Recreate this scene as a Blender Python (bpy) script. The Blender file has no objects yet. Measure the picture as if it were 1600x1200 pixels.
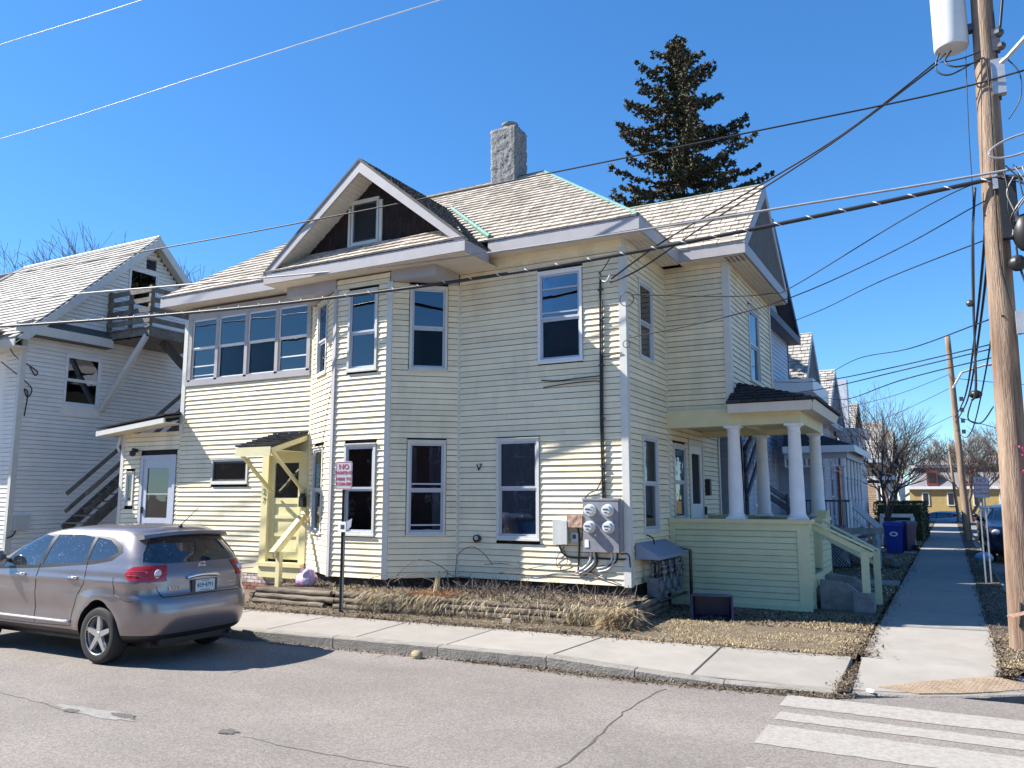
import bpy, bmesh, math, random
from mathutils import Vector, Matrix, noise
from mathutils.bvhtree import BVHTree
random.seed(7)
R = math.radians
sc = bpy.context.scene
COL = sc.collection
# ---------------------------------------------------------------- camera, world, sun, exposure
cam_d = bpy.data.cameras.new('camera'); cam = bpy.data.objects.new('camera', cam_d); COL.objects.link(cam)
cam.location = (0, 0, 1.9)
cam.rotation_euler = (R(90) + math.atan(178 / 1250), 0, R(28.4))
cam_d.sensor_fit = 'HORIZONTAL'; cam_d.sensor_width = 36; cam_d.lens = 36 * 1250 / 1600
cam_d.clip_start = .05; cam_d.clip_end = 3000
sc.camera = cam
SUN_EL, SUN_G = R(43.5), R(20.5)        # elevation, angle from the facade plane (sun stands to the left, slightly on our side)
world = bpy.data.worlds.new("World"); sc.world = world; world.use_nodes = True
wn = world.node_tree; bg = wn.nodes['Background']
sky = wn.nodes.new('ShaderNodeTexSky'); sky.sky_type = 'NISHITA'; sky.sun_disc = False
sky.sun_elevation = SUN_EL; sky.sun_rotation = R(270) - SUN_G
sky.altitude = 900; sky.air_density = 1.0; sky.dust_density = .2; sky.ozone_density = 4.0
hs = wn.nodes.new('ShaderNodeHueSaturation'); hs.inputs['Saturation'].default_value = 1.28
gm_ = wn.nodes.new('ShaderNodeGamma'); gm_.inputs[1].default_value = .82; wn.links.new(sky.outputs[0], gm_.inputs[0])
tint = wn.nodes.new('ShaderNodeMix'); tint.data_type = 'RGBA'; tint.blend_type = 'MULTIPLY'; tint.inputs[0].default_value = 1; tint.inputs[7].default_value = (.66, .86, 1, 1)
wn.links.new(gm_.outputs[0], hs.inputs['Color']); wn.links.new(hs.outputs[0], tint.inputs[6]); wn.links.new(tint.outputs[2], bg.inputs[0]); bg.inputs[1].default_value = .125
sd = bpy.data.lights.new('sun', 'SUN'); sd.energy = 5.0; sd.angle = R(.53); sd.color = (1, .955, .88)
sun = bpy.data.objects.new('sun', sd); COL.objects.link(sun)
sdir = Vector((math.cos(SUN_G) * math.cos(SUN_EL), math.sin(SUN_G) * math.cos(SUN_EL), -math.sin(SUN_EL)))
sun.rotation_euler = sdir.to_track_quat('-Z', 'Y').to_euler(); sun.location = (-30, -12, 30)
sc.view_settings.view_transform = 'Standard'; sc.view_settings.look = 'None'
sc.view_settings.exposure = 1.25; sc.view_settings.gamma = 1; sc.view_settings.use_curve_mapping = False
sc.render.engine = 'CYCLES'

# ---------------------------------------------------------------- materials
M = {}
def mat(name, col, rough=.7, var=.12, scale=6, bump=0, bscale=60, metal=0, spec=.5, col2=None, isl=0, obr=0, stretch=None, coat=0, dirt=0, detail=4):
    m = bpy.data.materials.new(name); m.use_nodes = True; nt = m.node_tree; N = nt.nodes; L = nt.links
    b = N['Principled BSDF']; b.inputs['Roughness'].default_value = rough; b.inputs['Metallic'].default_value = metal
    b.inputs['Specular IOR Level'].default_value = spec; b.inputs['Coat Weight'].default_value = coat
    tc = N.new('ShaderNodeTexCoord'); mp = N.new('ShaderNodeMapping'); L.new(tc.outputs['Object'], mp.inputs[0])
    if stretch: mp.inputs['Scale'].default_value = stretch
    nz = N.new('ShaderNodeTexNoise'); nz.inputs['Scale'].default_value = scale; nz.inputs['Detail'].default_value = detail; nz.inputs['Roughness'].default_value = .65
    L.new(mp.outputs[0], nz.inputs['Vector'])
    rp = N.new('ShaderNodeMapRange'); rp.inputs[1].default_value = .3; rp.inputs[2].default_value = .7
    L.new(nz.outputs[0], rp.inputs[0])
    c2 = col2 if col2 else tuple(c * (1 - var) for c in col)
    c1 = col if col2 else tuple(min(1, c * (1 + var)) for c in col)
    mx = N.new('ShaderNodeMix'); mx.data_type = 'RGBA'; mx.inputs[6].default_value = (*c1, 1); mx.inputs[7].default_value = (*c2, 1)
    L.new(rp.outputs[0], mx.inputs[0]); out = mx.outputs[2]
    if isl or obr:
        g = N.new('ShaderNodeNewGeometry'); oi = N.new('ShaderNodeObjectInfo')
        ad = N.new('ShaderNodeMath'); ad.operation = 'ADD'; L.new(g.outputs['Random Per Island'], ad.inputs[0]); L.new(oi.outputs['Random'], ad.inputs[1])
        fr = N.new('ShaderNodeMath'); fr.operation = 'FRACT'; L.new(ad.outputs[0], fr.inputs[0])
        mr = N.new('ShaderNodeMapRange'); k = max(isl, obr); mr.inputs[3].default_value = 1 - k; mr.inputs[4].default_value = 1 + k
        L.new(fr.outputs[0], mr.inputs[0])
        h = N.new('ShaderNodeHueSaturation'); L.new(out, h.inputs['Color']); L.new(mr.outputs[0], h.inputs['Value']); out = h.outputs[0]
    if dirt:
        n2 = N.new('ShaderNodeTexNoise'); n2.inputs['Scale'].default_value = 1.3; n2.inputs['Detail'].default_value = 7; n2.inputs['Roughness'].default_value = .7
        mpd = N.new('ShaderNodeMapping'); mpd.inputs['Scale'].default_value = (1.6, 1.6, .5) if name in ('siding', 'trim', 'fascia', 'porch_green') else (1, 1, 1); L.new(tc.outputs['Object'], mpd.inputs[0]); L.new(mpd.outputs[0], n2.inputs['Vector'])
        r2 = N.new('ShaderNodeMapRange'); r2.inputs[1].default_value = .48; r2.inputs[2].default_value = .75; r2.inputs[4].default_value = dirt
        L.new(n2.outputs[0], r2.inputs[0])
        m2 = N.new('ShaderNodeMix'); m2.data_type = 'RGBA'; m2.inputs[7].default_value = (.16, .14, .10, 1); L.new(r2.outputs[0], m2.inputs[0]); L.new(out, m2.inputs[6]); out = m2.outputs[2]
    L.new(out, b.inputs['Base Color'])
    if bump:
        n3 = N.new('ShaderNodeTexNoise'); n3.inputs['Scale'].default_value = bscale; n3.inputs['Detail'].default_value = 5
        L.new(mp.outputs[0], n3.inputs['Vector'])
        bp = N.new('ShaderNodeBump'); bp.inputs['Strength'].default_value = bump; bp.inputs['Distance'].default_value = .02
        L.new(n3.outputs[0], bp.inputs['Height']); L.new(bp.outputs[0], b.inputs['Normal'])
    M[name] = m; return m

mat('siding', (.82, .715, .50), .55, .06, 2.5, isl=.07, obr=.07, dirt=.24)
mat('trim', (.60, .59, .54), .55, .06, 5, dirt=.12)
mat('fascia', (.38, .36, .365), .5, .08, 3, dirt=.10)
mat('soffit', (.60, .54, .45), .6, .08, 4)
mat('sash', (.44, .47, .54), .4, .06, 8)
mat('porch_green', (.60, .61, .38), .6, .06, 4, isl=.04, obr=.04, dirt=.16)
mat('beam_yellow', (.66, .60, .36), .6, .06, 4, dirt=.08)
mat('door_yellow', (.70, .63, .34), .55, .06, 4, dirt=.05)
mat('column', (.74, .76, .78), .5, .05, 5, dirt=.05)
mat('slate', (.455, .40, .335), .75, .16, 5, bump=.3, bscale=40, isl=.22, obr=.22, dirt=.34)
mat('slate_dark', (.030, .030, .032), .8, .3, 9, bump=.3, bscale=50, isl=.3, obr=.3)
mat('roof_deck', (.11, .10, .09), .9, .2, 5)
mat('copper', (.075, .20, .16), .6, .25, 5)
mat('maroon', (.016, .007, .008), .9, .4, 6, isl=.4)
mat('stucco', (.20, .20, .20), .95, .5, 16, bump=1.0, bscale=18)
mat('dark', (.012, .012, .013), .8, .2, 6)
mat('interior', (.02, .02, .024), .9, .3, 3)
mat('curtain', (.42, .42, .43), .9, .35, 9, stretch=(3, 3, .3))
mat('curtain_light', (.70, .71, .72), .9, .25, 9, stretch=(4, 4, .3))
mat('curtain_red', (.55, .03, .08), .9, .3, 9)
mat('blind', (.4, .4, .4), .6, .1, 9)
mat('foundation', (.05, .042, .036), .95, .4, 8, bump=.5, bscale=25)
mat('mortar', (.36, .33, .30), .95, .2, 12, bump=.4)
mat('brick', (.28, .13, .09), .9, .3, 14, bump=.4, isl=.35, obr=.35)
mat('brick_painted', (.50, .42, .38), .9, .3, 14, bump=.4, isl=.25, obr=.25)
mat('asphalt', (.210, .185, .164), .92, .09, 1.1, bump=.55, bscale=160, detail=8)
mat('concrete', (.285, .26, .23), .9, .10, 2.2, bump=.25, bscale=120, obr=.05, dirt=.14, detail=8)
mat('kerb', (.23, .21, .185), .9, .2, 6, bump=.6, bscale=40, obr=.06, dirt=.3)
mat('old_concrete', (.22, .22, .22), .95, .3, 5, bump=.6, bscale=30, dirt=.4)
mat('soil', (.085, .064, .045), 1, .45, 3.5, bump=1, bscale=30, detail=8)
mat('lawn_soil', (.19, .145, .09), 1, .4, 5, bump=1, bscale=45, detail=12, col2=(.07, .052, .035))
mat('straw', (.44, .34, .19), .8, .2, 3, isl=.5)
mat('straw_grey', (.30, .255, .19), .8, .2, 3, isl=.5)
mat('straw_orange', (.42, .20, .08), .8, .2, 3, isl=.5)
mat('litter', (.125, .092, .06), .9, .3, 3, isl=.8)
mat('grass_green', (.09, .10, .04), .8, .3, 3, isl=.5)
mat('twig', (.14, .11, .09), .9, .3, 8, isl=.3)
mat('bark', (.10, .082, .07), .95, .35, 9, bump=.6, bscale=30, stretch=(1, 1, .3))
mat('far_twig', (.16, .125, .10), .95, .2, 3)
mat('log', (.27, .22, .165), .95, .4, 5, bump=.9, bscale=30, stretch=(.25, 1, 1), dirt=.3, col2=(.045, .034, .026), detail=8)
mat('old_wood', (.17, .15, .125), .9, .35, 6, bump=.5, bscale=40, isl=.2, obr=.2)
mat('pole_wood', (.38, .28, .20), .85, .35, 3.2, bump=.9, bscale=30, stretch=(2.4, 2.4, .22), col2=(.11, .06, .038), detail=10)
mat('needle', (.052, .062, .032), .8, .35, 3, isl=.5)
mat('cone', (.13, .07, .035), .8, .35, 3, isl=.5)
mat('hedge', (.045, .065, .02), .7, .3, 3, isl=.5)
mat('nsiding', (.80, .77, .71), .6, .05, 3, isl=.03, dirt=.1)
mat('bluegrey', (.42, .47, .56), .6, .06, 3, isl=.05, dirt=.1)
mat('bluegrey2', (.38, .43, .50), .6, .06, 3, isl=.05, dirt=.1)
mat('slate_grey', (.34, .32, .29), .75, .15, 5, bump=.25, bscale=40, isl=.2, obr=.2)
mat('dark_trim', (.07, .075, .10), .6, .2, 4)
mat('pale_trim', (.48, .52, .58), .6, .1, 4)
mat('darkbrick', (.12, .06, .045), .9, .3, 6)
mat('yellow_wall', (.44, .32, .13), .8, .1, 3)
mat('maroon_door', (.16, .025, .03), .7, .2, 3)
mat('mansard', (.20, .20, .215), .8, .2, 4)
mat('white', (.74, .74, .74), .5, .05, 4)
mat('sign_white', (.62, .60, .62), .4, .05, 14)
mat('sign_red', (.50, .03, .03), .4, .1, 5)
mat('black', (.015, .015, .016), .45, .2, 5)
mat('rubber', (.022, .021, .020), .8, .25, 20)
mat('wire', (.018, .018, .020), .5, .2, 5)
mat('wire_grey', (.30, .30, .31), .4, .2, 5)
mat('wire_pale', (.55, .56, .58), .35, .2, 5)
mat('metal', (.45, .46, .48), .45, .12, 9, metal=.6, dirt=.1)
mat('dark_metal', (.08, .085, .095), .5, .3, 9, metal=.6)
mat('meter_panel', (.26, .26, .29), .5, .15, 7, metal=.3, dirt=.15)
mat('gas_grey', (.16, .17, .19), .6, .35, 12)
mat('shelf_blue', (.22, .26, .34), .6, .1, 7)
mat('rust', (.30, .10, .035), .9, .5, 18, col2=(.5, .42, .36))
mat('grey_plastic', (.50, .51, .50), .5, .05, 5)
mat('transformer', (.66, .67, .68), .4, .06, 5, dirt=.1)
mat('glassdome', (.6, .62, .62), .12, .05, 5, coat=.5)
mat('bin_blue', (.012, .035, .30), .4, .1, 5)
mat('bin_navy', (.010, .014, .085), .4, .2, 5)
mat('paint_silver', (.30, .262, .262), .30, .07, 2.2, metal=.75, coat=.6, dirt=.10)
mat('paint_navy', (.02, .03, .06), .3, .1, 4, metal=.3, coat=.6)
mat('paint_black', (.012, .013, .018), .3, .1, 4, metal=.3, coat=.6)
mat('tail_red', (.42, .012, .012), .12, .2, 30, coat=.8)
mat('lamp_clear', (.62, .60, .62), .12, .1, 20, coat=.8)
mat('chrome', (.72, .73, .75), .12, .05, 5, metal=1)
mat('alloy', (.56, .56, .57), .3, .08, 9, metal=.8)
mat('plate', (.50, .58, .62), .4, .1, 20)
mat('plate_ink', (.02, .05, .10), .5, .1, 5)
mat('bag_pink', (.50, .16, .34), .3, .3, 9, col2=(.55, .52, .60))
mat('pinkflower', (.60, .05, .22), .6, .3, 5, isl=.5)
mat('tactile', (.27, .20, .135), .85, .25, 7, bump=.3)
mat('light_blue', (.30, .45, .62), .5, .1, 5)
mat('tan_wall', (.42, .30, .20), .8, .2, 5)
mat('roof_pink', (.45, .17, .11), .8, .3, 6)

def glass_mat(name, tint, ior=1.9, thru=.75, rough=.02):
    m = bpy.data.materials.new(name); m.use_nodes = True; nt = m.node_tree; N = nt.nodes; L = nt.links
    N.remove(N['Principled BSDF']); o = N['Material Output']
    t = N.new('ShaderNodeBsdfTransparent'); t.inputs[0].default_value = (*[thru * c for c in tint], 1)
    g = N.new('ShaderNodeBsdfGlossy'); g.inputs['Roughness'].default_value = rough; g.inputs['Color'].default_value = (.9, .95, 1, 1)
    f = N.new('ShaderNodeFresnel'); f.inputs['IOR'].default_value = ior
    tc = N.new('ShaderNodeTexCoord'); n = N.new('ShaderNodeTexNoise'); n.inputs['Scale'].default_value = 1.8; L.new(tc.outputs['Object'], n.inputs['Vector'])
    bp = N.new('ShaderNodeBump'); bp.inputs['Strength'].default_value = .12; bp.inputs['Distance'].default_value = .03; L.new(n.outputs[0], bp.inputs['Height'])
    L.new(bp.outputs[0], g.inputs['Normal'])
    mx = N.new('ShaderNodeMixShader'); L.new(f.outputs[0], mx.inputs[0]); L.new(t.outputs[0], mx.inputs[1]); L.new(g.outputs[0], mx.inputs[2]); L.new(mx.outputs[0], o.inputs[0])
    M[name] = m
glass_mat('glass', (.8, .85, .95), 2.0, .7)
glass_mat('screen', (.55, .56, .6), 1.3, .7, .15)
def dusty_glass():
    m = mat('car_glass', (.018, .02, .024), .05, .2, 3, spec=.9, coat=1)
    nt = m.node_tree; N = nt.nodes; L = nt.links; b = N['Principled BSDF']
    tc = N.new('ShaderNodeTexCoord'); v = N.new('ShaderNodeTexVoronoi'); v.inputs['Scale'].default_value = 38; L.new(tc.outputs['Object'], v.inputs['Vector'])
    n = N.new('ShaderNodeTexNoise'); n.inputs['Scale'].default_value = 9; L.new(tc.outputs['Object'], n.inputs['Vector'])
    mu = N.new('ShaderNodeMath'); mu.operation = 'SUBTRACT'; L.new(n.outputs[0], mu.inputs[0]); L.new(v.outputs['Distance'], mu.inputs[1])
    r = N.new('ShaderNodeMapRange'); r.inputs[1].default_value = .30; r.inputs[2].default_value = .46; r.inputs[4].default_value = .35; L.new(mu.outputs[0], r.inputs[0])
    x = N.new('ShaderNodeMix'); x.data_type = 'RGBA'; x.inputs[6].default_value = (.016, .018, .022, 1); x.inputs[7].default_value = (.5, .5, .5, 1)
    L.new(r.outputs[0], x.inputs[0]); L.new(x.outputs[2], b.inputs['Base Color'])
    rr = N.new('ShaderNodeMapRange'); rr.inputs[3].default_value = .05; rr.inputs[4].default_value = .6; L.new(r.outputs[0], rr.inputs[0]); L.new(rr.outputs[0], b.inputs['Roughness'])
dusty_glass()
def paint_mat():      # worn road paint over asphalt
    m = mat('worn_paint', (.36, .34, .31), .9, .05, 3, bump=.5, bscale=160)
    nt = m.node_tree; N = nt.nodes; L = nt.links; b = N['Principled BSDF']
    tc = N.new('ShaderNodeTexCoord'); n = N.new('ShaderNodeTexNoise'); n.inputs['Scale'].default_value = 14; n.inputs['Detail'].default_value = 12; n.inputs['Roughness'].default_value = .95
    L.new(tc.outputs['Object'], n.inputs['Vector'])
    r = N.new('ShaderNodeMapRange'); r.inputs[1].default_value = .46; r.inputs[2].default_value = .58; L.new(n.outputs[0], r.inputs[0])
    x = N.new('ShaderNodeMix'); x.data_type = 'RGBA'; x.inputs[6].default_value = (.36, .335, .30, 1); x.inputs[7].default_value = (.235, .212, .19, 1)
    L.new(r.outputs[0], x.inputs[0]); L.new(x.outputs[2], b.inputs['Base Color'])
paint_mat()
def asphalt_speckle():
    m = M['asphalt']; nt = m.node_tree; N = nt.nodes; L = nt.links; b = N['Principled BSDF']
    src = b.inputs['Base Color'].links[0].from_socket
    tc = N.new('ShaderNodeTexCoord'); v = N.new('ShaderNodeTexVoronoi'); v.inputs['Scale'].default_value = 70; L.new(tc.outputs['Object'], v.inputs['Vector'])
    sv = N.new('ShaderNodeSeparateColor'); L.new(v.outputs['Color'], sv.inputs[0])
    r = N.new('ShaderNodeMapRange'); r.inputs[3].default_value = .72; r.inputs[4].default_value = 1.28; L.new(sv.outputs[0], r.inputs[0])
    h = N.new('ShaderNodeHueSaturation'); L.new(src, h.inputs['Color']); L.new(r.outputs[0], h.inputs['Value'])
    mp = N.new('ShaderNodeMapping'); mp.inputs['Scale'].default_value = (.25, 1, 1); L.new(tc.outputs['Object'], mp.inputs[0])
    n = N.new('ShaderNodeTexNoise'); n.inputs['Scale'].default_value = .9; n.inputs['Detail'].default_value = 5; L.new(mp.outputs[0], n.inputs['Vector'])
    r2 = N.new('ShaderNodeMapRange'); r2.inputs[1].default_value = .3; r2.inputs[2].default_value = .7; r2.inputs[3].default_value = .86; r2.inputs[4].default_value = 1.12; L.new(n.outputs[0], r2.inputs[0])
    h2 = N.new('ShaderNodeHueSaturation'); L.new(h.outputs[0], h2.inputs['Color']); L.new(r2.outputs[0], h2.inputs['Value']); L.new(h2.outputs[0], b.inputs['Base Color'])
asphalt_speckle()

# ---------------------------------------------------------------- mesh helpers
class MB:
    def __init__(s): s.v = []; s.f = []; s.m = []
    def add(s, vs, fs, mi=0):
        o = len(s.v); s.v += [tuple(v) for v in vs]; s.f += [tuple(i + o for i in f) for f in fs]; s.m += [mi] * len(fs); return s
    def hexa(s, a, mi=0):       # 8 points: bottom ring 4, top ring 4
        return s.add(a, [(0, 3, 2, 1), (4, 5, 6, 7), (0, 1, 5, 4), (1, 2, 6, 5), (2, 3, 7, 6), (3, 0, 4, 7)], mi)
    def box(s, x0, x1, y0, y1, z0, z1, mi=0):
        return s.hexa([(x0, y0, z0), (x1, y0, z0), (x1, y1, z0), (x0, y1, z0), (x0, y0, z1), (x1, y0, z1), (x1, y1, z1), (x0, y1, z1)], mi)
    def prism(s, poly, ext, mi=0):
        n = len(poly); e = Vector(ext); a = [Vector(p) for p in poly]
        return s.add(a + [p + e for p in a], [tuple(range(n))[::-1], tuple(range(n, 2 * n))] + [(i, (i + 1) % n, n + (i + 1) % n, n + i) for i in range(n)], mi)
    def beam(s, a, b, w, h, up=(0, 0, 1), mi=0):     # rectangular bar from a to b
        a = Vector(a); b = Vector(b); d = (b - a).normalized(); sd = d.cross(Vector(up))
        if sd.length < 1e-4: sd = d.cross(Vector((1, 0, 0)))
        sd.normalize(); u = sd.cross(d).normalized(); sd *= w / 2; u *= h / 2
        return s.hexa([a - sd - u, a + sd - u, b + sd - u, b - sd - u, a - sd + u, a + sd + u, b + sd + u, b - sd + u], mi)
    def tube(s, pts, r, k=6, mi=0, cap=True):
        pts = [Vector(p) for p in pts]; n = len(pts); rr = r if isinstance(r, (list, tuple)) else [r] * n
        o = len(s.v); ref = Vector((0.13, .21, 1)).normalized()
        for i, p in enumerate(pts):
            d = (pts[min(i + 1, n - 1)] - pts[max(i - 1, 0)]).normalized()
            a = d.cross(ref)
            if a.length < .05: a = d.cross(Vector((1, 0, 0)))
            a.normalize(); b = d.cross(a)
            for j in range(k):
                t = 2 * math.pi * j / k; s.v.append(tuple(p + a * (rr[i] * math.cos(t)) + b * (rr[i] * math.sin(t))))
        for i in range(n - 1):
            for j in range(k):
                s.f.append((o + i * k + j, o + i * k + (j + 1) % k, o + (i + 1) * k + (j + 1) % k, o + (i + 1) * k + j)); s.m.append(mi)
        if cap and k > 2:
            s.f.append(tuple(o + j for j in range(k))[::-1]); s.m.append(mi); s.f.append(tuple(o + (n - 1) * k + j for j in range(k))); s.m.append(mi)
        return s
    def lathe(s, prof, k=20, c=(0, 0, 0), ax='z', mi=0, cap=True):   # profile (r, h)
        o = len(s.v); n = len(prof)
        for r_, h in prof:
            for j in range(k):
                t = 2 * math.pi * j / k; x, y = r_ * math.cos(t), r_ * math.sin(t)
                p = (x, y, h) if ax == 'z' else ((x, h, y) if ax == 'y' else (h, x, y))
                s.v.append((p[0] + c[0], p[1] + c[1], p[2] + c[2]))
        for i in range(n - 1):
            for j in range(k):
                s.f.append((o + i * k + j, o + i * k + (j + 1) % k, o + (i + 1) * k + (j + 1) % k, o + (i + 1) * k + j)); s.m.append(mi)
        if cap: s.f.append(tuple(o + j for j in range(k))); s.m.append(mi); s.f.append(tuple(o + (n - 1) * k + j for j in range(k))); s.m.append(mi)
        return s
    def ball(s, c, r, k=8, sq=(1, 1, 1), mi=0):
        n = max(4, k // 2 + 1); prof = [(max(.001, math.sin(math.pi * i / n)) * r, -math.cos(math.pi * i / n) * r) for i in range(n + 1)]
        o = len(s.v); s.lathe(prof, k, (0, 0, 0), 'z', mi)
        for i in range(o, len(s.v)): v = s.v[i]; s.v[i] = (v[0] * sq[0] + c[0], v[1] * sq[1] + c[1], v[2] * sq[2] + c[2])
        return s
    def build(s, name, m, parent=None, smooth=False, recalc=True, **kw):
        me = bpy.data.meshes.new(name); me.from_pydata(s.v, [], s.f)
        ms = m if isinstance(m, (list, tuple)) else [m]
        for q in ms: me.materials.append(M[q] if isinstance(q, str) else q)
        if len(ms) > 1: me.polygons.foreach_set('material_index', s.m)
        if recalc and len(s.f) < 60000:
            bm = bmesh.new(); bm.from_mesh(me); bmesh.ops.recalc_face_normals(bm, faces=bm.faces); bm.to_mesh(me); bm.free()
        if smooth:
            me.polygons.foreach_set('use_smooth', [True] * len(me.polygons))
            if smooth is not True: me.set_sharp_from_angle(angle=R(smooth))
        me.update()
        return link(bpy.data.objects.new(name, me), parent, **kw)
def link(o, parent=None, kind=None, label=None, cat=None, group=None):
    COL.objects.link(o)
    if parent is not None:
        o.parent = parent
        if parent.get('_wl'): o.matrix_parent_inverse = Matrix.Translation(-parent.location)
    if kind: o['kind'] = kind
    if label: o['label'] = label
    if cat: o['category'] = cat
    if group: o['group'] = group
    return o
def thing(name, label, cat, loc=(0, 0, 0), rz=0, group=None, worldparts=True):
    o = bpy.data.objects.new(name, None); COL.objects.link(o); o.location = loc; o.rotation_euler = (0, 0, rz); o.empty_display_size = .2
    o['label'] = label; o['category'] = cat
    if group: o['group'] = group
    if worldparts: o['_wl'] = 1
    return o
def dup(root, loc, rz=0, label=None, group=None, swap=None, scale=None):
    def cp(o, par):
        c = o.copy(); COL.objects.link(c)
        if par: c.parent = par
        if swap and c.type == 'MESH' and any(ms.name in swap for ms in c.data.materials if ms):
            c.data = c.data.copy()
            for i, ms in enumerate(c.data.materials):
                if ms.name in swap: c.data.materials[i] = M[swap[ms.name]]
        for ch in list(o.children): cp(ch, c)
        return c
    r = cp(root, None); r.location = loc; r.rotation_euler = (0, 0, rz)
    if label: r['label'] = label
    if group: r['group'] = group
    if scale: r.scale = scale
    return r
def text_obj(body, size, m, parent, mat4, align='CENTER', name='lettering', ext=.002, spacing=1.0):
    cu = bpy.data.curves.new('t', 'FONT'); cu.body = body; cu.size = size; cu.align_x = align; cu.align_y = 'CENTER'; cu.extrude = ext; cu.resolution_u = 3; cu.space_line = spacing; cu.offset = size * .003
    to = bpy.data.objects.new('t', cu); COL.objects.link(to)
    dg = bpy.context.evaluated_depsgraph_get(); me = bpy.data.meshes.new_from_object(to.evaluated_get(dg)); bpy.data.objects.remove(to); bpy.data.curves.remove(cu)
    me.transform(mat4); me.materials.clear(); me.materials.append(M[m]); me.name = name
    return link(bpy.data.objects.new(name, me), parent)
def rnd(a, b): return random.uniform(a, b)

# frame of a wall: s along, d outward, z up
class Fr:
    def __init__(f, p0, p1, flip=False):
        f.o = Vector((p0[0], p0[1], 0)); d = Vector((p1[0] - p0[0], p1[1] - p0[1], 0)); f.L = d.length; f.u = d.normalized()
        f.n = Vector((f.u.y, -f.u.x, 0)) * (-1 if flip else 1)
    def P(f, s, d, z): return f.o + f.u * s + f.n * d + Vector((0, 0, z))
    def box(f, mb, s0, s1, d0, d1, z0, z1, mi=0):
        return mb.hexa([f.P(s0, d0, z0), f.P(s1, d0, z0), f.P(s1, d1, z0), f.P(s0, d1, z0), f.P(s0, d0, z1), f.P(s1, d0, z1), f.P(s1, d1, z1), f.P(s0, d1, z1)], mi)
    def sx(f, x): return (x - f.o.x) / f.u.x
    def sy(f, y): return (y - f.o.y) / f.u.y
def board_mesh(mb, f, s0, s1, z, h, tk=.017, gp=.010):
    h = h - min(gp, h * .12)
    sec = [(-.012, z), (tk, z), (.003, z + h), (-.012, z + h)]; e0, e1, t0, t1 = [rnd(-.0022, .0022) for _ in range(4)]
    mb.hexa([f.P(s0, -.012, z + e0), f.P(s0, tk + t0, z + e0), f.P(s1, tk + t1, z + e1), f.P(s1, -.012, z + e1), f.P(s0, -.012, z + h), f.P(s0, .003, z + h), f.P(s1, .003, z + h), f.P(s1, -.012, z + h)])
def board_segments(f, z0, z1, h, openings, clip=None, seams=True, gap=.0022):
    out = []; n = max(1, round((z1 - z0) / h)); h = (z1 - z0) / n
    for i in range(n):
        z = z0 + i * h; a, b = (0, f.L) if clip is None else clip(z + h * .5)
        if b - a < .04: continue
        iv = [(a, b)]
        for (p, q, c, d) in openings:
            if min(d, z + h) - max(c, z) > .3 * h:
                nv = []
                for (x, y) in iv:
                    if q <= x or p >= y: nv.append((x, y)); continue
                    if p > x: nv.append((x, p))
                    if q < y: nv.append((q, y))
                iv = nv
        for (x, y) in iv:
            if y - x < .03: continue
            cuts = [x]
            if seams and y - x > 2.2:
                t = x + rnd(.5, 3.2)
                while t < y - .3: cuts.append(t); t += 3.66
            cuts.append(y)
            for k in range(len(cuts) - 1): out.append((cuts[k] + gap, cuts[k + 1] - gap, z, h))
    return out
def window(parent, f, s0, s1, z0, z1, style='double', m_cas='trim', m_sash='sash', curtain=None, low='glass', split=.5, ss=None, label=None):
    """hung window: outer casing, sash frames, panes with a shallow room behind"""
    mb = MB(); c = .045; D = .035
    for a in ((s0, s0 + c, z0, z1), (s1 - c, s1, z0, z1), (s0 + c, s1 - c, z1 - c, z1), (s0 + c, s1 - c, z0, z0 + c)): f.box(mb, a[0], a[1], -.06, D, a[2], a[3])
    f.box(mb, s0 - .012, s1 + .012, -.0, D + .022, z1, z1 + .02); f.box(mb, s0 - .012, s1 + .012, 0, D + .018, z0 - .03, z0)
    w = mb.build('window', m_cas, parent, label=label)
    a0, a1, b0, b1 = s0 + c, s1 - c, z0 + c, z1 - c; t = .038
    sb = MB(); zm = b0 + (b1 - b0) * split
    segs = [(b0, b1)] if style == 'fixed' else [(b0, zm), (zm, b1)]
    for k, (q0, q1) in enumerate(segs):
        dd = .012 if (k == 1 or len(segs) == 1) else -.012
        for a in ((a0, a0 + t, q0, q1), (a1 - t, a1, q0, q1), (a0 + t, a1 - t, q0, q0 + t), (a0 + t, a1 - t, q1 - t, q1)): f.box(sb, a[0], a[1], dd - .03, dd, a[2], a[3])
        for bar in (ss or []):
            if q0 + t < bar < q1 - t: f.box(sb, a0 + t, a1 - t, dd - .02, dd + .006, bar - .013, bar + .013)
        gp = MB(); f.box(gp, a0 + t - .003, a1 - t + .003, dd - .018, dd - .014, q0 + t - .003, q1 - t + .003)
        gp.build('pane', 'glass' if (k == 1 or len(segs) == 1) else low, w)
    sb.build('sash', m_sash, w)
    ib = MB(); f.box(ib, a0, a1, -.078, -.074, b0, b1)
    ib.build('room_behind', 'interior', w)
    if curtain:
        cb = MB()
        for (p, q, r0, r1, cm) in curtain:
            x0 = a0 + t + (a1 - a0 - 2 * t) * p; x1 = a0 + t + (a1 - a0 - 2 * t) * q; y0 = b0 + (b1 - b0) * r0; y1 = b0 + (b1 - b0) * r1
            cb = MB(); n = 14
            for i in range(n):
                xa = x0 + (x1 - x0) * i / n; xb = x0 + (x1 - x0) * (i + 1) / n; da = -.056 + .008 * math.sin(i * 1.9); db = -.056 + .008 * math.sin((i + 1) * 1.9)
                cb.add([f.P(xa, da, y0), f.P(xb, db, y0), f.P(xb, db, y1), f.P(xa, da, y1)], [(0, 1, 2, 3)])
            cb.build('curtain', cm, w, recalc=False)
    return w
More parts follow.
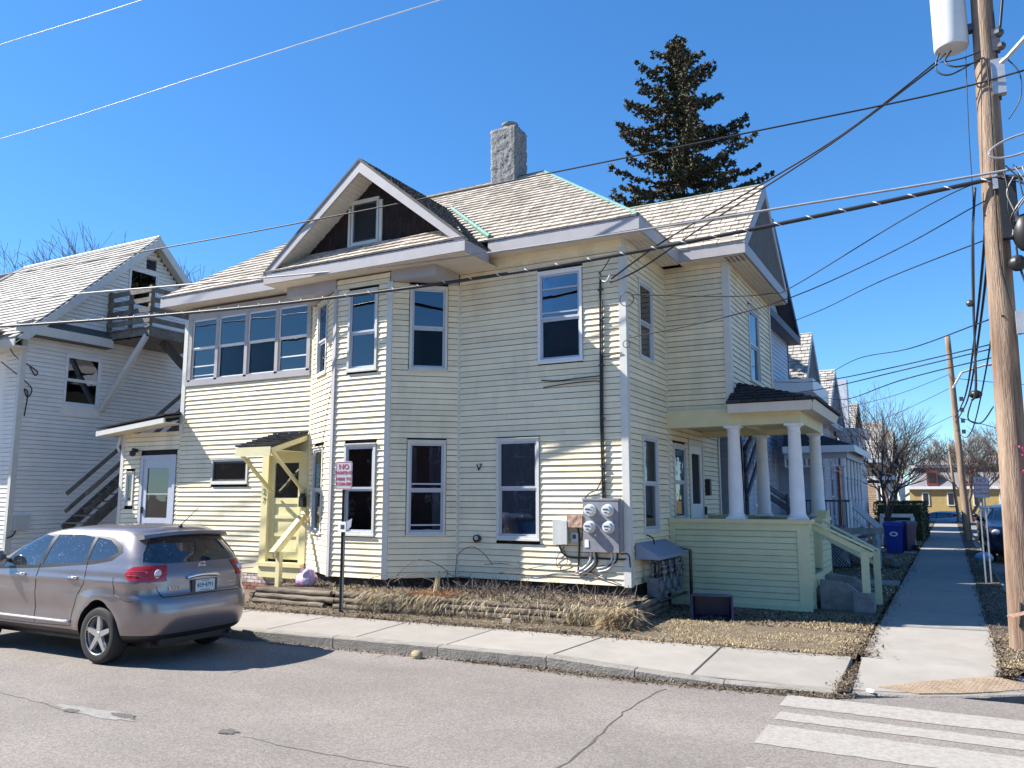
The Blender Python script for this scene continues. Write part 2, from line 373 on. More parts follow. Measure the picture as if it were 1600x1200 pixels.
def clip_convex(poly, inside):      # poly list of (a,b); inside list of (nx,ny,c): nx*a+ny*b<=c kept
    for (nx, ny, c) in inside:
        out = []
        for i in range(len(poly)):
            p, q = poly[i], poly[(i + 1) % len(poly)]; dp = nx * p[0] + ny * p[1] - c; dq = nx * q[0] + ny * q[1] - c
            if dp <= 0: out.append(p)
            if (dp < 0 < dq) or (dq < 0 < dp): t = dp / (dp - dq); out.append((p[0] + (q[0] - p[0]) * t, p[1] + (q[1] - p[1]) * t))
        poly = out
        if len(poly) < 3: return []
    return poly
CAMP = Vector((0, 0, 1.9))
def slates(parent, O, U, V, poly, e=.19, w=.23, m='slate', limit=300, skip=None, th=.010, diag=False):
    """slates on a roof plane: O eave origin, U along, V up-slope; poly = convex outline in (u,v). Nearest `limit` are parts, the rest one stuff mesh"""
    O = Vector(O); U = Vector(U).normalized(); V = Vector(V).normalized(); N = U.cross(V).normalized()
    if N.z < 0: N = -N
    area = sum(poly[i][0] * poly[(i + 1) % len(poly)][1] - poly[(i + 1) % len(poly)][0] * poly[i][1] for i in range(len(poly)))
    if area < 0: poly = poly[::-1]
    hp = []
    for i in range(len(poly)):
        p, q = poly[i], poly[(i + 1) % len(poly)]; nx, ny = q[1] - p[1], -(q[0] - p[0]); hp.append((nx, ny, nx * p[0] + ny * p[1] + 1e-6))
    umin = min(p[0] for p in poly); umax = max(p[0] for p in poly); vmin = min(p[1] for p in poly); vmax = max(p[1] for p in poly)
    items = []; r = 0; v = vmin
    while v < vmax:
        u = umin - w * (.5 if r % 2 else 0) - .03
        while u < umax:
            ww = w * rnd(.86, 1.12); g = .009
            q = clip_convex([(u + g, v), (u + ww - g, v), (u + ww - g, v + e + .03), (u + g, v + e + .03)], hp)
            if len(q) >= 3:
                cu = sum(p[0] for p in q) / len(q); cv = sum(p[1] for p in q) / len(q)
                if not (skip and skip(cu, cv)):
                    c = O + U * cu + V * cv; items.append(((c - CAMP).length, q, v, rnd(-.003, .004)))
            u += ww
        v += e; r += 1
    items.sort(key=lambda t: t[0])
    def mk(mb, q, v, dz):
        lo = []; hi = []
        for (a, b) in q:
            lift = .004 + (th + .018) * (1 - (b - v) / e) + dz
            lo.append(O + U * a + V * b + N * (lift * .2)); hi.append(O + U * a + V * b + N * (lift + th))
        n = len(q); mb.add(lo + hi, [tuple(range(n))[::-1], tuple(range(n, 2 * n))] + [(i, (i + 1) % n, n + (i + 1) % n, n + i) for i in range(n)])
    for it in items[:limit]:
        mb = MB(); mk(mb, *it[1:]); mb.build('slate', m, parent, recalc=False)
    if items[limit:]:
        mb = MB()
        for it in items[limit:]: mk(mb, *it[1:])
        mb.build('slates', m, parent, recalc=False, kind='stuff')
# ================================================================ SETTING: ground, roads, pavements
def sheet(name, pts, z, m, **kw):
    mb = MB(); mb.add([(x, y, z) for x, y in pts], [tuple(range(len(pts)))]); return mb.build(name, m, **kw)
sheet('ground', [(-900, -900), (900, -900), (900, 900), (-900, 900)], -.32, 'lawn_soil', kind='structure')
road = sheet('road', [(-120, -14), (120, -14), (120, 9.0), (-120, 9.0)], -.14, 'asphalt', kind='structure')
side = sheet('side_road', [(-1.3, 9.0), (12, 9.0), (9.5, 11.5), (9.5, 130), (.9, 130), (.9, 9.8), (-.2, 9.75)], -.14, 'asphalt', kind='structure')
# earth behind the pavement (house plots), tree lawn
KERB = [(-34, 8.72, 0), (-14.4, 8.72, 0), (-12.4, 8.72, 0), (-10.9, 8.72, 0), (-9.2, 8.74, 0), (-7.6, 8.86, 0), (-5.95, 8.98, .003), (-4.43, 9.06, 0), (-3.3, 9.05, -.045), (-2.3, 9.12, -.095), (-1.2, 9.33, -.118), (-.4, 9.58, -.122), (.22, 9.92, -.122), (.62, 10.22, -.12), (.86, 10.7, -.10), (.94, 11.6, -.02), (.95, 13, 0), (.95, 16, 0), (.95, 20, 0), (.95, 26, 0), (.95, 34, 0), (.95, 45, 0), (.95, 125, 0)]
def backY(x): return 10.30 if x < -11 else (10.30 + (x + 11) / 11 * .55)
def lawn_grid():
    mb = MB(); xs = [-34 + i * .5 for i in range(int(34 / .5))]; xs = [x for x in xs if x < -1.2] + [-1.12]
    ys = [0, .04, .25, .6, 1, 1.5, 2, 3, 4, 6, 9, 14, 20, 30, 45, 70, 110]
    for x in xs:
        for y in ys:
            yy = backY(x) + y
            z = .0 + .02 * noise.noise((x * .8, yy * .8, 0)) + (.02 if y > .1 else -.02)
            mb.v.append((x, yy, z - .01))
    n = len(ys)
    for i in range(len(xs) - 1):
        for j in range(n - 1): mb.f.append((i * n + j, (i + 1) * n + j, (i + 1) * n + j + 1, i * n + j + 1)); mb.m.append(0)
    return mb
lawn_grid().build('lawn', 'lawn_soil', smooth=True, kind='structure')
mb = MB(); ys = [10.72, 11.0, 11.4] + [11.8 + i * .6 for i in range(40)] + [40, 60, 90, 125]
xs = [.40, .5, .65, .8, .87]
for y in ys:
    for x in xs:
        xe = x if y > 11.5 else min(x, .40 + (x - .40) * max(.2, (y - 10.4) / 1.1)); mb.v.append((xe, y, .012 + .03 * noise.noise((x * 3, y * 2, 3)) - (.05 * max(0, 11.4 - y) / .7)))
n = len(xs)
for i in range(len(ys) - 1):
    for j in range(n - 1): mb.f.append((i * n + j, i * n + j + 1, (i + 1) * n + j + 1, (i + 1) * n + j)); mb.m.append(0)
mb.build('verge', 'soil', smooth=True, kind='structure')
# kerb stones
kr = bpy.data.objects.new('kerb', None); COL.objects.link(kr); kr['kind'] = 'structure'
def kerb_joint_offset(i, p): 
    a = KERB[max(0, i - 1)]; b = KERB[min(len(KERB) - 1, i + 1)]; d = Vector((b[0] - a[0], b[1] - a[1], 0)).normalized(); return Vector((-d.y, d.x, 0))
for i in range(len(KERB) - 1):
    p, q = KERB[i], KERB[i + 1]; n0 = kerb_joint_offset(i, p); n1 = kerb_joint_offset(i + 1, q); d = Vector((q[0] - p[0], q[1] - p[1], 0)).normalized() * .006
    P = Vector(p) + d; Q = Vector(q) - d; w = .15; bz = -.3
    dz = rnd(-.004, .004); k = 10; mb = MB(); rows = []
    for t in range(k + 1):
        a = P.lerp(Q, t / k); nn = n0.lerp(n1, t / k); j = .006 * noise.noise((a.x * 4, a.y * 4, 1)) + .004 * noise.noise((a.x * 14, a.y * 14, 5)); ch = .014 + .012 * abs(noise.noise((a.x * 5, a.y * 3, 9)))
        z = a.z + dz + .003 * noise.noise((a.x * 6, a.y * 6, 2))
        rows.append([a + Vector((0, 0, bz - a.z)) , Vector((a.x, a.y, z - ch)) - nn * j, Vector((a.x, a.y, z)) + nn * (ch - j), Vector((a.x, a.y, z + .002)) + nn * w, Vector((a.x, a.y, bz)) + nn * w])
    o = 0
    for rw in rows: mb.v += [tuple(v) for v in rw]
    for t in range(k):
        for s in range(4): mb.f.append((t * 5 + s, t * 5 + s + 1, (t + 1) * 5 + s + 1, (t + 1) * 5 + s)); mb.m.append(0)
    mb.f.append((0, 1, 2, 3, 4)); mb.f.append(tuple(k * 5 + s for s in (4, 3, 2, 1, 0))); mb.m += [0, 0]
    mb.build('kerb_stone', 'kerb', kr, smooth=35)
# pavement slabs
def kerb_at(x):
    for i in range(len(KERB) - 1):
        if KERB[i][0] <= x <= KERB[i + 1][0]: t = (x - KERB[i][0]) / (KERB[i + 1][0] - KERB[i][0]); return KERB[i][1] + .155 + t * (KERB[i + 1][1] - KERB[i][1]), KERB[i][2] + t * (KERB[i + 1][2] - KERB[i][2])
    return KERB[-1][1], 0
pv = bpy.data.objects.new('pavement', None); COL.objects.link(pv); pv['kind'] = 'structure'
def slab(pts, m='concrete', name='slab'):      # pts with z; top surface bent slightly, thickness down to -.3
    mb = MB(); n = len(pts); t = [Vector(p) for p in pts]; c = sum(t, Vector()) / n
    ins = [p + (c - p).normalized() * .012 - Vector((0, 0, 0)) for p in t]
    lo = [Vector((p.x, p.y, -.3)) for p in t]; mid = [p - Vector((0, 0, .008)) for p in t]
    mb.add(lo + mid + ins, [(i, (i + 1) % n, n + (i + 1) % n, n + i) for i in range(n)] + [(n + i, n + (i + 1) % n, 2 * n + (i + 1) % n, 2 * n + i) for i in range(n)] + [tuple(range(2 * n, 3 * n))])
    return mb.build(name, m, pv)
jx = [-34, -31, -28, -25, -22, -20.2, -18.6, -17, -15.4, -13.8, -12.2, -10.5, -8.9, -7.33, -5.9, -4.40, -2.69, -1.17]
jb = [-34, -31, -28, -25, -22, -20.2, -18.6, -17, -15.4, -13.8, -12.2, -10.6, -9.0, -7.5, -5.98, -4.33, -2.71, -1.15]   # back ends (slightly skewed joints)
for i in range(len(jx) - 1):
    a, b = jx[i] + .008, jx[i + 1] - .008; c, d = jb[i + 1] - .008, jb[i] + .008
    ya, za = kerb_at(a); yb, zb = kerb_at(b); yc, yd = backY(c), backY(d); h = rnd(-.004, .004)
    slab([(a, ya, za + h + .003), ((a + b) / 2, (ya + yb) / 2, (za + zb) / 2 + h + .003), (b, yb, zb + h + .003), (c, yc, .0 + h * .5), (d, yd, .0 + h * .5)])
sheet('dirt_band', [(-1.19, 9.3), (-1.05, 9.35), (-1.02, 10.9), (-1.2, 10.9)], -.105, 'soil', kind='structure')
# corner ramp
def ramp_z(x, yy):
    ky = kerb_at(min(x, .9))[0] - .15; t = max(0, min(1, (yy - ky - .1) / (10.85 - ky - .1))) if ky < 10.7 else .2
    return -.119 + .107 * t ** 1.25 * (1 if x < .35 else max(.15, 1 - (x - .35) * 2))
mb = MB(); nx_, ny_ = 24, 12
for i in range(nx_ + 1):
    x = -1.05 + 1.80 * i / nx_; ky = kerb_at(x)[0] - .02
    for j in range(ny_ + 1): yy = ky + (max(10.86, ky + .05) - ky) * j / ny_; mb.v.append((x, yy, ramp_z(x, yy) + .002 * noise.noise((x * 3, yy * 3, 0))))
for i in range(nx_):
    for j in range(ny_): mb.f.append((i * (ny_ + 1) + j, (i + 1) * (ny_ + 1) + j, (i + 1) * (ny_ + 1) + j + 1, i * (ny_ + 1) + j + 1)); mb.m.append(0)
for i in range(nx_): a_ = i * (ny_ + 1) + ny_; mb.add([mb.v[a_], mb.v[a_ + ny_ + 1], (mb.v[a_ + ny_ + 1][0], mb.v[a_ + ny_ + 1][1], -.3), (mb.v[a_][0], mb.v[a_][1], -.3)], [(0, 1, 2, 3)])
mb.add([mb.v[0], mb.v[ny_], (-1.05, 10.86, -.3), (-1.05, mb.v[0][1], -.3)], [(0, 1, 2, 3)])
mb.build('ramp_slab', 'concrete', pv, smooth=30)
y = 10.86; k = 0
while y < 70:
    L_ = 1.52 if k < 24 else 8
    h = rnd(-.005, .005) if k else -.006
    slab([(-1.08 + .01, y + .008, -.006 + h), (.41, y + .008, (-.03 if k == 0 else -.006) + h), (.41, y + L_ - .008, h), (-1.08 + .01, y + L_ - .008, h)])
    y += L_; k += 1
mb = MB(); mb.box(-6, .38, 74, 76.5, -.1, .004); mb.build('slab', 'concrete', pv)
# tactile plate with domes
tp = [(-.80, 9.74), (-.41, 9.66), (-.05, 9.86), (.30, 10.12), (.56, 10.36), (.62, 10.62), (.30, 10.62), (-.25, 10.25)]
mb = MB(); zt = .004
cx_ = sum(p[0] for p in tp) / len(tp); cy_ = sum(p[1] for p in tp) / len(tp); NR = 5; dense = []
for i in range(len(tp)):
    for t in range(5): dense.append((tp[i][0] + (tp[(i + 1) % len(tp)][0] - tp[i][0]) * t / 5, tp[i][1] + (tp[(i + 1) % len(tp)][1] - tp[i][1]) * t / 5))
n = len(dense)
for r_ in range(NR + 1):
    for (x, yy) in dense: k_ = 1 - r_ / NR * .98; x2 = cx_ + (x - cx_) * k_; y2 = cy_ + (yy - cy_) * k_; mb.v.append((x2, y2, ramp_z(x2, y2) + zt + .003))
for r_ in range(NR):
    for i in range(n): mb.f.append((r_ * n + i, r_ * n + (i + 1) % n, (r_ + 1) * n + (i + 1) % n, (r_ + 1) * n + i)); mb.m.append(0)
mb.f.append(tuple(NR * n + i for i in range(n))); mb.m.append(0)
mb.add([mb.v[i] for i in range(n)] + [(v[0], v[1], v[2] - .02) for v in mb.v[:n]], [(i, (i + 1) % n, n + (i + 1) % n, n + i) for i in range(n)])
tactile = mb.build('tactile_paving', 'tactile', pv)
import itertools
def inpoly(x, yy, P):
    c = False
    for i in range(len(P)):
        (x1, y1), (x2, y2) = P[i], P[i - 1]
        if (y1 > yy) != (y2 > yy) and x < (x2 - x1) * (yy - y1) / (y2 - y1) + x1: c = not c
    return c
mb = MB(); ca, sa = math.cos(.55), math.sin(.55)
for i in range(-40, 40):
    for j in range(-40, 40):
        x = i * .058 * ca - j * .058 * sa; yy = 10.0 + i * .058 * sa + j * .058 * ca
        if inpoly(x, yy, [(p[0] * .95, 10 + (p[1] - 10) * .9) for p in tp]):
            z = ramp_z(x, yy) + zt + .002; r = .014; k = 6
            vs = [(x + r * math.cos(t * math.pi / 3), yy + r * math.sin(t * math.pi / 3), z) for t in range(k)] + [(x + r * .55 * math.cos(t * math.pi / 3), yy + r * .55 * math.sin(t * math.pi / 3), z + .006) for t in range(k)]
            mb.add(vs, [(t, (t + 1) % k, k + (t + 1) % k, k + t) for t in range(k)] + [tuple(range(k, 2 * k))])
mb.build('dome', 'tactile', pv, kind='stuff')
# crosswalk bars (worn, ragged ends)
def rag_bar(x0, x1, y0, y1, z, m, name, parent, tilt=0):
    mb = MB(); n = 40; top = []; bot = []
    for i in range(n + 1):
        x = x0 + (x1 - x0) * i / n; top.append((x, y1 + tilt * (x - x0) + .025 * noise.noise((x * 7, y1, 0)), z)); bot.append((x, y0 + tilt * (x - x0) + .025 * noise.noise((x * 7, y0, 4)), z))
    for i in range(n): mb.add([bot[i], bot[i + 1], top[i + 1], top[i]], [(0, 1, 2, 3)])
    return mb.build(name, m, parent)
for (a, b, x0) in ((8.56, 9.06, -1.62), (8.03, 8.33, -1.57), (7.2, 7.82, -1.58), (6.2, 6.55, -1.5), (5.4, 5.8, -1.5)): rag_bar(x0, 1.6, a, b, -.136, 'worn_paint', 'crosswalk_bar', road, tilt=-.0)
# cracks, patched seam, worn hollows, litter drift along the kerb
mat('crack', (.085, .078, .07), .95, .3, 20); mat('patch', (.12, .11, .10), .95, .35, 25, bump=1, bscale=80); mat('patch_light', (.25, .235, .215), .95, .15, 12, bump=.6, bscale=90)
def ribbon(pts, w, name, m, z=-.137, jit=.02, sub=8):
    P = []
    for i in range(len(pts) - 1):
        for t in range(sub): P.append(Vector((*pts[i], 0)).lerp(Vector((*pts[i + 1], 0)), t / sub))
    P.append(Vector((*pts[-1], 0))); mb = MB()
    for i, p in enumerate(P):
        d = (P[min(i + 1, len(P) - 1)] - P[max(0, i - 1)]).normalized(); nn = Vector((-d.y, d.x, 0)); p = p + nn * noise.noise(p * 5) * jit * 2; ww = w * (.5 + abs(noise.noise(p * 9)) * 1.6)
        mb.v += [tuple(p + nn * ww / 2 + Vector((0, 0, z))), tuple(p - nn * ww / 2 + Vector((0, 0, z)))]
    for i in range(len(P) - 1): mb.f.append((2 * i, 2 * i + 1, 2 * i + 3, 2 * i + 2)); mb.m.append(0)
    return mb.build(name, m, road)
ribbon([(-2.84, 8.7), (-2.9, 7.6), (-2.78, 6.6), (-2.73, 5.4), (-2.7, 3)], .022, 'crack', 'crack')
ribbon([(-12, 5.35), (-9, 5.2), (-7.6, 5.1)], .012, 'crack', 'crack'); ribbon([(-5.5, 5.28), (-4.6, 5.25), (-3.8, 5.3), (-2.9, 5.35)], .010, 'crack', 'crack')
ribbon([(-6.75, 9.0), (-6.62, 8.6)], .014, 'crack', 'crack')
def blob_patch(cx, cy, rx, ry, m, name, z=-.136, k=40, rag=.35):
    mb = MB(); pts = []
    for i in range(k):
        t = 2 * math.pi * i / k; q = 1 + rag * noise.noise((math.cos(t) * 2.3 + cx, math.sin(t) * 2.3 + cy, 0)) + .12 * rnd(-1, 1); pts.append((cx + rx * q * math.cos(t), cy + ry * q * math.sin(t), z))
    mb.add(pts, [tuple(range(k))]); return mb.build(name, m, road)
blob_patch(-7.35, 5.17, .55, .10, 'patch_light', 'worn_patch'); blob_patch(-7.0, 5.22, .17, .055, 'patch', 'worn_patch', -.133); blob_patch(-7.6, 5.1, .1, .05, 'patch', 'worn_patch', -.133); blob_patch(-5.72, 5.32, .09, .07, 'patch', 'pothole', -.133)

def chips(name, n, fn, m, size=(.01, .035), lift=.6, **kw):
    mb = MB()
    for i in range(n):
        p = fn()
        if p is None: continue
        c = Vector(p); s = rnd(*size); a = Vector((rnd(-1, 1), rnd(-1, 1), rnd(-lift, lift))).normalized() * s; b = a.cross(Vector((rnd(-.3, .3), rnd(-.3, .3), 1))).normalized() * s * rnd(.15, .5)
        mb.add([c - a - b, c + a - b * .6, c + a * .8 + b, c - a * .7 + b], [(0, 1, 2, 3)])
    return mb.build(name, m, recalc=False, kind='stuff', **kw)
def kerb_pt():
    x = rnd(-8.6, -1.0); y_, z_ = kerb_at(x); dens = .25 + .75 * (x > -5.5); 
    if random.random() > dens: return None
    o = abs(random.gauss(0, .09 if x > -4.6 else .05)); return (x, y_ - .17 - o - .02, -.137 + rnd(0, .02) * math.exp(-o * 8))
chips('leaf_litter', 9000, kerb_pt, 'litter', (.006, .022))
chips('leaf_litter', 2600, lambda: (lambda x: (x, backY(x) + random.gauss(.02, .10), .004 + rnd(0, .012)))(rnd(-12, -1.1)), 'litter', (.006, .025))
chips('leaf_litter', 1500, lambda: (-1.12 + random.gauss(0, .05), rnd(9.3, 10.95), -.10 + .05 * rnd(0, 1)), 'litter', (.005, .02))
chips('leaf_litter', 7000, lambda: (lambda x: (x, backY(x) + abs(random.gauss(0, .38)), .004 + rnd(0, .014)))(rnd(-13, -4.0)), 'litter', (.007, .03))
chips('gravel', 1500, lambda: (lambda x: (x, backY(x) + abs(random.gauss(0, .30)), .006 + rnd(0, .012)))(rnd(-13, -1.4)), 'straw_grey', (.006, .02))
chips('leaf_litter', 3500, lambda: (rnd(-4.4, -1.2), rnd(12.6, 14.4), .004 + rnd(0, .02)), 'litter', (.01, .04))
chips('leaf_litter', 3000, lambda: (rnd(-11.2, -4.4), rnd(11.3, 12.35), .33 + rnd(0, .04)), 'litter', (.01, .04))
def verge_pt():
    y_ = 10.6 + 22 * random.random() ** 2.2; side_ = random.random()
    x = .42 + random.gauss(0, .05) if side_ < .25 else rnd(.36, .9)
    if y_ < 11.2 and x > .55: return None
    return (x, y_, .01 + rnd(0, .02) - max(0, 11.2 - y_) * .09)
chips('leaf_litter', 6000, verge_pt, 'litter', (.008, .03))
chips('leaf_litter', 3000, lambda: (-1.08 + random.gauss(-.05, .10), 10.9 + 20 * random.random() ** 2, .008 + rnd(0, .015)), 'litter', (.008, .03))

def blades(name, n, fn, mlist, h=(.04, .12), w=.004, lean=1.2, **kw):
    mb = MB(); 
    for i in range(n):
        r = fn()
        if r is None: continue
        p, mi = r[0], r[1]; hh = rnd(*h) * (r[2] if len(r) > 2 else 1); p = Vector(p); a = rnd(0, 6.283); l = rnd(.2, lean); d = Vector((math.cos(a) * l, math.sin(a) * l, 1)).normalized()
        if len(r) > 3: d = (d + Vector(r[3])).normalized()
        e = d * hh; bend = Vector((math.cos(a), math.sin(a), -.6)) * hh * .5 * l; s = Vector((-math.sin(a + rnd(-1, 1)), math.cos(a), 0)) * w * rnd(.7, 1.5)
        m1 = p + e * .55 + bend * .12; t = p + e + bend * .6
        mb.add([p - s, p + s, m1 + s * .8, m1 - s * .8, t], [(0, 1, 2, 3), (3, 2, 4)], mi)
    return mb.build(name, mlist, recalc=False, kind='stuff', **kw)
def lawn_pt():
    x = rnd(-4.6, -1.12); y_ = backY(x) + rnd(.02, 3.6) ; 
    if y_ > 14.45: return None
    nn = noise.noise((x * 1.4, y_ * 1.4, 0)); g = noise.noise((x * 3, y_ * 3, 7))
    if nn < -.18 and random.random() < .7: return None
    return ((x, y_, .0), 0 if random.random() < .8 else (2 if g > .0 else 1), .8 + .5 * nn)
blades('dry_grass', 42000, lawn_pt, ['straw', 'straw_grey', 'grass_green'], (.02, .055), .0032, 1.8)
def lawn_far():
    x = rnd(-3.6, -1.1); y_ = rnd(17.5, 44)
    nn = noise.noise((x * .8, y_ * .8, 0))
    if nn < -.15: return None
    return ((x, y_, .0), 0 if random.random() < .7 else 2)
blades('dry_grass', 16000, lawn_far, ['straw', 'straw_grey', 'grass_green'], (.03, .09), .008, 1.6)
def vg():
    y_ = 10.9 + 26 * random.random() ** 1.7; x = rnd(.42, .9)
    if noise.noise((x * 3, y_ * 1.2, 2)) < -.05: return None
    return ((x, y_, .0), 0 if random.random() < .7 else 1)
blades('dry_grass', 9000, vg, ['straw', 'straw_grey'], (.02, .06), .005, 1.8)
# ================================================================ THE CORNER HOUSE
house = thing('corner_house', 'cream clapboard corner house with two-storey bay, steep gable and columned side porch', 'house', (-9.5, 12.43, 0))
YF, XS, ZB, ZT = 12.43, -4.57, .50, 6.27
HB = .1035
F_main = Fr((-7.83, YF), (XS, YF)); F_bayR = Fr((-8.82, 11.58), (-7.83, YF)); F_bayF = Fr((-10.08, 11.58), (-8.82, 11.58)); F_bayL = Fr((-11.40, YF), (-10.08, 11.58))
F_left = Fr((-15.30, YF), (-11.40, YF)); F_side = Fr((XS, YF), (XS, 14.62)); F_side2 = Fr((XS, 14.62), (XS, 18.3)); F_wing = Fr((XS, 14.62), (-3.36, 14.62)); F_wingS = Fr((-3.36, 14.62), (-3.36, 18.55)); F_low = Fr((-17.3, YF), (-15.30, YF))
allb = []
def wallpart(name, f, z0, z1, openings, clip=None, core_d=-.085, outline=None, ops_cut=None):
    mb = MB()
    f.box(mb, 0.02, f.L - .02, core_d - .04, core_d, z0, z1)
    w = mb.build('wall', 'foundation', house)
    segs = board_segments(f, z0, z1, HB, openings, clip)
    for (a, b, z, h) in segs:
        c = f.P((a + b) / 2, 0, z); allb.append(((b - a) / (c - CAMP).length, f, a, b, z, h, w))
    return w
# openings (s0,s1,z0,z1) and windows
wins = []
def opn(f, x0, x1, z0, z1, **k):
    s0, s1 = (f.sx(x0), f.sx(x1)) if abs(f.u.x) > .3 else (f.sy(x0), f.sy(x1)); wins.append((f, s0, s1, z0, z1, k)); return (s0 - .01, s1 + .01, z0 - .035, z1 + .03)
wm = [opn(F_main, -6.19, -5.34, 4.25, 5.86, ss=[5.55, 5.12], curtain=[(.12, .98, .10, .42, 'curtain_red')], split=.47, low='screen', m_cas='white'),
      opn(F_main, -7.02, -6.18, 1.20, 2.93, curtain=[(.0, 1, 0, .98, 'curtain'), (.05, .97, .72, .99, 'blind')], split=.5)]
w_main = wallpart('main', F_main, ZB, ZT, wm)
wf = [opn(F_bayF, -9.77, -9.08, 4.25, 5.76, curtain=[(.0, .8, .02, .45, 'curtain')], split=.47), opn(F_bayF, -9.77, -9.05, 1.25, 2.87, curtain=[(.12, 1, .0, .48, 'curtain'), (.55, 1, .5, .97, 'curtain'), (0, 1, .86, .98, 'blind')], split=.5)]
w_f = wallpart('bayf', F_bayF, ZB - .01, 6.05, wf)
s_ = F_bayR.L
wr = [(lambda a, b, c, d, k: (wins.append((F_bayR, a, b, c, d, k)), (a - .01, b + .01, c - .035, d + .03))[1])(.37, 1.07, 4.23, 5.79, dict(split=.5, low='screen', curtain=[(.0, .22, .0, .48, 'curtain')])),
      (lambda a, b, c, d, k: (wins.append((F_bayR, a, b, c, d, k)), (a - .01, b + .01, c - .035, d + .03))[1])(.37, 1.07, 1.25, 2.92, dict(ss=[2.15, 1.42], curtain=[(.72, 1, 0, .50, 'curtain_light'), (.0, .18, .55, .96, 'curtain'), (.60, 1, .52, .96, 'curtain')], split=.47))]
w_r = wallpart('bayr', F_bayR, ZB, 5.87, wr)
wl = [(lambda a, b, c, d, k: (wins.append((F_bayL, a, b, c, d, k)), (a - .01, b + .01, c - .035, d + .03))[1])(.34, 1.02, 4.33, 5.82, dict(curtain=[(0, 1, 0, .4, 'curtain')], split=.45)),
      (lambda a, b, c, d, k: (wins.append((F_bayL, a, b, c, d, k)), (a - .01, b + .01, c - .035, d + .03))[1])(.34, 1.02, 1.23, 2.88, dict(curtain=[(0, .6, 0, .98, 'curtain')], split=.5))]
w_l = wallpart('bayl', F_bayL, ZB, 5.87, wl)
# left section: openings for the window band, the yellow door, the small window
band = (F_left.sx(-15.18), F_left.sx(-11.5), 4.50, 6.3)
ydoor = (F_left.sx(-12.67), F_left.sx(-11.42), .40, 2.98)
smallw = opn(F_left, -14.22, -13.12, 2.22, 2.73, style='fixed', curtain=[(0, 1, 0, .45, 'curtain_light')], m_cas='trim', m_sash='dark_metal')
w_left = wallpart('left', F_left, ZB, 5.95, [band, ydoor, smallw])
ws = [opn(F_side, 13.08, 13.84, 4.32, 5.72, curtain=[(0, .7, .5, 1, 'curtain_light')], split=.47), opn(F_side, 13.12, 13.93, 1.33, 2.97, curtain=[(.3, .9, .05, .5, 'curtain_light')], split=.5)]
w_side = wallpart('side', F_side, ZB, ZT, ws)
ws2 = [opn(F_side2, 14.88, 15.70, 1.48, 2.92, curtain=[(.2, .9, .0, .5, 'curtain_light')]), (F_side2.sy(15.88), F_side2.sy(17.02), .75, 3.12)]
w_side2 = wallpart('side2', F_side2, .75, 3.30, ws2)
w_wing = wallpart('wing', F_wing, 3.50, 6.29, [])
wws = [opn(F_wingS, 16.28, 17.28, 4.25, 5.78, split=.5)]
w_wingS = wallpart('wings', F_wingS, 3.50, 6.29, wws)
w_low = wallpart('low', F_low, ZB, 3.42, [(F_low.sx(-16.62), F_low.sx(-15.36), .5, 2.95), opn(F_low, -17.10, -16.80, 1.75, 2.50, style='fixed', curtain=[(0, 1, 0, 1, 'curtain_light')])])
allb.sort(key=lambda t: -t[0]); rest = {}
for i, (_, f, a, b, z, h, w) in enumerate(allb):
    if i < 300: mb = MB(); board_mesh(mb, f, a, b, z, h, rnd(.020, .025)); mb.build('siding_board', 'siding', w)
    else: board_mesh(rest.setdefault(w.name, (MB(), w))[0], f, a, b, z, h, .022)
for mb, w in rest.values(): mb.build('siding', 'siding', w, kind='stuff')
for (f, a, b, c, d, k) in wins: window(house, f, a, b, c, d, **k)
# bulk walls (interior body keeps light out)
mb = MB(); mb.box(-15.1, XS - .15, YF + .15, 18.3, .1, 5.9); mb.box(XS - .1, -3.5, 14.78, 18.35, 3.45, 5.9); mb.box(-17.2, -15.1, YF + .15, 15, .1, 3.3)
mb.prism([(-11.2, YF + .2, .3), (-10.0, 11.74, .3), (-8.9, 11.74, .3), (-8.0, YF + .2, .3)], (0, 0, 5.5)); mb.build('inner_wall', 'dark', house)
# corner posts
def post(x, y, w1, z0, z1, m='trim', rz=0, dx=0, dy=0):
    mb = MB(); c, s = math.cos(rz), math.sin(rz); q = [(-w1, -w1), (w1, -w1), (w1, w1), (-w1, w1)]
    mb.prism([(x + a * c - b * s, y + a * s + b * c, z0) for a, b in q], (0, 0, z1 - z0)); mb.build('corner_post', m, house)
post(XS - .035, YF + .035, .062, ZB - .02, ZT); post(-7.83, YF - .0, .026, ZB, 5.86); post(-8.82, 11.60, .05, ZB - .02, 5.86, rz=.35); post(-10.08, 11.60, .05, ZB - .02, 5.86, 'fascia', rz=-.3); post(-11.40, YF, .03, .4, 5.86, 'siding')
post(-15.27, YF + .03, .06, 3.3, 5.95); post(-17.27, YF + .03, .055, .3, 3.42); post(XS, 14.60, .024, ZB, ZT); post(-3.39, 14.65, .062, 3.50, 6.27); post(-3.37, 18.52, .05, 3.5, 6.27); post(XS, 18.28, .05, .7, 3.3)
# foundation
mb = MB(); mb.box(-11.3, XS - .09, YF + .07, YF + .3, -.3, ZB); mb.prism([(-11.3, YF + .1, -.3), (-10.02, 11.66, -.3), (-8.88, 11.66, -.3), (-7.9, YF + .1, -.3)], (0, 0, .82)); mb.box(XS - .28, XS - .07, YF + .08, 14.7, -.3, ZB); mb.build('foundation', 'foundation', house)
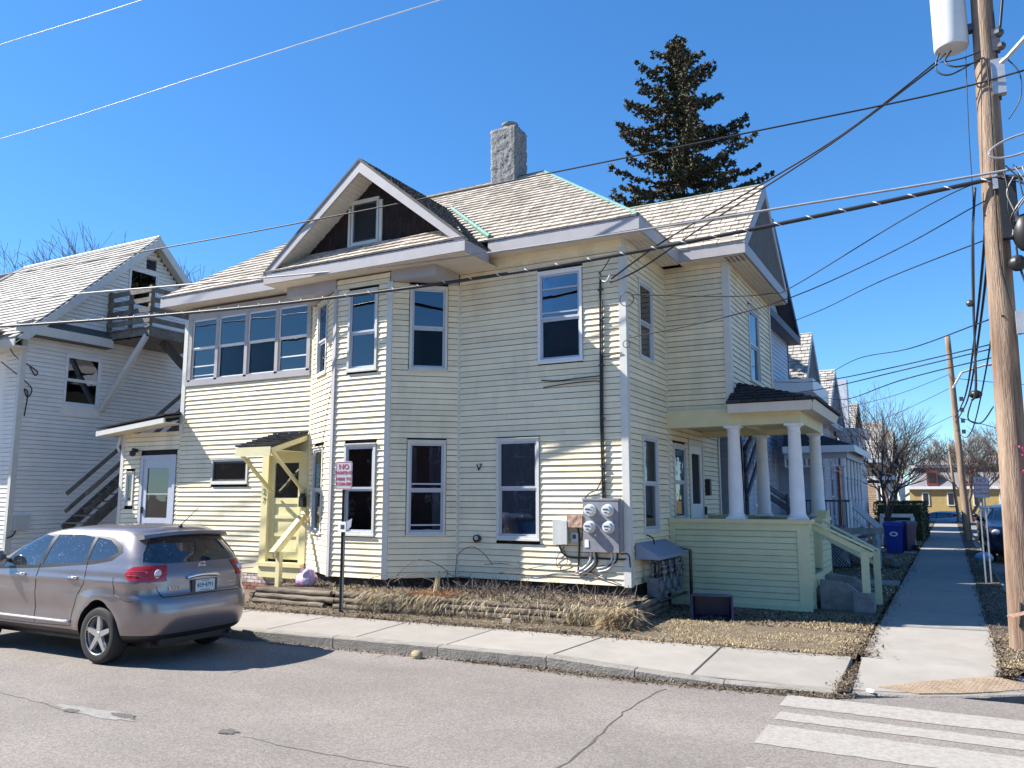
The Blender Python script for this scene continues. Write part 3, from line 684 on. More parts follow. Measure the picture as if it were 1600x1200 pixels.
# brick base under the left part with a skirt board
br = MB(); F_br = Fr((-17.3, YF - .02), (-11.25, YF - .02)); F_br.box(br, 0, F_br.L, -.2, -.012, -.3, .36); brw = br.build('brick_base', 'mortar', house)
row = 0; z = -.04; cnt = 0
while z < .33:
    s = -.1 if row % 2 else 0
    while s < F_br.L:
        a, b = max(0, s + .005), min(F_br.L, s + .20)
        if b - a > .03 and F_br.o.x + b > -14.2:
            mb = MB(); F_br.box(mb, a, b, -.03, .0 + rnd(-.002, .004), z + .004, z + .06); mb.build('brick', 'brick_painted' if z > .1 and noise.noise((s * 1.4, z * 3, 0)) > -.25 else 'brick', brw); cnt += 1
        s += .21
    z += .068; row += 1
mb = MB(); F_left.box(mb, 0, F_left.L - .02, -.02, .028, .36, .53); mb.build('skirt_board', 'siding', house)
mb = MB(); F_low.box(mb, 0, F_low.L, -.02, .028, .36, .53); mb.build('skirt_board', 'siding', house)
# ---- window band of the glazed upper porch
wb = MB(); x0, x1 = F_left.sx(-15.20), F_left.sx(-11.46); zb, zt = 4.52, 5.97
F_left.box(wb, x0 - .02, x1, -.03, .045, 4.42, 4.56); F_left.box(wb, x0 - .02, x1, -.05, .03, zt - .03, 6.2)
xs = [F_left.sx(v) for v in (-15.10, -14.24, -13.33, -12.42, -11.52)]
for v in xs: F_left.box(wb, v - .045, v + .045, -.05, .045, zb, zt)
bandp = wb.build('window_band', 'fascia', house)
for i in range(4):
    a, b = xs[i] + .045, xs[i + 1] - .045; zm = zb + .58 * (zt - zb) * .86 + .03
    sb = MB(); t = .028
    for (q0, q1, dd) in ((zb + .04, zm, -.0), (zm, zt - .03, .02)):
        for c in ((a, a + t, q0, q1), (b - t, b, q0, q1), (a + t, b - t, q0, q0 + t), (a + t, b - t, q1 - t, q1)): F_left.box(sb, c[0], c[1], dd - .03, dd, c[2], c[3])
    if i in (0, 3): F_left.box(sb, a + t, b - t, -.02, .004, zb + .33, zb + .355)
    if i == 0: F_left.box(sb, a + t, b - t, -.02, .004, zb + .12, zb + .14)
    sb.build('sash', 'white', bandp)
    for (q0, q1, dd, mm) in ((zb + .06, zm - .02, -.018, 'screen' if i in (1, 2) else 'glass'), (zm + .02, zt - .05, .002, 'glass')):
        g = MB(); F_left.box(g, a + .02, b - .02, dd, dd + .003, q0, q1); g.build('pane', mm, bandp)
    g = MB(); F_left.box(g, a, b, -.082, -.078, zb, zt); g.build('room_behind', 'interior', bandp)
# ---- small entry at far left: lean-to roof, storm door
f = F_low; a0, a1 = f.sx(-16.58), f.sx(-15.38)
mb = MB(); f.box(mb, a0, a0 + .09, -.02, .03, .55, 2.88); f.box(mb, a1 - .09, a1, -.02, .03, .55, 2.88); f.box(mb, a0 + .09, a1 - .09, -.02, .03, 2.79, 2.88); dr = mb.build('storm_door', 'light_blue' if False else 'sash', house, label='pale blue glazed storm door')
mb = MB(); b0, b1 = a0 + .09, a1 - .09
for c in ((b0, b0 + .14, .58, 2.79), (b1 - .14, b1, .58, 2.79), (b0 + .14, b1 - .14, 2.58, 2.79), (b0 + .14, b1 - .14, .58, 1.45)): f.box(mb, c[0], c[1], -.03, .01, c[2], c[3])
f.box(mb, b0 + .14, b1 - .14, -.02, .008, 1.98, 2.0); mb.build('door_leaf', 'sash', dr)
mb = MB(); f.box(mb, b0 + .14, b1 - .14, -.02, -.014, 1.45, 2.58); mb.build('pane', 'glass', dr)
mb = MB(); f.box(mb, b0 + .10, b1 - .10, -.06, -.05, 1.4, 2.6); mb.build('curtain', 'curtain_light', dr)
mb = MB(); f.box(mb, b0 + .02, b0 + .06, .01, .05, 1.55, 1.70); mb.build('handle', 'black', dr)
mb = MB(); mb.prism([(-17.62, 11.98, 3.44), (-15.28, 11.98, 3.66), (-15.28, 11.98, 3.70), (-17.62, 11.98, 3.48)], (0, 1.2, .22)); rf = mb.build('entry_roof', 'roof_deck', house)
mb = MB(); mb.beam((-17.62, 11.97, 3.40), (-15.3, 11.97, 3.615), .05, .11); mb.box(-17.66, -17.60, 11.95, 13, 3.34, 3.46); mb.build('entry_fascia', 'trim', house)
mb = MB(); mb.prism([(-17.55, 12.0, 3.37), (-15.3, 12.0, 3.56), (-15.3, 12.0, 3.585), (-17.55, 12.0, 3.395)], (0, .45, 0)); mb.build('entry_soffit', 'soffit', house)
slates(rf, (-17.64, 11.95, 3.50), (2.34, 0, .22), (0, 1.2, .23), [(0, 0), (2.36, 0), (2.36, 1.2), (0, 1.2)], e=.2, w=.3, m='slate_dark', limit=60)
mb = MB(); mb.tube([(-16.75, YF - .02, 3.0), (-16.75, YF - .14, 3.02)], .045, 10); mb.ball((-16.72, YF - .16, 2.93), .075, 10); mb.build('porch_lamp', 'black', house)
mb = MB(); mb.tube([(-17.33, YF - .06, 3.36), (-17.36, YF - .1, 3.1), (-17.34, YF - .06, 3.0)], .03, 8); mb.build('downpipe', 'trim', house)
# ---- yellow door with bracketed canopy
f = F_left; s0, s1 = ydoor[0], ydoor[1]
mb = MB(); f.box(mb, s0, s0 + .18, -.05, .045, .40, 2.98); f.box(mb, s1 - .17, s1, -.05, .045, .40, 2.98); f.box(mb, s0 + .18, s1 - .17, -.05, .04, 2.78, 2.98); dcas = mb.build('door_frame', 'door_yellow', house)
d0, d1 = s0 + .18, s1 - .17
mb = MB(); f.box(mb, d0, d0 + .12, -.10, -.02, .66, 2.78); f.box(mb, d1 - .12, d1, -.10, -.02, .66, 2.78)
for z0_, z1_ in ((2.62, 2.78), (1.78, 1.90), (1.48, 1.55), (1.12, 1.19), (.66, .82)): f.box(mb, d0 + .12, d1 - .12, -.10, -.02, z0_, z1_)
for z0_, z1_ in ((1.55, 1.78), (1.19, 1.48), (.82, 1.12)): f.box(mb, d0 + .12, d1 - .12, -.10, -.045, z0_, z1_)
ydr = mb.build('front_door', 'door_yellow', house, label='yellow panelled door with a dark pane')
mb = MB(); f.box(mb, d0 + .12, d1 - .12, -.05, -.044, 1.90, 2.62); mb.build('pane', 'glass', ydr)
mb = MB(); f.box(mb, d0 + .12, d1 - .12, -.07, -.065, 1.90, 2.62); mb.build('room_behind', 'interior', ydr)
mb = MB(); f.box(mb, s0 + .05, s1, -.05, .16, .52, .60); f.box(mb, s0 + .08, s1, -.05, .12, .30, .52); mb.build('door_step', 'door_yellow', house)
# canopy
cz0, cz1, cy = 2.84, 3.16, 11.42; cx0, cx1 = -12.38, -11.47
mb = MB(); mb.prism([(cx0, cy, cz0), (cx0, cy, cz0 + .05), (cx0, YF - .01, cz1 + .05), (cx0, YF - .01, cz1)], (cx1 - cx0, 0, 0)); can = mb.build('door_canopy', 'roof_deck', house)
slates(can, (cx0 - .03, cy - .03, cz0 + .05), (1, 0, 0), (0, YF - cy, cz1 - cz0), [(0, 0), (cx1 - cx0 + .06, 0), (cx1 - cx0 + .06, 1.06), (0, 1.06)], e=.15, w=.3, m='slate_dark', limit=60)
mb = MB(); mb.box(cx0 - .02, cx1 + .01, cy - .04, cy - .012, cz0 - .13, cz0 + .045); mb.beam((cx1, cy, cz0 - .03), (cx1, YF - .03, cz1 - .04), .035, .10); mb.beam((cx0, cy, cz0 - .03), (cx0, YF - .03, cz1 - .04), .035, .10); mb.build('fascia', 'beam_yellow', can)
mb = MB(); mb.box(cx0 + .02, cx1 - .02, cy, YF - .03, cz0 - .03, cz0 - .005); mb.build('canopy_soffit', 'beam_yellow', can)
for x in (cx0 + .03, cx1 - .0): mb = MB(); mb.beam((x, cy + .05, cz0 - .06), (x, YF - .07, 2.02), .055, .06, (1, 0, 0)); mb.build('bracket', 'door_yellow', can)
mb = MB(); mb.box(cx1 - .10, cx1 + .03, YF - .10, YF - .04, 1.7, 2.1); mb.build('bracket', 'door_yellow', can)
text_obj('2', .17, 'dark', dcas, Matrix.Translation((-12.57, YF - .056, 2.02)) @ Matrix.Rotation(R(90), 4, 'X'), name='house_number')
text_obj('7', .17, 'dark', dcas, Matrix.Translation((-12.57, YF - .056, 1.84)) @ Matrix.Rotation(R(90), 4, 'X'), name='house_number')
mb = MB(); mb.box(-11.52, -11.40, YF - .16, YF - .06, 1.72, 1.93); mb.lathe([(.0, -.02), (.055, -.02), (.06, .06), (.001, .06)], 12, (-11.46, YF - .11, 1.93)); mb.build('letter_box', 'black', house)
# handrail to the yellow door
mb = MB(); mb.box(-11.11, -11.02, 11.29, 11.38, -.02, .90); mb.build('rail_post', 'door_yellow', house)
mb = MB(); mb.beam((-11.08, 11.15, .90), (-11.43, 12.36, 1.62), .10, .035); mb.beam((-11.08, 11.2, .82), (-11.42, 12.36, 1.52), .04, .10); mb.build('handrail', 'door_yellow', house)
# ---- roofs
EY, EX, EZ, PT = 12.03, -4.17, 6.46, .80
LX = -15.72; RX0, RX1 = -12.45, -7.47; RZ = EZ + 3.27 * PT; RY = EY + 3.27; BY = EY + 6.54
mb = MB(); A = [(LX, EY, EZ), (EX, EY, EZ), (EX, BY, EZ), (LX, BY, EZ), (RX0, RY, RZ), (RX1, RY, RZ)]
mb.add(A, [(0, 1, 5, 4), (1, 2, 5), (2, 3, 4, 5), (3, 0, 4), (3, 2, 1, 0)]); roof = mb.build('roof', 'roof_deck', house)
sl = math.hypot(1, PT)
DXc, DXh, DY, DZ = -9.32, 2.34, 11.24, 6.31; DAp = DZ + DXh * .81
def inside_dormer(u, v):
    x = LX + u; zz = EZ + v / sl * PT; return abs(x - DXc) < (DAp - zz) / .81 - .05
slates(roof, (LX, EY - .03, EZ + .0), (1, 0, 0), (0, 1, PT), [(0, 0), (EX - LX, 0), (RX1 - LX, 3.27 * sl), (RX0 - LX, 3.27 * sl)], e=.185, w=.215, limit=300, skip=inside_dormer)
slates(roof, (EX + .02, EY, EZ), (0, 1, 0), (-1, 0, PT), [(0, 0), (6.5, 0), (3.27, 3.27 * sl)], e=.185, w=.4, m='slate', limit=0)
def strip(a, b, w, m, name, par, off=.03):
    mb = MB(); a = Vector(a) + Vector((0, 0, off)); b = Vector(b) + Vector((0, 0, off)); mb.tube([a, a.lerp(b, .5), b], w, 6); return mb.build(name, m, par)
strip((EX, EY, EZ), (RX1, RY, RZ), .045, 'copper', 'hip_flashing', roof); strip((LX, EY, EZ), (RX0, RY, RZ), .03, 'roof_deck', 'hip_cap', roof, .015); strip((RX0, RY, RZ), (RX1, RY, RZ), .04, 'dark_metal', 'ridge_cap', roof, .02)
# fascia and soffit of the main eaves
def fascia(par, a, b, h=.22, t=.03, m='fascia', z=EZ):
    a = Vector(a); b = Vector(b); d = (b - a).normalized(); n = Vector((d.y, -d.x, 0)); mb = MB(); mb.prism([a + Vector((0, 0, z - h)), b + Vector((0, 0, z - h)), b + n * t + Vector((0, 0, z - h)), a + n * t + Vector((0, 0, z - h))], (0, 0, h - .004)); return mb.build('fascia', m, par)
fascia(house, (LX, EY, 0), (DXc - DXh, EY, 0)); fascia(house, (DXc + DXh, EY, 0), (EX + .03, EY, 0)); fascia(house, (EX, EY, 0), (EX, 14.27, 0))
fascia(house, (LX, BY, 0), (LX, EY, 0))
mb = MB(); mb.box(LX + .02, EX - .01, EY + .02, YF + .1, EZ - .20, EZ - .18); mb.build('soffit', 'soffit', house)
def perforated(name, f, s0, s1, d0, d1, z, par):     # slatted soffit: crossing strips with dark gaps
    mb = MB(); f.box(mb, s0, s1, d0, d1, z + .012, z + .016); p = mb.build(name, 'dark', par); mb = MB(); s = s0
    while s < s1: f.box(mb, s, min(s + .045, s1), d0, d1, z, z + .01); s += .075
    d = d0
    while d < d1: f.box(mb, s0, s1, d, d + .03, z - .002, z + .006); d += .085
    mb.build('soffit_strip', 'soffit', p, kind='stuff'); return p
perforated('soffit', F_side, -.38, 1.9, .0, .39, EZ - .21, house)
# frieze under the main soffit
mb = MB(); F_main.box(mb, .03, F_main.L - .03, .0, .028, 6.12, 6.27); mb.build('frieze', 'siding', house); mb = MB(); F_side.box(mb, .03, F_side.L - .03, 0, .028, 6.12, 6.26); mb.build('frieze', 'siding', house)
# ---- dormer gable over the bay
yb = EY + (DAp - EZ) / PT
mb = MB(); gy = DY + .48
mb.prism([(DXc - DXh + .1, gy, DZ - .15), (DXc + DXh - .1, gy, DZ - .15), (DXc, gy, DAp - .16)], (0, .1, 0)); gable = mb.build('gable', 'dark', house)
# shingles of the dark gable wall
mb = MB(); z = DZ + .10; r = 0
while z < DAp - .25:
    hw = (DAp - .16 - z) / .81; x = DXc - hw - (.05 if r % 2 else 0)
    while x < DXc + hw - .05:
        if x > DXc - hw and not (-9.93 < x + .05 < -9.17 and z < 7.7): mb.box(x, x + .10, gy - .012 - rnd(0, .004), gy, z, z + .15)
        x += .105
    z += .14; r += 1
mb.build('gable_shingles', 'maroon', gable, kind='stuff')
FG = Fr((-12, gy), (-7, gy)); window(house, FG, FG.sx(-9.88), FG.sx(-9.22), 6.74, 7.60, style='fixed', m_cas='trim', m_sash='dark_metal')
mb = MB(); FG.box(mb, FG.sx(-9.95), FG.sx(-9.90), .0, .04, 6.7, 7.5); FG.box(mb, FG.sx(-9.20), FG.sx(-9.13), .0, .04, 6.7, 7.55); mb.build('window_trim', 'trim', house)
# gable roof planes
nrm = math.hypot(1, .81)
for sgn in (-1, 1):
    mb = MB(); ex = DXc + sgn * (DXh + .0); P = [(ex, DY, DZ), (DXc, DY, DAp), (DXc, yb, DAp), (ex, EY - .05, DZ), ]
    P = [(p[0], p[1] - (.05 if p[1] == DY else 0), p[2] + .02) for p in P]; mb.prism(P, (0, 0, -.05)); gr = mb.build('gable_roof', 'roof_deck', house)
    dz = .0
    # slates: u from front to back
    O = (ex, DY - .02, DZ); poly = [(0, 0), (EY - DY, 0), (yb - DY, DXh * nrm), (0, DXh * nrm)]
    if sgn > 0: slates(gr, O, (0, 1, 0), (-sgn, 0, .81), poly, e=.185, w=.215, m='slate_dark', limit=200, th=.003)  # dark slates; the shade of this slope is put into their colour too
    # raking boards and their soffit
    mb = MB(); q = Vector((0, 0, 1)); a = Vector((ex + sgn * .06, DY, DZ - .04)); b = Vector((DXc, DY, DAp + .012)); dn = .21
    mb.prism([a, b, b - q * .27, a + Vector((-sgn * .25, 0, -.0))], (0, -.035, 0)); mb.build('raking_board', 'fascia', house)
    mb = MB(); a2 = Vector((ex - sgn * .18, DY, DZ + .02)); b2 = Vector((DXc, DY, DAp - .20)); mb.prism([a2, b2, b2 + q * .02, a2 + q * .02], (0, gy - DY, 0)); rs = mb.build('raking_soffit', 'soffit', house)
    mb = MB(); t = 0
    while t < .97: p0 = a2.lerp(b2, t); p1 = a2.lerp(b2, t + .014); mb.prism([p0 - q * .008, p1 - q * .008, p1, p0], (0, gy - DY, 0)); t += .035
    mb.build('soffit_strip', 'trim', rs, kind='stuff')
# pent roof at the gable's foot
mb = MB(); mb.add([(DXc - DXh, DY, DZ - .02), (DXc + DXh, DY, DZ - .02), (DXc + DXh - .46, gy, DZ + .37), (DXc - DXh + .46, gy, DZ + .37), (DXc - DXh, gy, DZ - .05), (DXc + DXh, gy, DZ - .05)], [(0, 1, 2, 3), (0, 4, 5, 1), (1, 5, 2), (0, 3, 4), (3, 2, 5, 4)]); pent = mb.build('pent_roof', 'roof_deck', house)
slates(pent, (DXc - DXh, DY - .03, DZ - .01), (1, 0, 0), (0, gy - DY, .39), [(.0, 0), (2 * DXh, 0), (2 * DXh - .42, .62), (.42, .62)], e=.17, w=.215, limit=80)
# cornice box of the dormer: fascia and soffit
mb = MB(); x0, x1 = DXc - DXh, DXc + DXh
mb.box(x0, x1, DY - .03, DY, DZ - .23, DZ - .02); mb.box(x1 - .03, x1, DY, EY + .0, DZ - .23, DZ - .02); mb.box(x0, x0 + .03, DY, EY, DZ - .23, DZ - .02); mb.build('fascia', 'fascia', house)
mb = MB(); mb.box(x0 + .03, x1 - .03, DY, YF + .05, DZ - .235, DZ - .215); mb.build('soffit', 'soffit', house)
FD = Fr((x0, DY), (x1, DY), True); 
# triangular boxes filling the corners above the bay's slanted sides
for tri in ([(-8.80, 11.575), (-7.84, 11.62), (-7.84, YF - .02)], [(-10.1, 11.575), (-11.42, 11.62), (-11.42, YF - .02)]):
    mb = MB(); mb.prism([(x, y, 5.865) for x, y in tri], (0, 0, DZ - .236 - 5.865)); mb.build('corner_box', 'fascia', house)
# ---- chimney
ch = MB(); cx0_, cx1_, cy0, cy1 = -8.66, -8.02, 15.0, 15.55
def rough_box(mb, x0, x1, y0, y1, z0, z1, n=14, nz=36, amp=.018):
    ring = [(x0 + (x1 - x0) * i / n, y0) for i in range(n)] + [(x1, y0 + (y1 - y0) * i / n) for i in range(n)] + [(x1 - (x1 - x0) * i / n, y1) for i in range(n)] + [(x0, y1 - (y1 - y0) * i / n) for i in range(n)]
    cx, cy_ = (x0 + x1) / 2, (y0 + y1) / 2; k = len(ring); o = len(mb.v)
    for j in range(nz + 1):
        z = z0 + (z1 - z0) * j / nz
        for (x, y) in ring:
            a = amp * (noise.noise((x * 11, y * 11, z * 11)) + .7 * noise.noise((x * 27, y * 27, z * 27))) * 1.6; d = Vector((x - cx, y - cy_, 0)).normalized(); mb.v.append((x + d.x * a, y + d.y * a, z + a * .3))
    for j in range(nz):
        for i in range(k): mb.f.append((o + j * k + i, o + j * k + (i + 1) % k, o + (j + 1) * k + (i + 1) % k, o + (j + 1) * k + i)); mb.m.append(0)
    mb.f.append(tuple(o + nz * k + i for i in range(k))); mb.m.append(0)
rough_box(ch, cx0_, cx1_, cy0, cy1, 8.4, 10.22); chim = ch.build('chimney', 'stucco', house, smooth=True)
mb = MB(); mb.lathe([(.16, 10.15), (.16, 10.34), (.19, 10.36), (.19, 10.40), (.13, 10.40), (.12, 10.2)], 18, ((cx0_ + cx1_) / 2 + .03, (cy0 + cy1) / 2, 0)); mb.build('chimney_pot', 'old_concrete', chim)
# ---- wing roof and its gable towards the side street
WX, WY0, WY1, WZ = -2.96, 14.27, 18.6, 6.50; WYc = (WY0 + WY1) / 2; WA = WZ + (WYc - WY0) * .84
mb = MB(); xin = -7.0
mb.prism([(WX, WY0, WZ - .02), (WX, WY1, WZ - .02), (WX, WYc, WA)], (xin - WX, 0, 0)); wr_ = mb.build('wing_roof', 'roof_deck', house)
n2 = math.hypot(1, .84); hgt = (WYc - WY0) * n2
def under_main(u, v):
    x = WX - .0 - u; yy = WY0 + v / n2; z = WZ + v / n2 * .84; main = EZ + (EX - x) * PT if x < EX else -9; mf = EZ + (yy - EY) * PT; return min(main, mf) > z + .02
slates(wr_, (WX + .03, WY0 - .03, WZ - .01), (-1, 0, 0), (0, 1, .84), [(0, 0), (3.9, 0), (3.9, hgt), (0, hgt)], e=.2, w=.27, limit=300, skip=under_main)
strip((WX, WYc, WA), (-6.0, WYc, WA), .045, 'copper', 'ridge_cap', wr_, .0)
strip((EX + .02, EY + 2.2, EZ + .0), (EX - 1.45, 15.8, EZ + 1.45 * .84), .04, 'dark_metal', 'valley_flashing', wr_, .03)
mb = MB(); mb.prism([(-4.22, 14.22, 6.485), (-3.98, 14.22, 6.485), (-4.1, 14.45, 6.68), (-4.3, 14.45, 6.68)], (0, 0, .02)); mb.build('valley_flashing', 'copper', wr_)
mb = MB(); mb.prism([(-6.92, 11.235, 6.32), (-6.80, 11.235, 6.31), (-6.80, 12.0, 6.50), (-6.95, 12.0, 6.60)], (0, 0, .012)); 
strip((DXc + DXh + .02, 12.03, 6.50), (DXc + .2, yb - .1, DAp - .1), .05, 'copper', 'valley_flashing', roof, .05)
fascia(house, (EX + .03, WY0, 0), (WX + .03, WY0, 0), z=WZ); fascia(house, (WX, WY0, 0), (WX, WY1, 0), z=WZ)
mb = MB(); mb.box(EX + .0, WX - .02, WY0 + .02, 14.72, WZ - .235, WZ - .215); mb.build('soffit', 'soffit', house)
perforated('soffit', F_wingS, -.3, 4.0, .0, .39, WZ - .235, house)
for sg in (-1, 1):
    ey = WYc + sg * (WYc - WY0) ; q = Vector((0, 0, 1)); a = Vector((WX, ey + sg * .06, WZ - .03)); b = Vector((WX, WYc, WA + .02))
    mb = MB(); mb.prism([a, b, b - q * .27, a + Vector((0, -sg * .25, 0))], (.035, 0, 0)); mb.build('raking_board', 'fascia', house)
    a2 = Vector((WX, ey - sg * .18, WZ + .02)); b2 = Vector((WX, WYc, WA - .2)); mb = MB(); mb.prism([a2, b2, b2 + q * .02, a2 + q * .02], (-.42, 0, 0)); rs = mb.build('raking_soffit', 'soffit', house)
    mb = MB(); t = 0
    while t < .97: p0 = a2.lerp(b2, t); p1 = a2.lerp(b2, t + .014); mb.prism([p0 - q * .008, p1 - q * .008, p1, p0], (-.42, 0, 0)); t += .035
    mb.build('soffit_strip', 'dark_trim', rs, kind='stuff')
mb = MB(); mb.prism([(WX - .42, WY0 + .15, WZ - .1), (WX - .42, WY1 - .15, WZ - .1), (WX - .42, WYc, WA - .22)], (-.1, 0, 0)); mb.build('gable', 'maroon', house)
mb = MB(); mb.prism([(WX, WY0, WZ - .02), (WX - .42, WY0, WZ + .34), (WX - .42, WY0, WZ - .05)], (0, WY1 - WY0, 0)); mb.build('pent_roof', 'slate', house)
# ---- side porch: parapet, columns, beam, hip roof
PX, PY0, PY1, PZ = -2.14, 14.50, 17.30, 1.50
FP = Fr((XS + .02, PY0), (PX, PY0)); mb = MB(); FP.box(mb, 0, FP.L, -.10, -.04, -.05, PZ - .04); FP.box(mb, 0, .11, -.04, .012, .0, PZ - .04); FP.box(mb, FP.L - .18, FP.L, -.10, .012, .0, PZ - .04); FP.box(mb, .11, FP.L - .18, -.04, .012, PZ - .16, PZ - .04); FP.box(mb, .11, FP.L - .18, -.04, .012, .0, .09)
par = mb.build('porch_wall', 'porch_green', house)
zz = .09; n = 12; hh = (PZ - .16 - .09) / n
for i in range(n): mb = MB(); board_mesh(mb, Fr((XS + .135, PY0 + .018), (PX - .185, PY0 + .018)), 0, FP.L - .30, zz, hh - .001, .014); mb.build('siding_board', 'porch_green', par); zz += hh
mb = MB(); mb.box(XS + .02, PX + .04, PY0 - .05, PY0 + .13, PZ - .04, PZ + .03); mb.build('wall_cap', 'beam_yellow', par)
# right-hand (street) side: two piers of parapet with the step opening between
for (a, b) in ((PY0, 15.02), (16.05, PY1)):
    FS = Fr((PX, a), (PX, b)); mb = MB(); FS.box(mb, .0, FS.L, -.12, -.02, .0 if a < 15 else .45, PZ - .04); FS.box(mb, 0, .08, -.02, .012, 0 if a < 15 else .45, PZ - .04); FS.box(mb, FS.L - .08, FS.L, -.02, .012, 0 if a < 15 else .45, PZ - .04); FS.box(mb, .08, FS.L - .08, -.02, .012, PZ - .14, PZ - .04)
    pr = mb.build('porch_wall', 'porch_green', house); zz = .1 if a < 15 else .5; 
    while zz < PZ - .15: mb = MB(); board_mesh(mb, FS, .08, FS.L - .08, zz, .104, .012); mb.build('siding_board', 'porch_green', pr); zz += .106
    mb = MB(); FS.box(mb, -.02, FS.L + .03, -.14, .04, PZ - .04, PZ + .03); mb.build('wall_cap', 'beam_yellow', pr)
mb = MB(); mb.box(PX - .35, PX - .02, 15.0, 15.04, .5, PZ - .05); mb.box(PX - .35, PX - .02, 16.02, 16.06, .5, PZ - .05); mb.box(PX - .1, PX + .03, 15.02, 16.05, .36, .58); mb.build('porch_wall', 'porch_green', house)
mb = MB(); mb.box(XS, PX - .02, PY0 + .1, PY1, .55, .62); mb.build('porch_floor', 'old_wood', house)
FB = Fr((XS, PY1), (PX, PY1)); mb = MB(); FB.box(mb, 0, FB.L, -.06, .0, 0, PZ); FB.box(mb, 0, FB.L, -.1, .04, PZ, PZ + .05); mb.build('porch_wall', 'porch_green', house)
def column(x, y, z0, z1):
    k = z1 - z0; mb = MB(); mb.box(x - .155, x + .155, y - .155, y + .155, z0, z0 + .035)
    mb.lathe([(.15, z0 + .035), (.155, z0 + .06), (.135, z0 + .085), (.128, z0 + .11), (.125, z0 + k * .35), (.105, z1 - .17), (.112, z1 - .16), (.112, z1 - .14), (.103, z1 - .135), (.105, z1 - .08), (.13, z1 - .05), (.14, z1 - .035)], 28, (x, y, 0)); mb.box(x - .145, x + .145, y - .145, y + .145, z1 - .035, z1)
    mb.build('column', 'column', house, smooth=40)
for (x, y) in ((-3.36, 14.66), (-2.31, 14.66), (-3.36, 17.15), (-2.31, 17.15)): column(x, y, PZ + .03, 3.19)
mb = MB(); bz0, bz1 = 3.19, 3.42
mb.box(XS, -2.17, 14.54, 14.78, bz0, bz1 - (0)); mb.box(-2.42, -2.17, 14.78, 17.28, bz0, bz1); mb.box(XS, -2.42, 17.04, 17.28, bz0, bz1); mb.build('porch_beam', 'beam_yellow', house)
mb = MB(); mb.box(XS, -3.3, 14.54, 14.60, bz1, 3.51); mb.build('porch_beam', 'beam_yellow', house)
mb = MB(); mb.box(XS, -2.4, 14.78, 17.05, 3.30, 3.33); mb.build('porch_ceiling', 'beam_yellow', house)
mb = MB(); mb.box(-3.42, -3.24, 14.78, 17.04, 3.22, 3.30); mb.build('porch_beam', 'beam_yellow', house)
hx, hy0, hy1, hz = -1.93, 14.30, 17.52, 3.42
mb = MB(); mb.box(-3.34, hx - .03, hy0, 14.54, hz - .015, hz + .0); mb.box(-2.17, hx - .03, hy0, hy1, hz - .016, hz - .002); mb.build('soffit', 'soffit', house)
mb = MB(); mb.prism([(-3.36, hy0, hz - .03), (hx, hy0, hz - .03), (hx, hy0 - .05, hz + .13), (-3.36, hy0 - .05, hz + .13)], (0, .03, 0)); mb.prism([(hx, hy0, hz - .03), (hx, hy1, hz - .03), (hx + .05, hy1 + .05, hz + .13), (hx + .05, hy0 - .05, hz + .13)], (-.03, 0, 0)); mb.build('fascia', 'trim', house)
hx += .07; hy0 -= .07; hy1 += .07; rz_ = hz + .135
mb = MB(); ridge_y0, ridge_y1, rzz = 15.15, 16.7, 4.02
V_ = [(-3.37, hy0, rz_), (hx, hy0, rz_), (hx, hy1, rz_), (-3.37, hy1, rz_), (-3.37, ridge_y0, rzz), (-3.37, ridge_y1, rzz)]
mb.add(V_, [(0, 1, 4), (1, 2, 5, 4), (2, 3, 5), (3, 0, 4, 5), (3, 2, 1, 0)]); prf = mb.build('porch_roof', 'slate_dark', house)
vv = Vector((0, ridge_y0 - hy0, rzz - rz_)); l = vv.length
slates(prf, (-3.37, hy0 - .02, rz_), (1, 0, 0), vv, [(0, 0), (hx + 3.37, 0), (0, l)], e=.14, w=.3, m='slate_dark', limit=60)
vv = Vector((-3.37 - hx, 0, rzz - rz_)); l = vv.length
slates(prf, (hx + .02, hy0, rz_), (0, 1, 0), vv, [(0, 0), (hy1 - hy0, 0), (ridge_y1 - hy0, l), (ridge_y0 - hy0, l)], e=.14, w=.3, m='slate_dark', limit=120)
# porch door
f = F_side2; a, b = f.sy(15.90), f.sy(17.0)
mb = MB()
for c in ((a, a + .1, .62, 3.08), (b - .1, b, .62, 3.08), (a + .1, b - .1, 2.96, 3.08)): f.box(mb, c[0], c[1], -.05, .03, c[2], c[3])
pd = mb.build('porch_door', 'trim', house); mb = MB()
for c in ((a + .1, a + .24, .62, 2.96), (b - .24, b - .1, .62, 2.96), (a + .24, b - .24, 2.8, 2.96), (a + .24, b - .24, .62, 1.78)): f.box(mb, c[0], c[1], -.03, .01, c[2], c[3])
mb.build('door_leaf', 'white', pd); mb = MB(); f.box(mb, a + .24, b - .24, -.03, -.02, 1.78, 2.8); mb.build('pane', 'interior', pd)
mb = MB(); f.box(mb, b + .08, b + .2, .01, .12, 1.95, 2.3); mb.build('letter_box', 'black', house); mb = MB(); f.box(mb, b - .08, b - .04, .03, .08, 1.55, 1.72); mb.build('handle', 'black', pd)
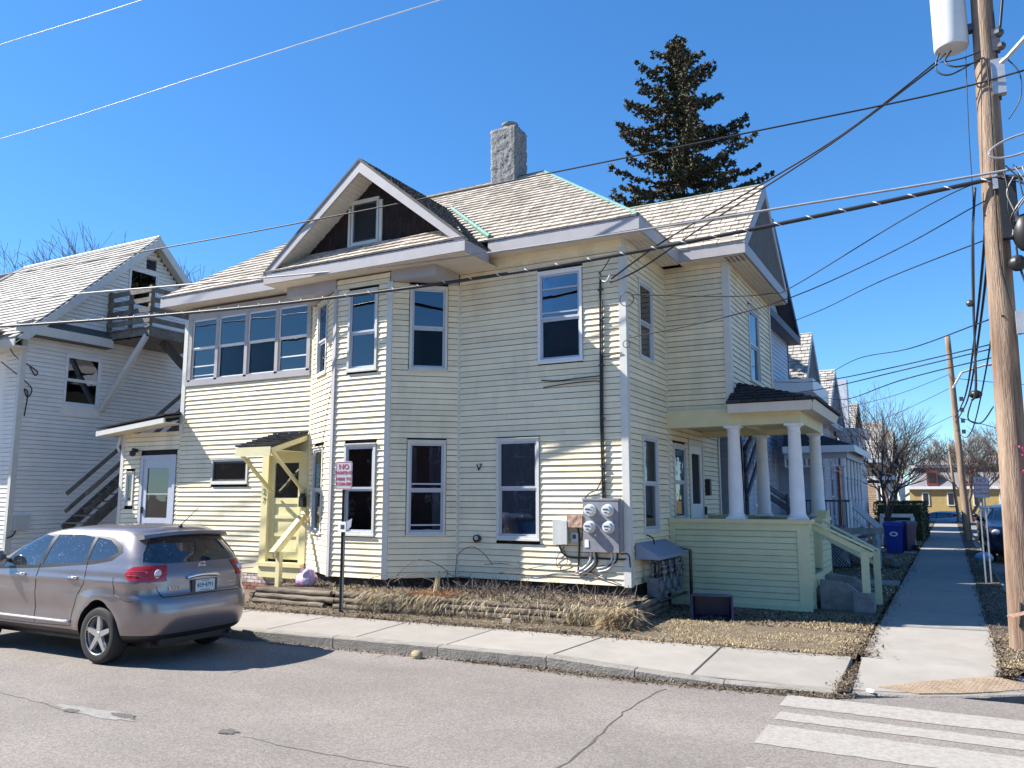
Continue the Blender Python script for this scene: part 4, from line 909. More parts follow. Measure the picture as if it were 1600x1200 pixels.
# porch steps: rough concrete cheek, lower block, rails
def rock(mb, pts, h0, h1, amp=.02):
    pass
mb = MB(); mb.prism([(-2.06, 15.0, -.1), (-1.38, 15.0, -.1), (-1.38, 15.0, .26), (-1.62, 15.0, .44), (-2.06, 15.0, .50)], (0, .16, 0)); mb.prism([(-2.06, 16.1, -.1), (-1.38, 16.1, -.1), (-1.38, 16.1, .26), (-1.62, 16.1, .46), (-2.06, 16.1, .52)], (0, .16, 0)); mb.box(-2.06, -1.80, 15.16, 16.1, -.1, .40); mb.box(-1.80, -1.52, 15.16, 16.1, -.1, .22); mb.box(-1.52, -1.3, 15.16, 16.1, -.1, .06)
steps = mb.build('porch_steps', 'old_concrete', house)
mb = MB(); mb.box(-1.52, -1.20, 14.84, 15.12, -.05, .32); mb.build('step_block', 'old_concrete', house)
mb = MB(); mb.box(-1.5, -1.2, 16.2, 16.5, -.05, .25); mb.build('step_block', 'old_concrete', house)
mb = MB(); mb.beam((-2.16, 15.0, 1.50), (-1.17, 15.02, 1.02), .10, .035); mb.beam((-2.14, 15.0, 1.41), (-1.2, 15.02, .93), .03, .09); mb.build('handrail', 'porch_green', house)
mb = MB(); mb.beam((-2.16, 16.12, 1.50), (-1.17, 16.14, .96), .10, .035); mb.beam((-2.14, 16.12, 1.2), (-1.2, 16.14, .7), .03, .07); mb.build('handrail', 'porch_green', house)
mb = MB(); mb.box(-1.38, -1.26, 14.94, 15.03, .30, 1.0); mb.build('rail_post', 'porch_green', house); mb = MB(); mb.box(-1.28, -1.17, 16.08, 16.17, .0, .95); mb.build('rail_post', 'porch_green', house)
for y in (16.1, 16.35): mb = MB(); mb.prism([(PX - .05, y - .06, PZ + .02), (PX + .1, y - .06, PZ + .02), (PX + .13, y - .09, PZ + .17), (PX - .08, y - .09, PZ + .17)], (0, .2, 0)); mb.build('post_cap', 'porch_green', house)
# ================================================================ NEIGHBOURS
def simple_siding(f, z0, z1, h, m, parent, openings=(), clip=None, name='siding', tk=.014):
    mb = MB()
    for (a, b, z, hh) in board_segments(f, z0, z1, h, list(openings), clip, seams=False): board_mesh(mb, f, a, b, z, hh, tk)
    return mb.build(name, m, parent, kind='stuff')
# ---- white house at far left
nb = thing('neighbour_house', 'white gabled house at the far left with grey wooden attic deck and outside stair', 'house', (-21.5, 15.6, 0))
NX = -21.0; NY0, NY1 = 12.05, 19.3; NZ = 6.25; NYc = 15.6; NA = 9.62
FN = Fr((NX, NY0), (NX, NY1)); FN0 = Fr((-29, NY0), (NX, NY0))
mb = MB(); mb.prism([(NX - .05, NY0 + .05, -.2), (NX - .05, NY1, -.2), (NX - .05, NY1, NZ), (NX - .05, NYc, NA - .15), (NX - .05, NY0 + .05, NZ)], (-9, 0, 0)); mb.build('wall', 'nsiding', nb)
def nclip(z):
    if z < 6.3: return (0, FN.L)
    k = (NA - .1 - z) / (NA - NZ); return (FN.sy(NYc - k * 3.6), FN.sy(NYc + k * 3.6))
nw = [(FN.sy(13.18), FN.sy(14.22), 4.22, 5.80), (FN.sy(14.9), FN.sy(15.9), 7.55, 8.72), (FN.sy(15.45), FN.sy(15.8), 8.82, 9.12), (FN.sy(17.2), FN.sy(18.1), 3.6, 5.4)]
simple_siding(FN, .3, 9.5, .115, 'nsiding', nb, nw, nclip, tk=.022); simple_siding(FN0, .3, 6.2, .115, 'nsiding', nb, [(3.5, 7.2, .3, 6.1)], tk=.022)
window(nb, FN, nw[0][0], nw[0][1], 4.42, 5.80, m_cas='white', m_sash='white', curtain=[(0, 1, .5, 1, 'curtain_light'), (0, .5, 0, .45, 'curtain')]); mb = MB(); FN.box(mb, nw[0][0] - .03, nw[0][1] + .03, -.02, .04, 4.12, 4.40); mb.build('window_panel', 'nsiding', nb)
window(nb, FN, nw[1][0], nw[1][1], 7.55, 8.72, style='fixed', m_cas='white', m_sash='white'); window(nb, FN, nw[3][0], nw[3][1], 3.6, 5.4, m_cas='white', m_sash='white')
mb = MB(); FN.box(mb, nw[2][0], nw[2][1], -.06, -.05, 8.82, 9.12)
for i in range(7): FN.box(mb, nw[2][0], nw[2][1], -.05, .0, 8.83 + i * .042, 8.845 + i * .042)
mb.build('gable_vent', 'dark_trim', nb)
mb = MB(); FN.box(mb, -.09, .05, -.09, .03, .1, 6.2); mb.build('corner_post', 'trim', nb)
GX = -20.65; q = Vector((0, 0, 1)); pt = (NA - NZ) / 3.55
for sg in (-1, 1):
    ey = NYc + sg * 4.0; ez = NA + .12 - 4.0 * pt
    mb = MB(); a = Vector((GX, ey, ez)); b = Vector((GX, NYc, NA + .14)); mb.prism([a, b, b - q * .30, a - q * .0 + Vector((0, -sg * .3, 0))], (.04, 0, 0)); mb.build('raking_board', 'trim', nb)
    mb = MB(); mb.prism([a - q * .14, b - q * .2, b - q * .17, a - q * .11], (-.36, 0, 0)); mb.build('soffit', 'soffit', nb)
mb = MB(); ez = NA + .12 - 4.0 * pt
mb.prism([(GX, NYc - 4.0, ez), (GX, NYc, NA + .12), (-27.6, NYc, NA + .12), (-30.5, NYc - 4.0, ez)], (0, 0, -.06)); mb.prism([(GX, NYc + 4, ez), (GX, NYc, NA + .12), (-30, NYc, NA + .12), (-30, NYc + 4.0, ez)], (0, 0, -.06)); nr = mb.build('roof', 'roof_deck', nb)
slates(nr, (GX - 9.9, NYc - 4.02, ez), (1, 0, 0), (0, 1, pt), [(2.6, 0), (9.9, 0), (9.9, 4 * math.hypot(1, pt)), (3.0, 4 * math.hypot(1, pt))], e=.2, w=.28, limit=160, m='slate_grey')
strip((GX, NYc, NA + .13), (-27.6, NYc, NA + .13), .06, 'trim', 'ridge_cap', nr, .02); strip((-27.6, NYc, NA + .13), (-30.5, NYc - 4, ez), .06, 'trim', 'hip_cap', nr, .02)
mb = MB(); mb.box(-30, GX, NYc - 4.03, NYc - 4.0, ez - .2, ez); mb.box(-30, GX - .05, NYc - 4.0, NY0, ez - .19, ez - .17); mb.box(GX, GX + .03, NYc - 4.03, 14.3, 6.12, 6.36); mb.build('fascia', 'trim', nb)
mb = MB(); mb.prism([(GX, 11.7, 6.35), (GX, 14.3, 6.35), (NX, 14.3, 6.62), (NX, 12.3, 6.62)], (0, 0, .02)); mb.box(NX, GX, 11.7, 14.3, 6.1, 6.12); mb.build('pent_roof', 'roof_deck', nb)
# deck
DK = MB(); dx0, dx1, dy0, dy1, dz = NX + .03, -19.10, 14.25, 16.6, 6.60
deck = MB(); deck.box(dx0, dx1, dy0, dy1, dz - .28, dz - .25); deck = deck.build('deck', 'old_wood', nb)
for i in range(13): mb = MB(); mb.box(dx0 + i * .145, dx0 + i * .145 + .135, dy0 - .03, dy1, dz - .04, dz); mb.build('deck_board', 'old_wood', deck)
mb = MB(); mb.box(dx0, dx1, dy0, dy0 + .04, dz - .28, dz - .05); mb.build('rim_board', 'old_wood', deck); mb = MB(); mb.box(dx1, dx1 + .04, dy0, dy1, dz - .28, dz - .05); mb.build('rim_board', 'old_wood', deck)
for z in (.12, .42, .70, .98):
    mb = MB(); mb.box(dx0, dx1, dy0 + .02, dy0 + .05, dz + z, dz + z + .14); mb.build('rail_board', 'old_wood', deck)
    mb = MB(); mb.box(dx1 - .01, dx1 + .02, dy0, dy1, dz + z, dz + z + .14); mb.build('rail_board', 'old_wood', deck)
for (x, y) in ((dx0 + .06, dy0 + .08), (dx1 - .06, dy0 + .08), (dx1 - .06, dy1 - .1), ((dx0 + dx1) / 2, dy0 + .1)): mb = MB(); mb.box(x - .045, x + .045, y - .045, y + .045, dz - .28, dz + 1.18); mb.build('rail_post', 'old_wood', deck)
mb = MB(); mb.beam((dx1 - .08, dy0 + .02, dz - .25), (NX + .08, dy0 + .02, 4.35), .09, .14); mb.build('brace', 'trim', nb)
def stair(a, b, w, n, m, rail=True):
    a = Vector(a); b = Vector(b); side_ = Vector((w, 0, 0)); st = MB(); st.beam(a, b, .05, .26); s = st.build('stair', m, nb)
    mb = MB(); mb.beam(a + side_, b + side_, .05, .26); mb.build('stringer', m, s)
    for i in range(n):
        p = a.lerp(b, (i + .5) / n); mb = MB(); mb.box(p.x, p.x + w, p.y - .13, p.y + .13, p.z + .06, p.z + .10); mb.build('tread', m, s)
    if rail:
        for sd_ in (0, 1):
            for hz in (.45, .9): mb = MB(); mb.beam(a + side_ * sd_ + q * hz, b + side_ * sd_ + q * hz, .04, .10); mb.build('handrail', m, s)
    return s
stair((-19.85, 12.75, 1.1), (-19.85, 16.9, 4.75), .8, 20, 'old_wood'); stair((-20.1, 16.3, 6.4), (-18.7, 18.6, 4.3), .75, 11, 'old_wood', False)
stair((-19.35, 14.9, 6.3), (-18.9, 17.6, 3.9), .0, 8, 'old_wood', False)
mb = MB(); mb.box(NX + .02, NX + .12, 12.12, 12.48, 1.08, 1.46); mb.build('meter_box', 'grey_plastic', nb)
def cable(pts, r, m, name, par, k=6):
    P = [Vector(p) for p in pts]; out = []
    for i in range(len(P) - 1):
        p0, p1, p2, p3 = P[max(0, i - 1)], P[i], P[i + 1], P[min(len(P) - 1, i + 2)]
        for t in range(6):
            t /= 6; out.append(.5 * ((2 * p1) + (p2 - p0) * t + (2 * p0 - 5 * p1 + 4 * p2 - p3) * t * t + (3 * p1 - p0 - 3 * p2 + p3) * t ** 3))
    out.append(P[-1]); mb = MB(); mb.tube(out, r, k); return mb.build(name, m, par, smooth=True)
cable([(NX + .05, 12.2, 1.1), (NX + .08, 12.1, .95), (NX + .05, 11.98, .9)], .018, 'black', 'cable', nb)
cable([(-21.4, 11.7, 6.1), (-21.2, 11.9, 5.6), (NX + .04, 12.15, 5.35), (NX + .04, 12.4, 5.2), (NX + .04, 12.35, 5.1), (NX + .04, 12.2, 5.3)], .015, 'black', 'cable', nb)
cable([(-21.4, 11.7, 5.4), (NX + .04, 12.12, 4.9), (NX + .04, 12.3, 4.7), (NX + .04, 12.2, 4.5), (NX + .04, 12.1, 4.7), (NX + .04, 12.2, 4.6), (NX + .04, 12.16, 4.0)], .015, 'black', 'cable', nb)
mb = MB(); mb.box(-22.8, -21.6, 11.0, 12.0, 6.2, 6.26); mb.prism([(-30, 10.6, 6.1), (-21.3, 10.6, 6.1), (-21.3, 11.6, 6.35), (-30, 11.6, 6.35)], (0, 0, .05)); mb.build('porch_roof', 'tan_wall', nb)
mb = MB(); mb.box(-21.62, -21.46, 10.7, 10.86, 0, 6.15); mb.build('porch_post', 'white', nb)
mb = MB(); mb.prism([(-34, 19, 9.0), (-29.2, 19, 9.0), (-31, 19, 10.6), (-34, 19, 11.5)], (0, 5, 0)); mb.box(-34, -29, 19.1, 24, 0, 9)
dh = mb.build('dark_house', 'darkbrick'); dh['label'] = 'dark roofed house peeking in at the left edge behind the white house'; dh['category'] = 'house'
mb = MB(); mb.box(-31.6, -31.0, 20, 20.6, 10, 11.3); mb.build('chimney', 'brick', dh)

# ---- row of houses along the side street
def row_house(name, label, yc, half, za, ze, m, trim, depth=8, xg=-3.95, wx=-4.3, roofm='slate_grey', base=None, wins_=True, porch=None, h=.125):
    hs_ = thing(name, label, 'house', (xg - 2, yc, 0)); y0, y1 = yc - half + .35, yc + half - .35
    f = Fr((wx, y0), (wx, y1)); fn = Fr((wx - depth, y0), (wx, y0)); ops = []; WL = []
    if wins_:
        n = max(1, int((y1 - y0) / 2.6))
        for lv in ((1.1, 2.8), (ze - 2.3, ze - .7)):
            for i in range(n):
                c = (y1 - y0) * (i + .5) / n; ops.append((c - .45, c + .45, lv[0], lv[1])); WL.append((f, c - .45, c + .45, lv[0], lv[1]))
        WL.append((fn, depth - 1.6, depth - .8, ze - 2.3, ze - .7))
    mb = MB(); mb.box(wx - depth, wx - .09, y0 + .09, y1, -.2, ze); mb.prism([(wx - .09, y0, ze), (wx - .09, y1, ze), (wx - .09, yc, za - .35)], (-.5, 0, 0)); mb.build('wall', m, hs_)
    simple_siding(f, .3, ze, h, m, hs_, ops); simple_siding(fn, .3, ze, h, m, hs_, [(depth - 1.61, depth - .79, ze - 2.33, ze - .67)] if wins_ else [])
    mb = MB(); f.box(mb, -.05, .06, -.05, .03, .2, ze); f.box(mb, f.L - .06, f.L + .05, -.05, .03, .2, ze); mb.build('corner_post', trim, hs_)
    for w in WL: window(hs_, *w, m_cas=trim, m_sash='white', curtain=[(0, 1, .5, 1, 'curtain_light')] if random.random() < .5 else None)
    s = (za - ze) / half; rm = MB(); k = math.hypot(1, s)
    rm.prism([(xg, yc - half, ze), (xg, yc, za), (xg - depth, yc, za), (xg - depth, yc - half, ze)], (0, 0, -.05)); rm.prism([(xg, yc + half, ze), (xg, yc, za), (xg - depth, yc, za), (xg - depth, yc + half, ze)], (0, 0, -.05)); rf = rm.build('roof', 'roof_deck', hs_)
    slates(rf, (xg + .02, yc - half, ze + .0), (-1, 0, 0), (0, 1, s), [(0, 0), (3.5, 0), (3.5, half * k), (0, half * k)], e=.2, w=.28, m=roofm, limit=60)
    mb = MB(); mb.box(xg - depth, xg, yc - half - .03, yc - half, ze - .22, ze); mb.box(xg, xg + .03, yc - half - .03, yc + half, ze - .22, ze); mb.box(wx, xg, yc - half, yc + half, ze - .20, ze - .18); mb.box(xg - depth, xg, yc - half, y0, ze - .2, ze - .18); mb.build('fascia', trim, hs_)
    for sg in (-1, 1):
        a = Vector((xg, yc + sg * half, ze)); b = Vector((xg, yc, za + .02)); mb = MB(); mb.prism([a, b, b - q * .26, a + Vector((0, -sg * .25, 0))], (.035, 0, 0)); mb.build('raking_board', trim, hs_); mb = MB(); mb.prism([a - q * .12, b - q * .16, b - q * .14, a - q * .10], (-.5, 0, 0)); mb.build('raking_soffit', trim, hs_)
    return hs_
h2 = row_house('blue_house', 'blue grey house with dark trim right behind the corner house', 23.1, 4.0, 9.85, 7.05, 'bluegrey', 'dark_trim', roofm='slate_dark', wins_=False, h=.13)
f2 = Fr((-4.3, 19.5), (-4.3, 26.8)); window(h2, f2, 1.2, 2.15, 1.7, 3.35, m_cas='white', m_sash='white', curtain=[(0, 1, .3, 1, 'curtain_light')]); window(h2, f2, 3.6, 4.3, 1.7, 3.3, m_cas='pale_trim', m_sash='white'); window(h2, f2, 4.9, 5.5, 1.7, 3.1, m_cas='pale_trim', m_sash='white', curtain=[(0, .6, .2, 1, 'curtain_light')])
for k_ in range(3):
    mb = MB(); mb.beam((-4.2 + .05, 19.2, 1.9 + k_ * .5), (-4.15, 21.3, 3.2 + k_ * .5), .06, .12); mb.build('stair_rail', 'dark_trim', h2)
mb = MB(); mb.beam((-4.0, 20.8, 2.2), (-2.9, 22.2, 1.25), .06, .10); mb.beam((-4.0, 21.0, 1.95), (-2.9, 22.4, 1.0), .06, .12); mb.box(-3.62, -3.56, 21.2, 21.26, .2, 2.0); mb.build('stair_rail', 'dark_trim', h2)
for k_ in range(5): mb = MB(); mb.box(-4.25 + k_ * .22, -4.0 + k_ * .22, 20.6, 22.4, 1.25 - k_ * .2, 1.3 - k_ * .2); mb.build('tread', 'dark_trim', h2)
mb = MB(); mb.tube([(-3.98, 19.4, 3.7), (-4.05, 19.4, 3.3), (-4.2, 19.45, 3.1), (-4.2, 19.45, .3)], .05, 8); mb.build('downpipe', 'dark_trim', h2)
h3 = row_house('blue_house', 'blue grey house with steep slate gable beyond the dark trimmed house', 29.9, 2.3, 7.75, 5.45, 'bluegrey2', 'pale_trim', wins_=True)
# bay of the third house
f3 = Fr((-3.4, 24.2), (-3.4, 27.2)); mb = MB(); mb.box(-5.5, -3.48, 24.25, 27.2, -.2, 4.9); mb.build('bay_wall', 'bluegrey', h3); simple_siding(f3, .3, 4.9, .13, 'bluegrey', h3); simple_siding(Fr((-6, 24.2), (-3.4, 24.2)), .3, 4.9, .13, 'bluegrey', h3)
window(h3, f3, .6, 1.3, 1.6, 3.2, m_cas='white', m_sash='white'); window(h3, f3, 1.9, 2.6, 1.6, 3.2, m_cas='white', m_sash='white', curtain=[(0, .4, .2, 1, 'curtain_light')]); window(h3, Fr((-6, 24.2), (-3.4, 24.2)), 1.2, 2.1, 3.4, 4.7, m_cas='pale_trim', m_sash='white')
mb = MB(); mb.box(-6, -3.2, 24.0, 27.4, 4.9, 5.3); mb.build('cornice', 'white', h3)
# street porch of the third house: posts, spindle frieze, dark roof, stair rail
def porch_front(par, x0, x1, y0, y1, zf, zt, nposts, trim, roofm='slate_dark', spind=True):
    mb = MB(); mb.box(x0, x1, y0, y1, zf - .12, zf); mb.build('porch_floor', 'dark_trim', par); mb = MB(); mb.box(x1 - .05, x1, y0, y1, zf - .30, zf - .12); mb.box(x0, x1, y0, y0 + .05, zf - .30, zf - .12); mb.build('rim_board', trim, par)
    for i in range(nposts):
        y = y0 + .1 + (y1 - y0 - .2) * i / (nposts - 1); mb = MB(); mb.lathe([(.055, zf), (.055, zf + .7), (.035, zf + .76), (.05, zf + .85), (.038, zf + 1.2), (.05, zt - .6), (.035, zt - .55), (.055, zt - .5), (.055, zt)], 8, (x1 - .1, y, 0)); mb.build('porch_post', 'white', par)
    mb = MB(); mb.lathe([(.055, zf), (.055, zt)], 8, (x0 + .15, y0 + .1, 0)); mb.build('porch_post', 'white', par)
    mb = MB(); mb.box(x0, x1, y0, y0 + .1, zt, zt + .28); mb.box(x1 - .12, x1, y0 + .1, y1, zt, zt + .28); mb.build('porch_beam', trim, par)
    if spind:
        mb = MB(); mb.box(x0, x1, y0 + .02, y0 + .06, zt - .22, zt - .19); n = int((x1 - x0) / .11)
        for i in range(n): mb.box(x0 + i * .11, x0 + i * .11 + .05, y0 + .02, y0 + .06, zt - .19, zt)
        mb.build('spindle_frieze', 'white', par)
        n = int((x1 - x0) / .1); mb = MB(); mb.box(x0, x1, y0 + .02, y0 + .06, zf + .75, zf + .80)
        for i in range(n): mb.box(x0 + i * .1, x0 + i * .1 + .02, y0 + .03, y0 + .05, zf, zf + .75)
        mb.build('balustrade', 'dark_trim', par)
    mb = MB(); mb.prism([(x1 + .2, y0 - .2, zt + .28), (x1 + .2, y1 + .2, zt + .28), (x0 - .0, y1 - .3, zt + .95), (x0, y0 + .5, zt + .95)], (0, 0, .05)); mb.prism([(x1 + .2, y0 - .2, zt + .28), (x0, y0 + .5, zt + .95), (x0, y0 - .2, zt + .28)], (0, 0, .05)); mb.build('porch_roof', roofm, par)
    mb = MB(); mb.box(x0, x1 + .2, y0 - .22, y0 - .2, zt + .15, zt + .33); mb.box(x1 + .2, x1 + .22, y0 - .22, y1 + .2, zt + .15, zt + .33); mb.build('fascia', 'white', par)
porch_front(h3, -3.9, -2.3, 22.9, 27.6, 1.05, 2.95, 6, 'pale_trim')
mb = MB(); mb.beam((-2.5, 24.0, 1.9), (-1.75, 24.4, 1.1), .08, .16); mb.beam((-2.5, 24.0, 1.6), (-1.75, 24.4, .75), .05, .08); mb.box(-1.81, -1.73, 24.36, 24.44, 0, 1.15); mb.build('stair_rail', 'pale_trim', h3)
for k_ in range(5): mb = MB(); mb.box(-2.3 + k_ * .2, -2.08 + k_ * .2, 24.4, 25.8, .8 - k_ * .19, .85 - k_ * .19); mb.build('tread', 'old_wood', h3)
mb = MB(); mb.box(-3.9, -2.35, 22.95, 22.98, .1, .75); mb.build('lattice', 'dark', h3)
for i in range(18): 
    pass
mb = MB()
for i in range(26):
    for sg in (-1, 1):
        x = -3.9 + i * .075; mb.beam((max(-3.9, min(-2.35, x)), 22.94, .12), (max(-3.9, min(-2.35, x + sg * .5)), 22.94, .72), .01, .02, (0, 1, 0))
mb.build('lattice_slats', 'pale_trim', h3, kind='stuff')
h4 = row_house('grey_house', 'pale grey house with slate gable, third along the side street', 36.4, 2.9, 7.35, 5.0, 'bluegrey', 'pale_trim')
mb = MB(); mb.box(-4.1, -3.3, 38, 41, 0, 4.6); mb.box(-4.2, -3.1, 37.9, 41.2, 4.6, 4.95); mb.build('bay_wall', 'pale_trim', h4)
h5 = row_house('dark_house', 'dark shingled house in shade behind the bare street tree', 46.0, 3.6, 6.9, 4.6, 'darkbrick', 'dark_trim')
mb = MB(); mb.box(-4.6, -4.0, 41.5, 42.1, 4.5, 7.6); mb.build('chimney', 'pale_trim', h4)
h6 = row_house('brown_house', 'brown house with a pale gable seen through branches down the street', 56.0, 4.0, 6.7, 4.2, 'tan_wall', 'pale_trim', xg=-3.4, wx=-3.7)
porch_front(h6, -3.6, -2.4, 52, 58, .8, 2.6, 5, 'pale_trim', 'roof_pink', False)
h7 = row_house('stone_house', 'dark gabled house farthest down the row near the yellow building', 72.0, 5.0, 7.4, 4.6, 'darkbrick', 'dark_trim', xg=-3.6, wx=-3.9)
porch_front(h5, -3.9, -2.4, 42.5, 47.5, .8, 2.6, 5, 'dark_trim', 'slate_dark', False)
# ---- yellow building across the street's end
yb_ = thing('yellow_building', 'long yellow building with grey mansard roof at the end of the side street', 'building', (5, 84, 0))
fy = Fr((-3.2, 84), (16, 84)); mb = MB(); fy.box(mb, 0, fy.L, -9, 0, -1.5, 2.7); mb.build('wall', 'yellow_wall', yb_); mb = MB(); fy.box(mb, -.2, fy.L, -9, .25, 2.7, 2.95); fy.box(mb, .2, fy.L, -8, -.5, 4.7, 4.95); mb.build('cornice', 'white', yb_)
mb = MB(); mb.prism([(-3.1, 84.05, 2.95), (-2.7, 84.9, 4.7), (-2.7, 92, 4.7), (-3.1, 92.5, 2.95)], (19, 0, 0)); mb.prism([(-2.7, 84.4, 4.95), (-1, 87, 5.8), (-1, 90, 5.8), (-2.7, 92, 4.95)], (18, 0, 0)); mb.build('mansard_roof', 'mansard', yb_)
for lv, hh_ in ((-.75, .85), (1.2, 1.1)):
    for i in range(9):
        s = 1.0 + i * 2.05; w = MB(); fy.box(w, s, s + .62, .0, .06, lv, lv + hh_ + .1); w = w.build('window', 'white' if lv > 0 else 'maroon_door', yb_); g = MB(); fy.box(g, s + .1, s + .52, .06, .075, lv + .1, lv + hh_); g.build('pane', 'interior', w)
for i in range(6):
    s = 1.5 + i * 3; w = MB(); fy.box(w, s, s + .9, -.75, .0, 3.1, 4.4); w = w.build('dormer', 'maroon_door', yb_); g = MB(); fy.box(g, s + .15, s + .75, .0, .02, 3.3, 4.2); g.build('pane', 'interior', w)
mb = MB(); fy.box(mb, 6.3, 7.9, .0, .1, -1.4, .9); yd = mb.build('door', 'maroon_door', yb_)
for i in range(3):
    for j in range(2): mb = MB(); fy.box(mb, 6.65 + j * .5, 6.95 + j * .5, .1, .12, -.9 + i * .5, -.6 + i * .5); mb.build('pane', 'white', yd)

# ================================================================ TREES AND PLANTS
def bare_tree(name, label, base, h, r, m='bark', seed=1, spread=.9, levels=6, kids=(2, 3), sides=5, first=.3, lean=(0, 0), group=None, thin=.0045, decay=.74):
    rs = random.Random(seed); t = thing(name, label, 'tree', base, group=group, worldparts=False)
    tm = MB(); cm = MB()
    def grow(p, d, L, rad, lv):
        n = 4 if lv < 3 else 3; pts = [p]; rr = [rad]; dd = d.copy()
        for i in range(n):
            dd = (dd + Vector((rs.uniform(-1, 1), rs.uniform(-1, 1), rs.uniform(-.5, .9))) * .16).normalized(); p = p + dd * L / n; pts.append(p); rr.append(max(thin, rad * (1 - .38 * (i + 1) / n)))
        (tm if lv < 2 else cm).tube(pts, rr, sides if lv < 2 else (4 if lv < 4 else 3), cap=False)
        if lv >= levels: return
        for k in range(rs.randint(*kids) + (1 if lv in (1, 2) else 0)):
            a = rs.uniform(0, 6.283); tt = rs.uniform(.45, 1); i = min(n, max(1, int(tt * n + .5))); s = Vector((math.cos(a), math.sin(a), 0)) - dd * (dd.x * math.cos(a) + dd.y * math.sin(a)); nd = (dd + s * rs.uniform(.45, 1.1) * spread + Vector((0, 0, .12))).normalized(); grow(pts[i], nd, L * rs.uniform(decay - .12, decay + .12), rr[i] * rs.uniform(.6, .82), lv + 1)
        grow(pts[-1], (dd + Vector((rs.uniform(-.3, .3), rs.uniform(-.3, .3), .1))).normalized(), L * decay, rr[-1] * .9, lv + 1)
    grow(Vector((0, 0, -.1)), Vector((lean[0], lean[1], 1)).normalized(), h * first, r, 0)
    tm.build('trunk', m, t, recalc=False); cm.build('crown', m, t, recalc=False); return t
bare_tree('bare_tree', 'bare deciduous tree with many fine twigs by the pavement beyond the blue houses', (-2.2, 33.5, 0), 5.6, .10, seed=5, spread=1.1, levels=5, first=.36, lean=(.02, 0), decay=.76)
bare_tree('bare_tree', 'tall bare tree in front of the yellow building', (1.6, 80, -1), 10.5, .28, 'far_twig', seed=11, spread=.8, levels=6, first=.26, thin=.012)
bare_tree('bare_tree', 'distant bare tree rising behind the right end of the yellow building', (7.5, 92, -1), 12, .28, 'far_twig', seed=12, spread=.9, levels=6, first=.28, thin=.012)
bare_tree('bare_tree', 'distant bare tree left of the yellow building', (-6.0, 96, -1), 11.5, .28, 'far_twig', seed=22, spread=1, levels=6, first=.28, thin=.012)
bare_tree('bare_tree', 'bare treetop above the slate roof of the white house, leftmost', (-66, 44, 0), 22.5, .4, 'far_twig', seed=31, spread=.9, levels=6, first=.34, thin=.016)
bare_tree('bare_tree', 'bare treetop just left of the white house gable peak', (-58, 44, 0), 21.5, .4, 'far_twig', seed=32, spread=.9, levels=6, first=.34, thin=.016)
bare_tree('bare_tree', 'bare treetop between the white gable and the corner house roof', (-52.5, 44, 0), 19.5, .4, 'far_twig', seed=36, spread=.9, levels=6, first=.34, thin=.016)
# ---- spruce
def spruce(base, H, seed=3):
    rs = random.Random(seed); t = thing('spruce_tree', 'tall dark spruce rising behind the roofs', 'tree', base, worldparts=False)
    tm = MB(); tm.tube([(0, 0, 0), (.02, 0, H * .5), (0, 0, H)], [.34, .19, .02], 8); tm.build('trunk', 'bark', t)
    nm = MB(); bm_ = MB()
    def clump(c, r, n):
        for _ in range(n):
            a = Vector((rs.gauss(0, 1), rs.gauss(0, 1), rs.gauss(-.35, .8))).normalized() * r * rs.uniform(.6, 1.3); b = a.cross(Vector((rs.uniform(-1, 1), rs.uniform(-1, 1), rs.uniform(-1, 1)))).normalized() * r * .26
            mi = 1 if rs.random() < .22 else 0; nm.add([c - b * .6, c + b * .6, c + a * .6 + b, c + a, c + a * .6 - b], [(0, 1, 2, 3, 4)], mi)
    z = 9.6
    while z < H - .1:
        k = (H - z) / (H - 9.2); Lm = min(2.75, .28 + 3.7 * k ** .8); nb_ = 4 + int(3.6 * k)
        a0 = rs.uniform(0, 6.28)
        for i in range(nb_):
            a = a0 + 6.283 * i / nb_ + rs.uniform(-.35, .35); L = Lm * rs.choice((.45, .7, .9, 1, 1.08)); droop = rs.uniform(-.28, .06) if k > .25 else rs.uniform(-.05, .3)
            pts = []; n = 6
            for j in range(n + 1):
                s = j / n; pts.append(Vector((math.cos(a) * L * s, math.sin(a) * L * s, z + L * (droop * s + .30 * s * s * (1 if k > .2 else .3)))))
            bm_.tube(pts, [.045 * (1 - .8 * j / n) * (.5 + k) for j in range(n + 1)], 4, cap=False)
            ns = max(3, int(L / .12))
            for j in range(ns):
                s = (j + rs.random() * .6) / ns; 
                if s < .12 and k > .3: continue
                fi = s * n; i0 = min(n - 1, int(fi)); p = pts[i0].lerp(pts[i0 + 1], fi - i0); sw = .22 * (1 - .5 * s) * min(1, .4 + L / 2)
                for sd_ in (-1, 0, 1):
                    if rs.random() < .10: continue
                    o = Vector((-math.sin(a), math.cos(a), 0)) * sd_ * sw * rs.uniform(.5, 1.2); clump(p + o + Vector((0, 0, rs.uniform(-.12, .05) - .04 * abs(sd_))), .105, 15)
                    if sd_ and rs.random() < .6: clump(p + o * .55 + Vector((0, 0, rs.uniform(-.10, .02))), .095, 11)
        z += rs.uniform(.30, .48) * (.6 + .55 * k)
    for i in range(7): clump(Vector((0, 0, H - .05 - i * .11)), .12, 14)
    bm_.build('branches', 'bark', t, recalc=False); nm.build('crown', ['needle', 'cone'], t, recalc=False)
spruce((-7.2, 25.2, 0), 17.65)
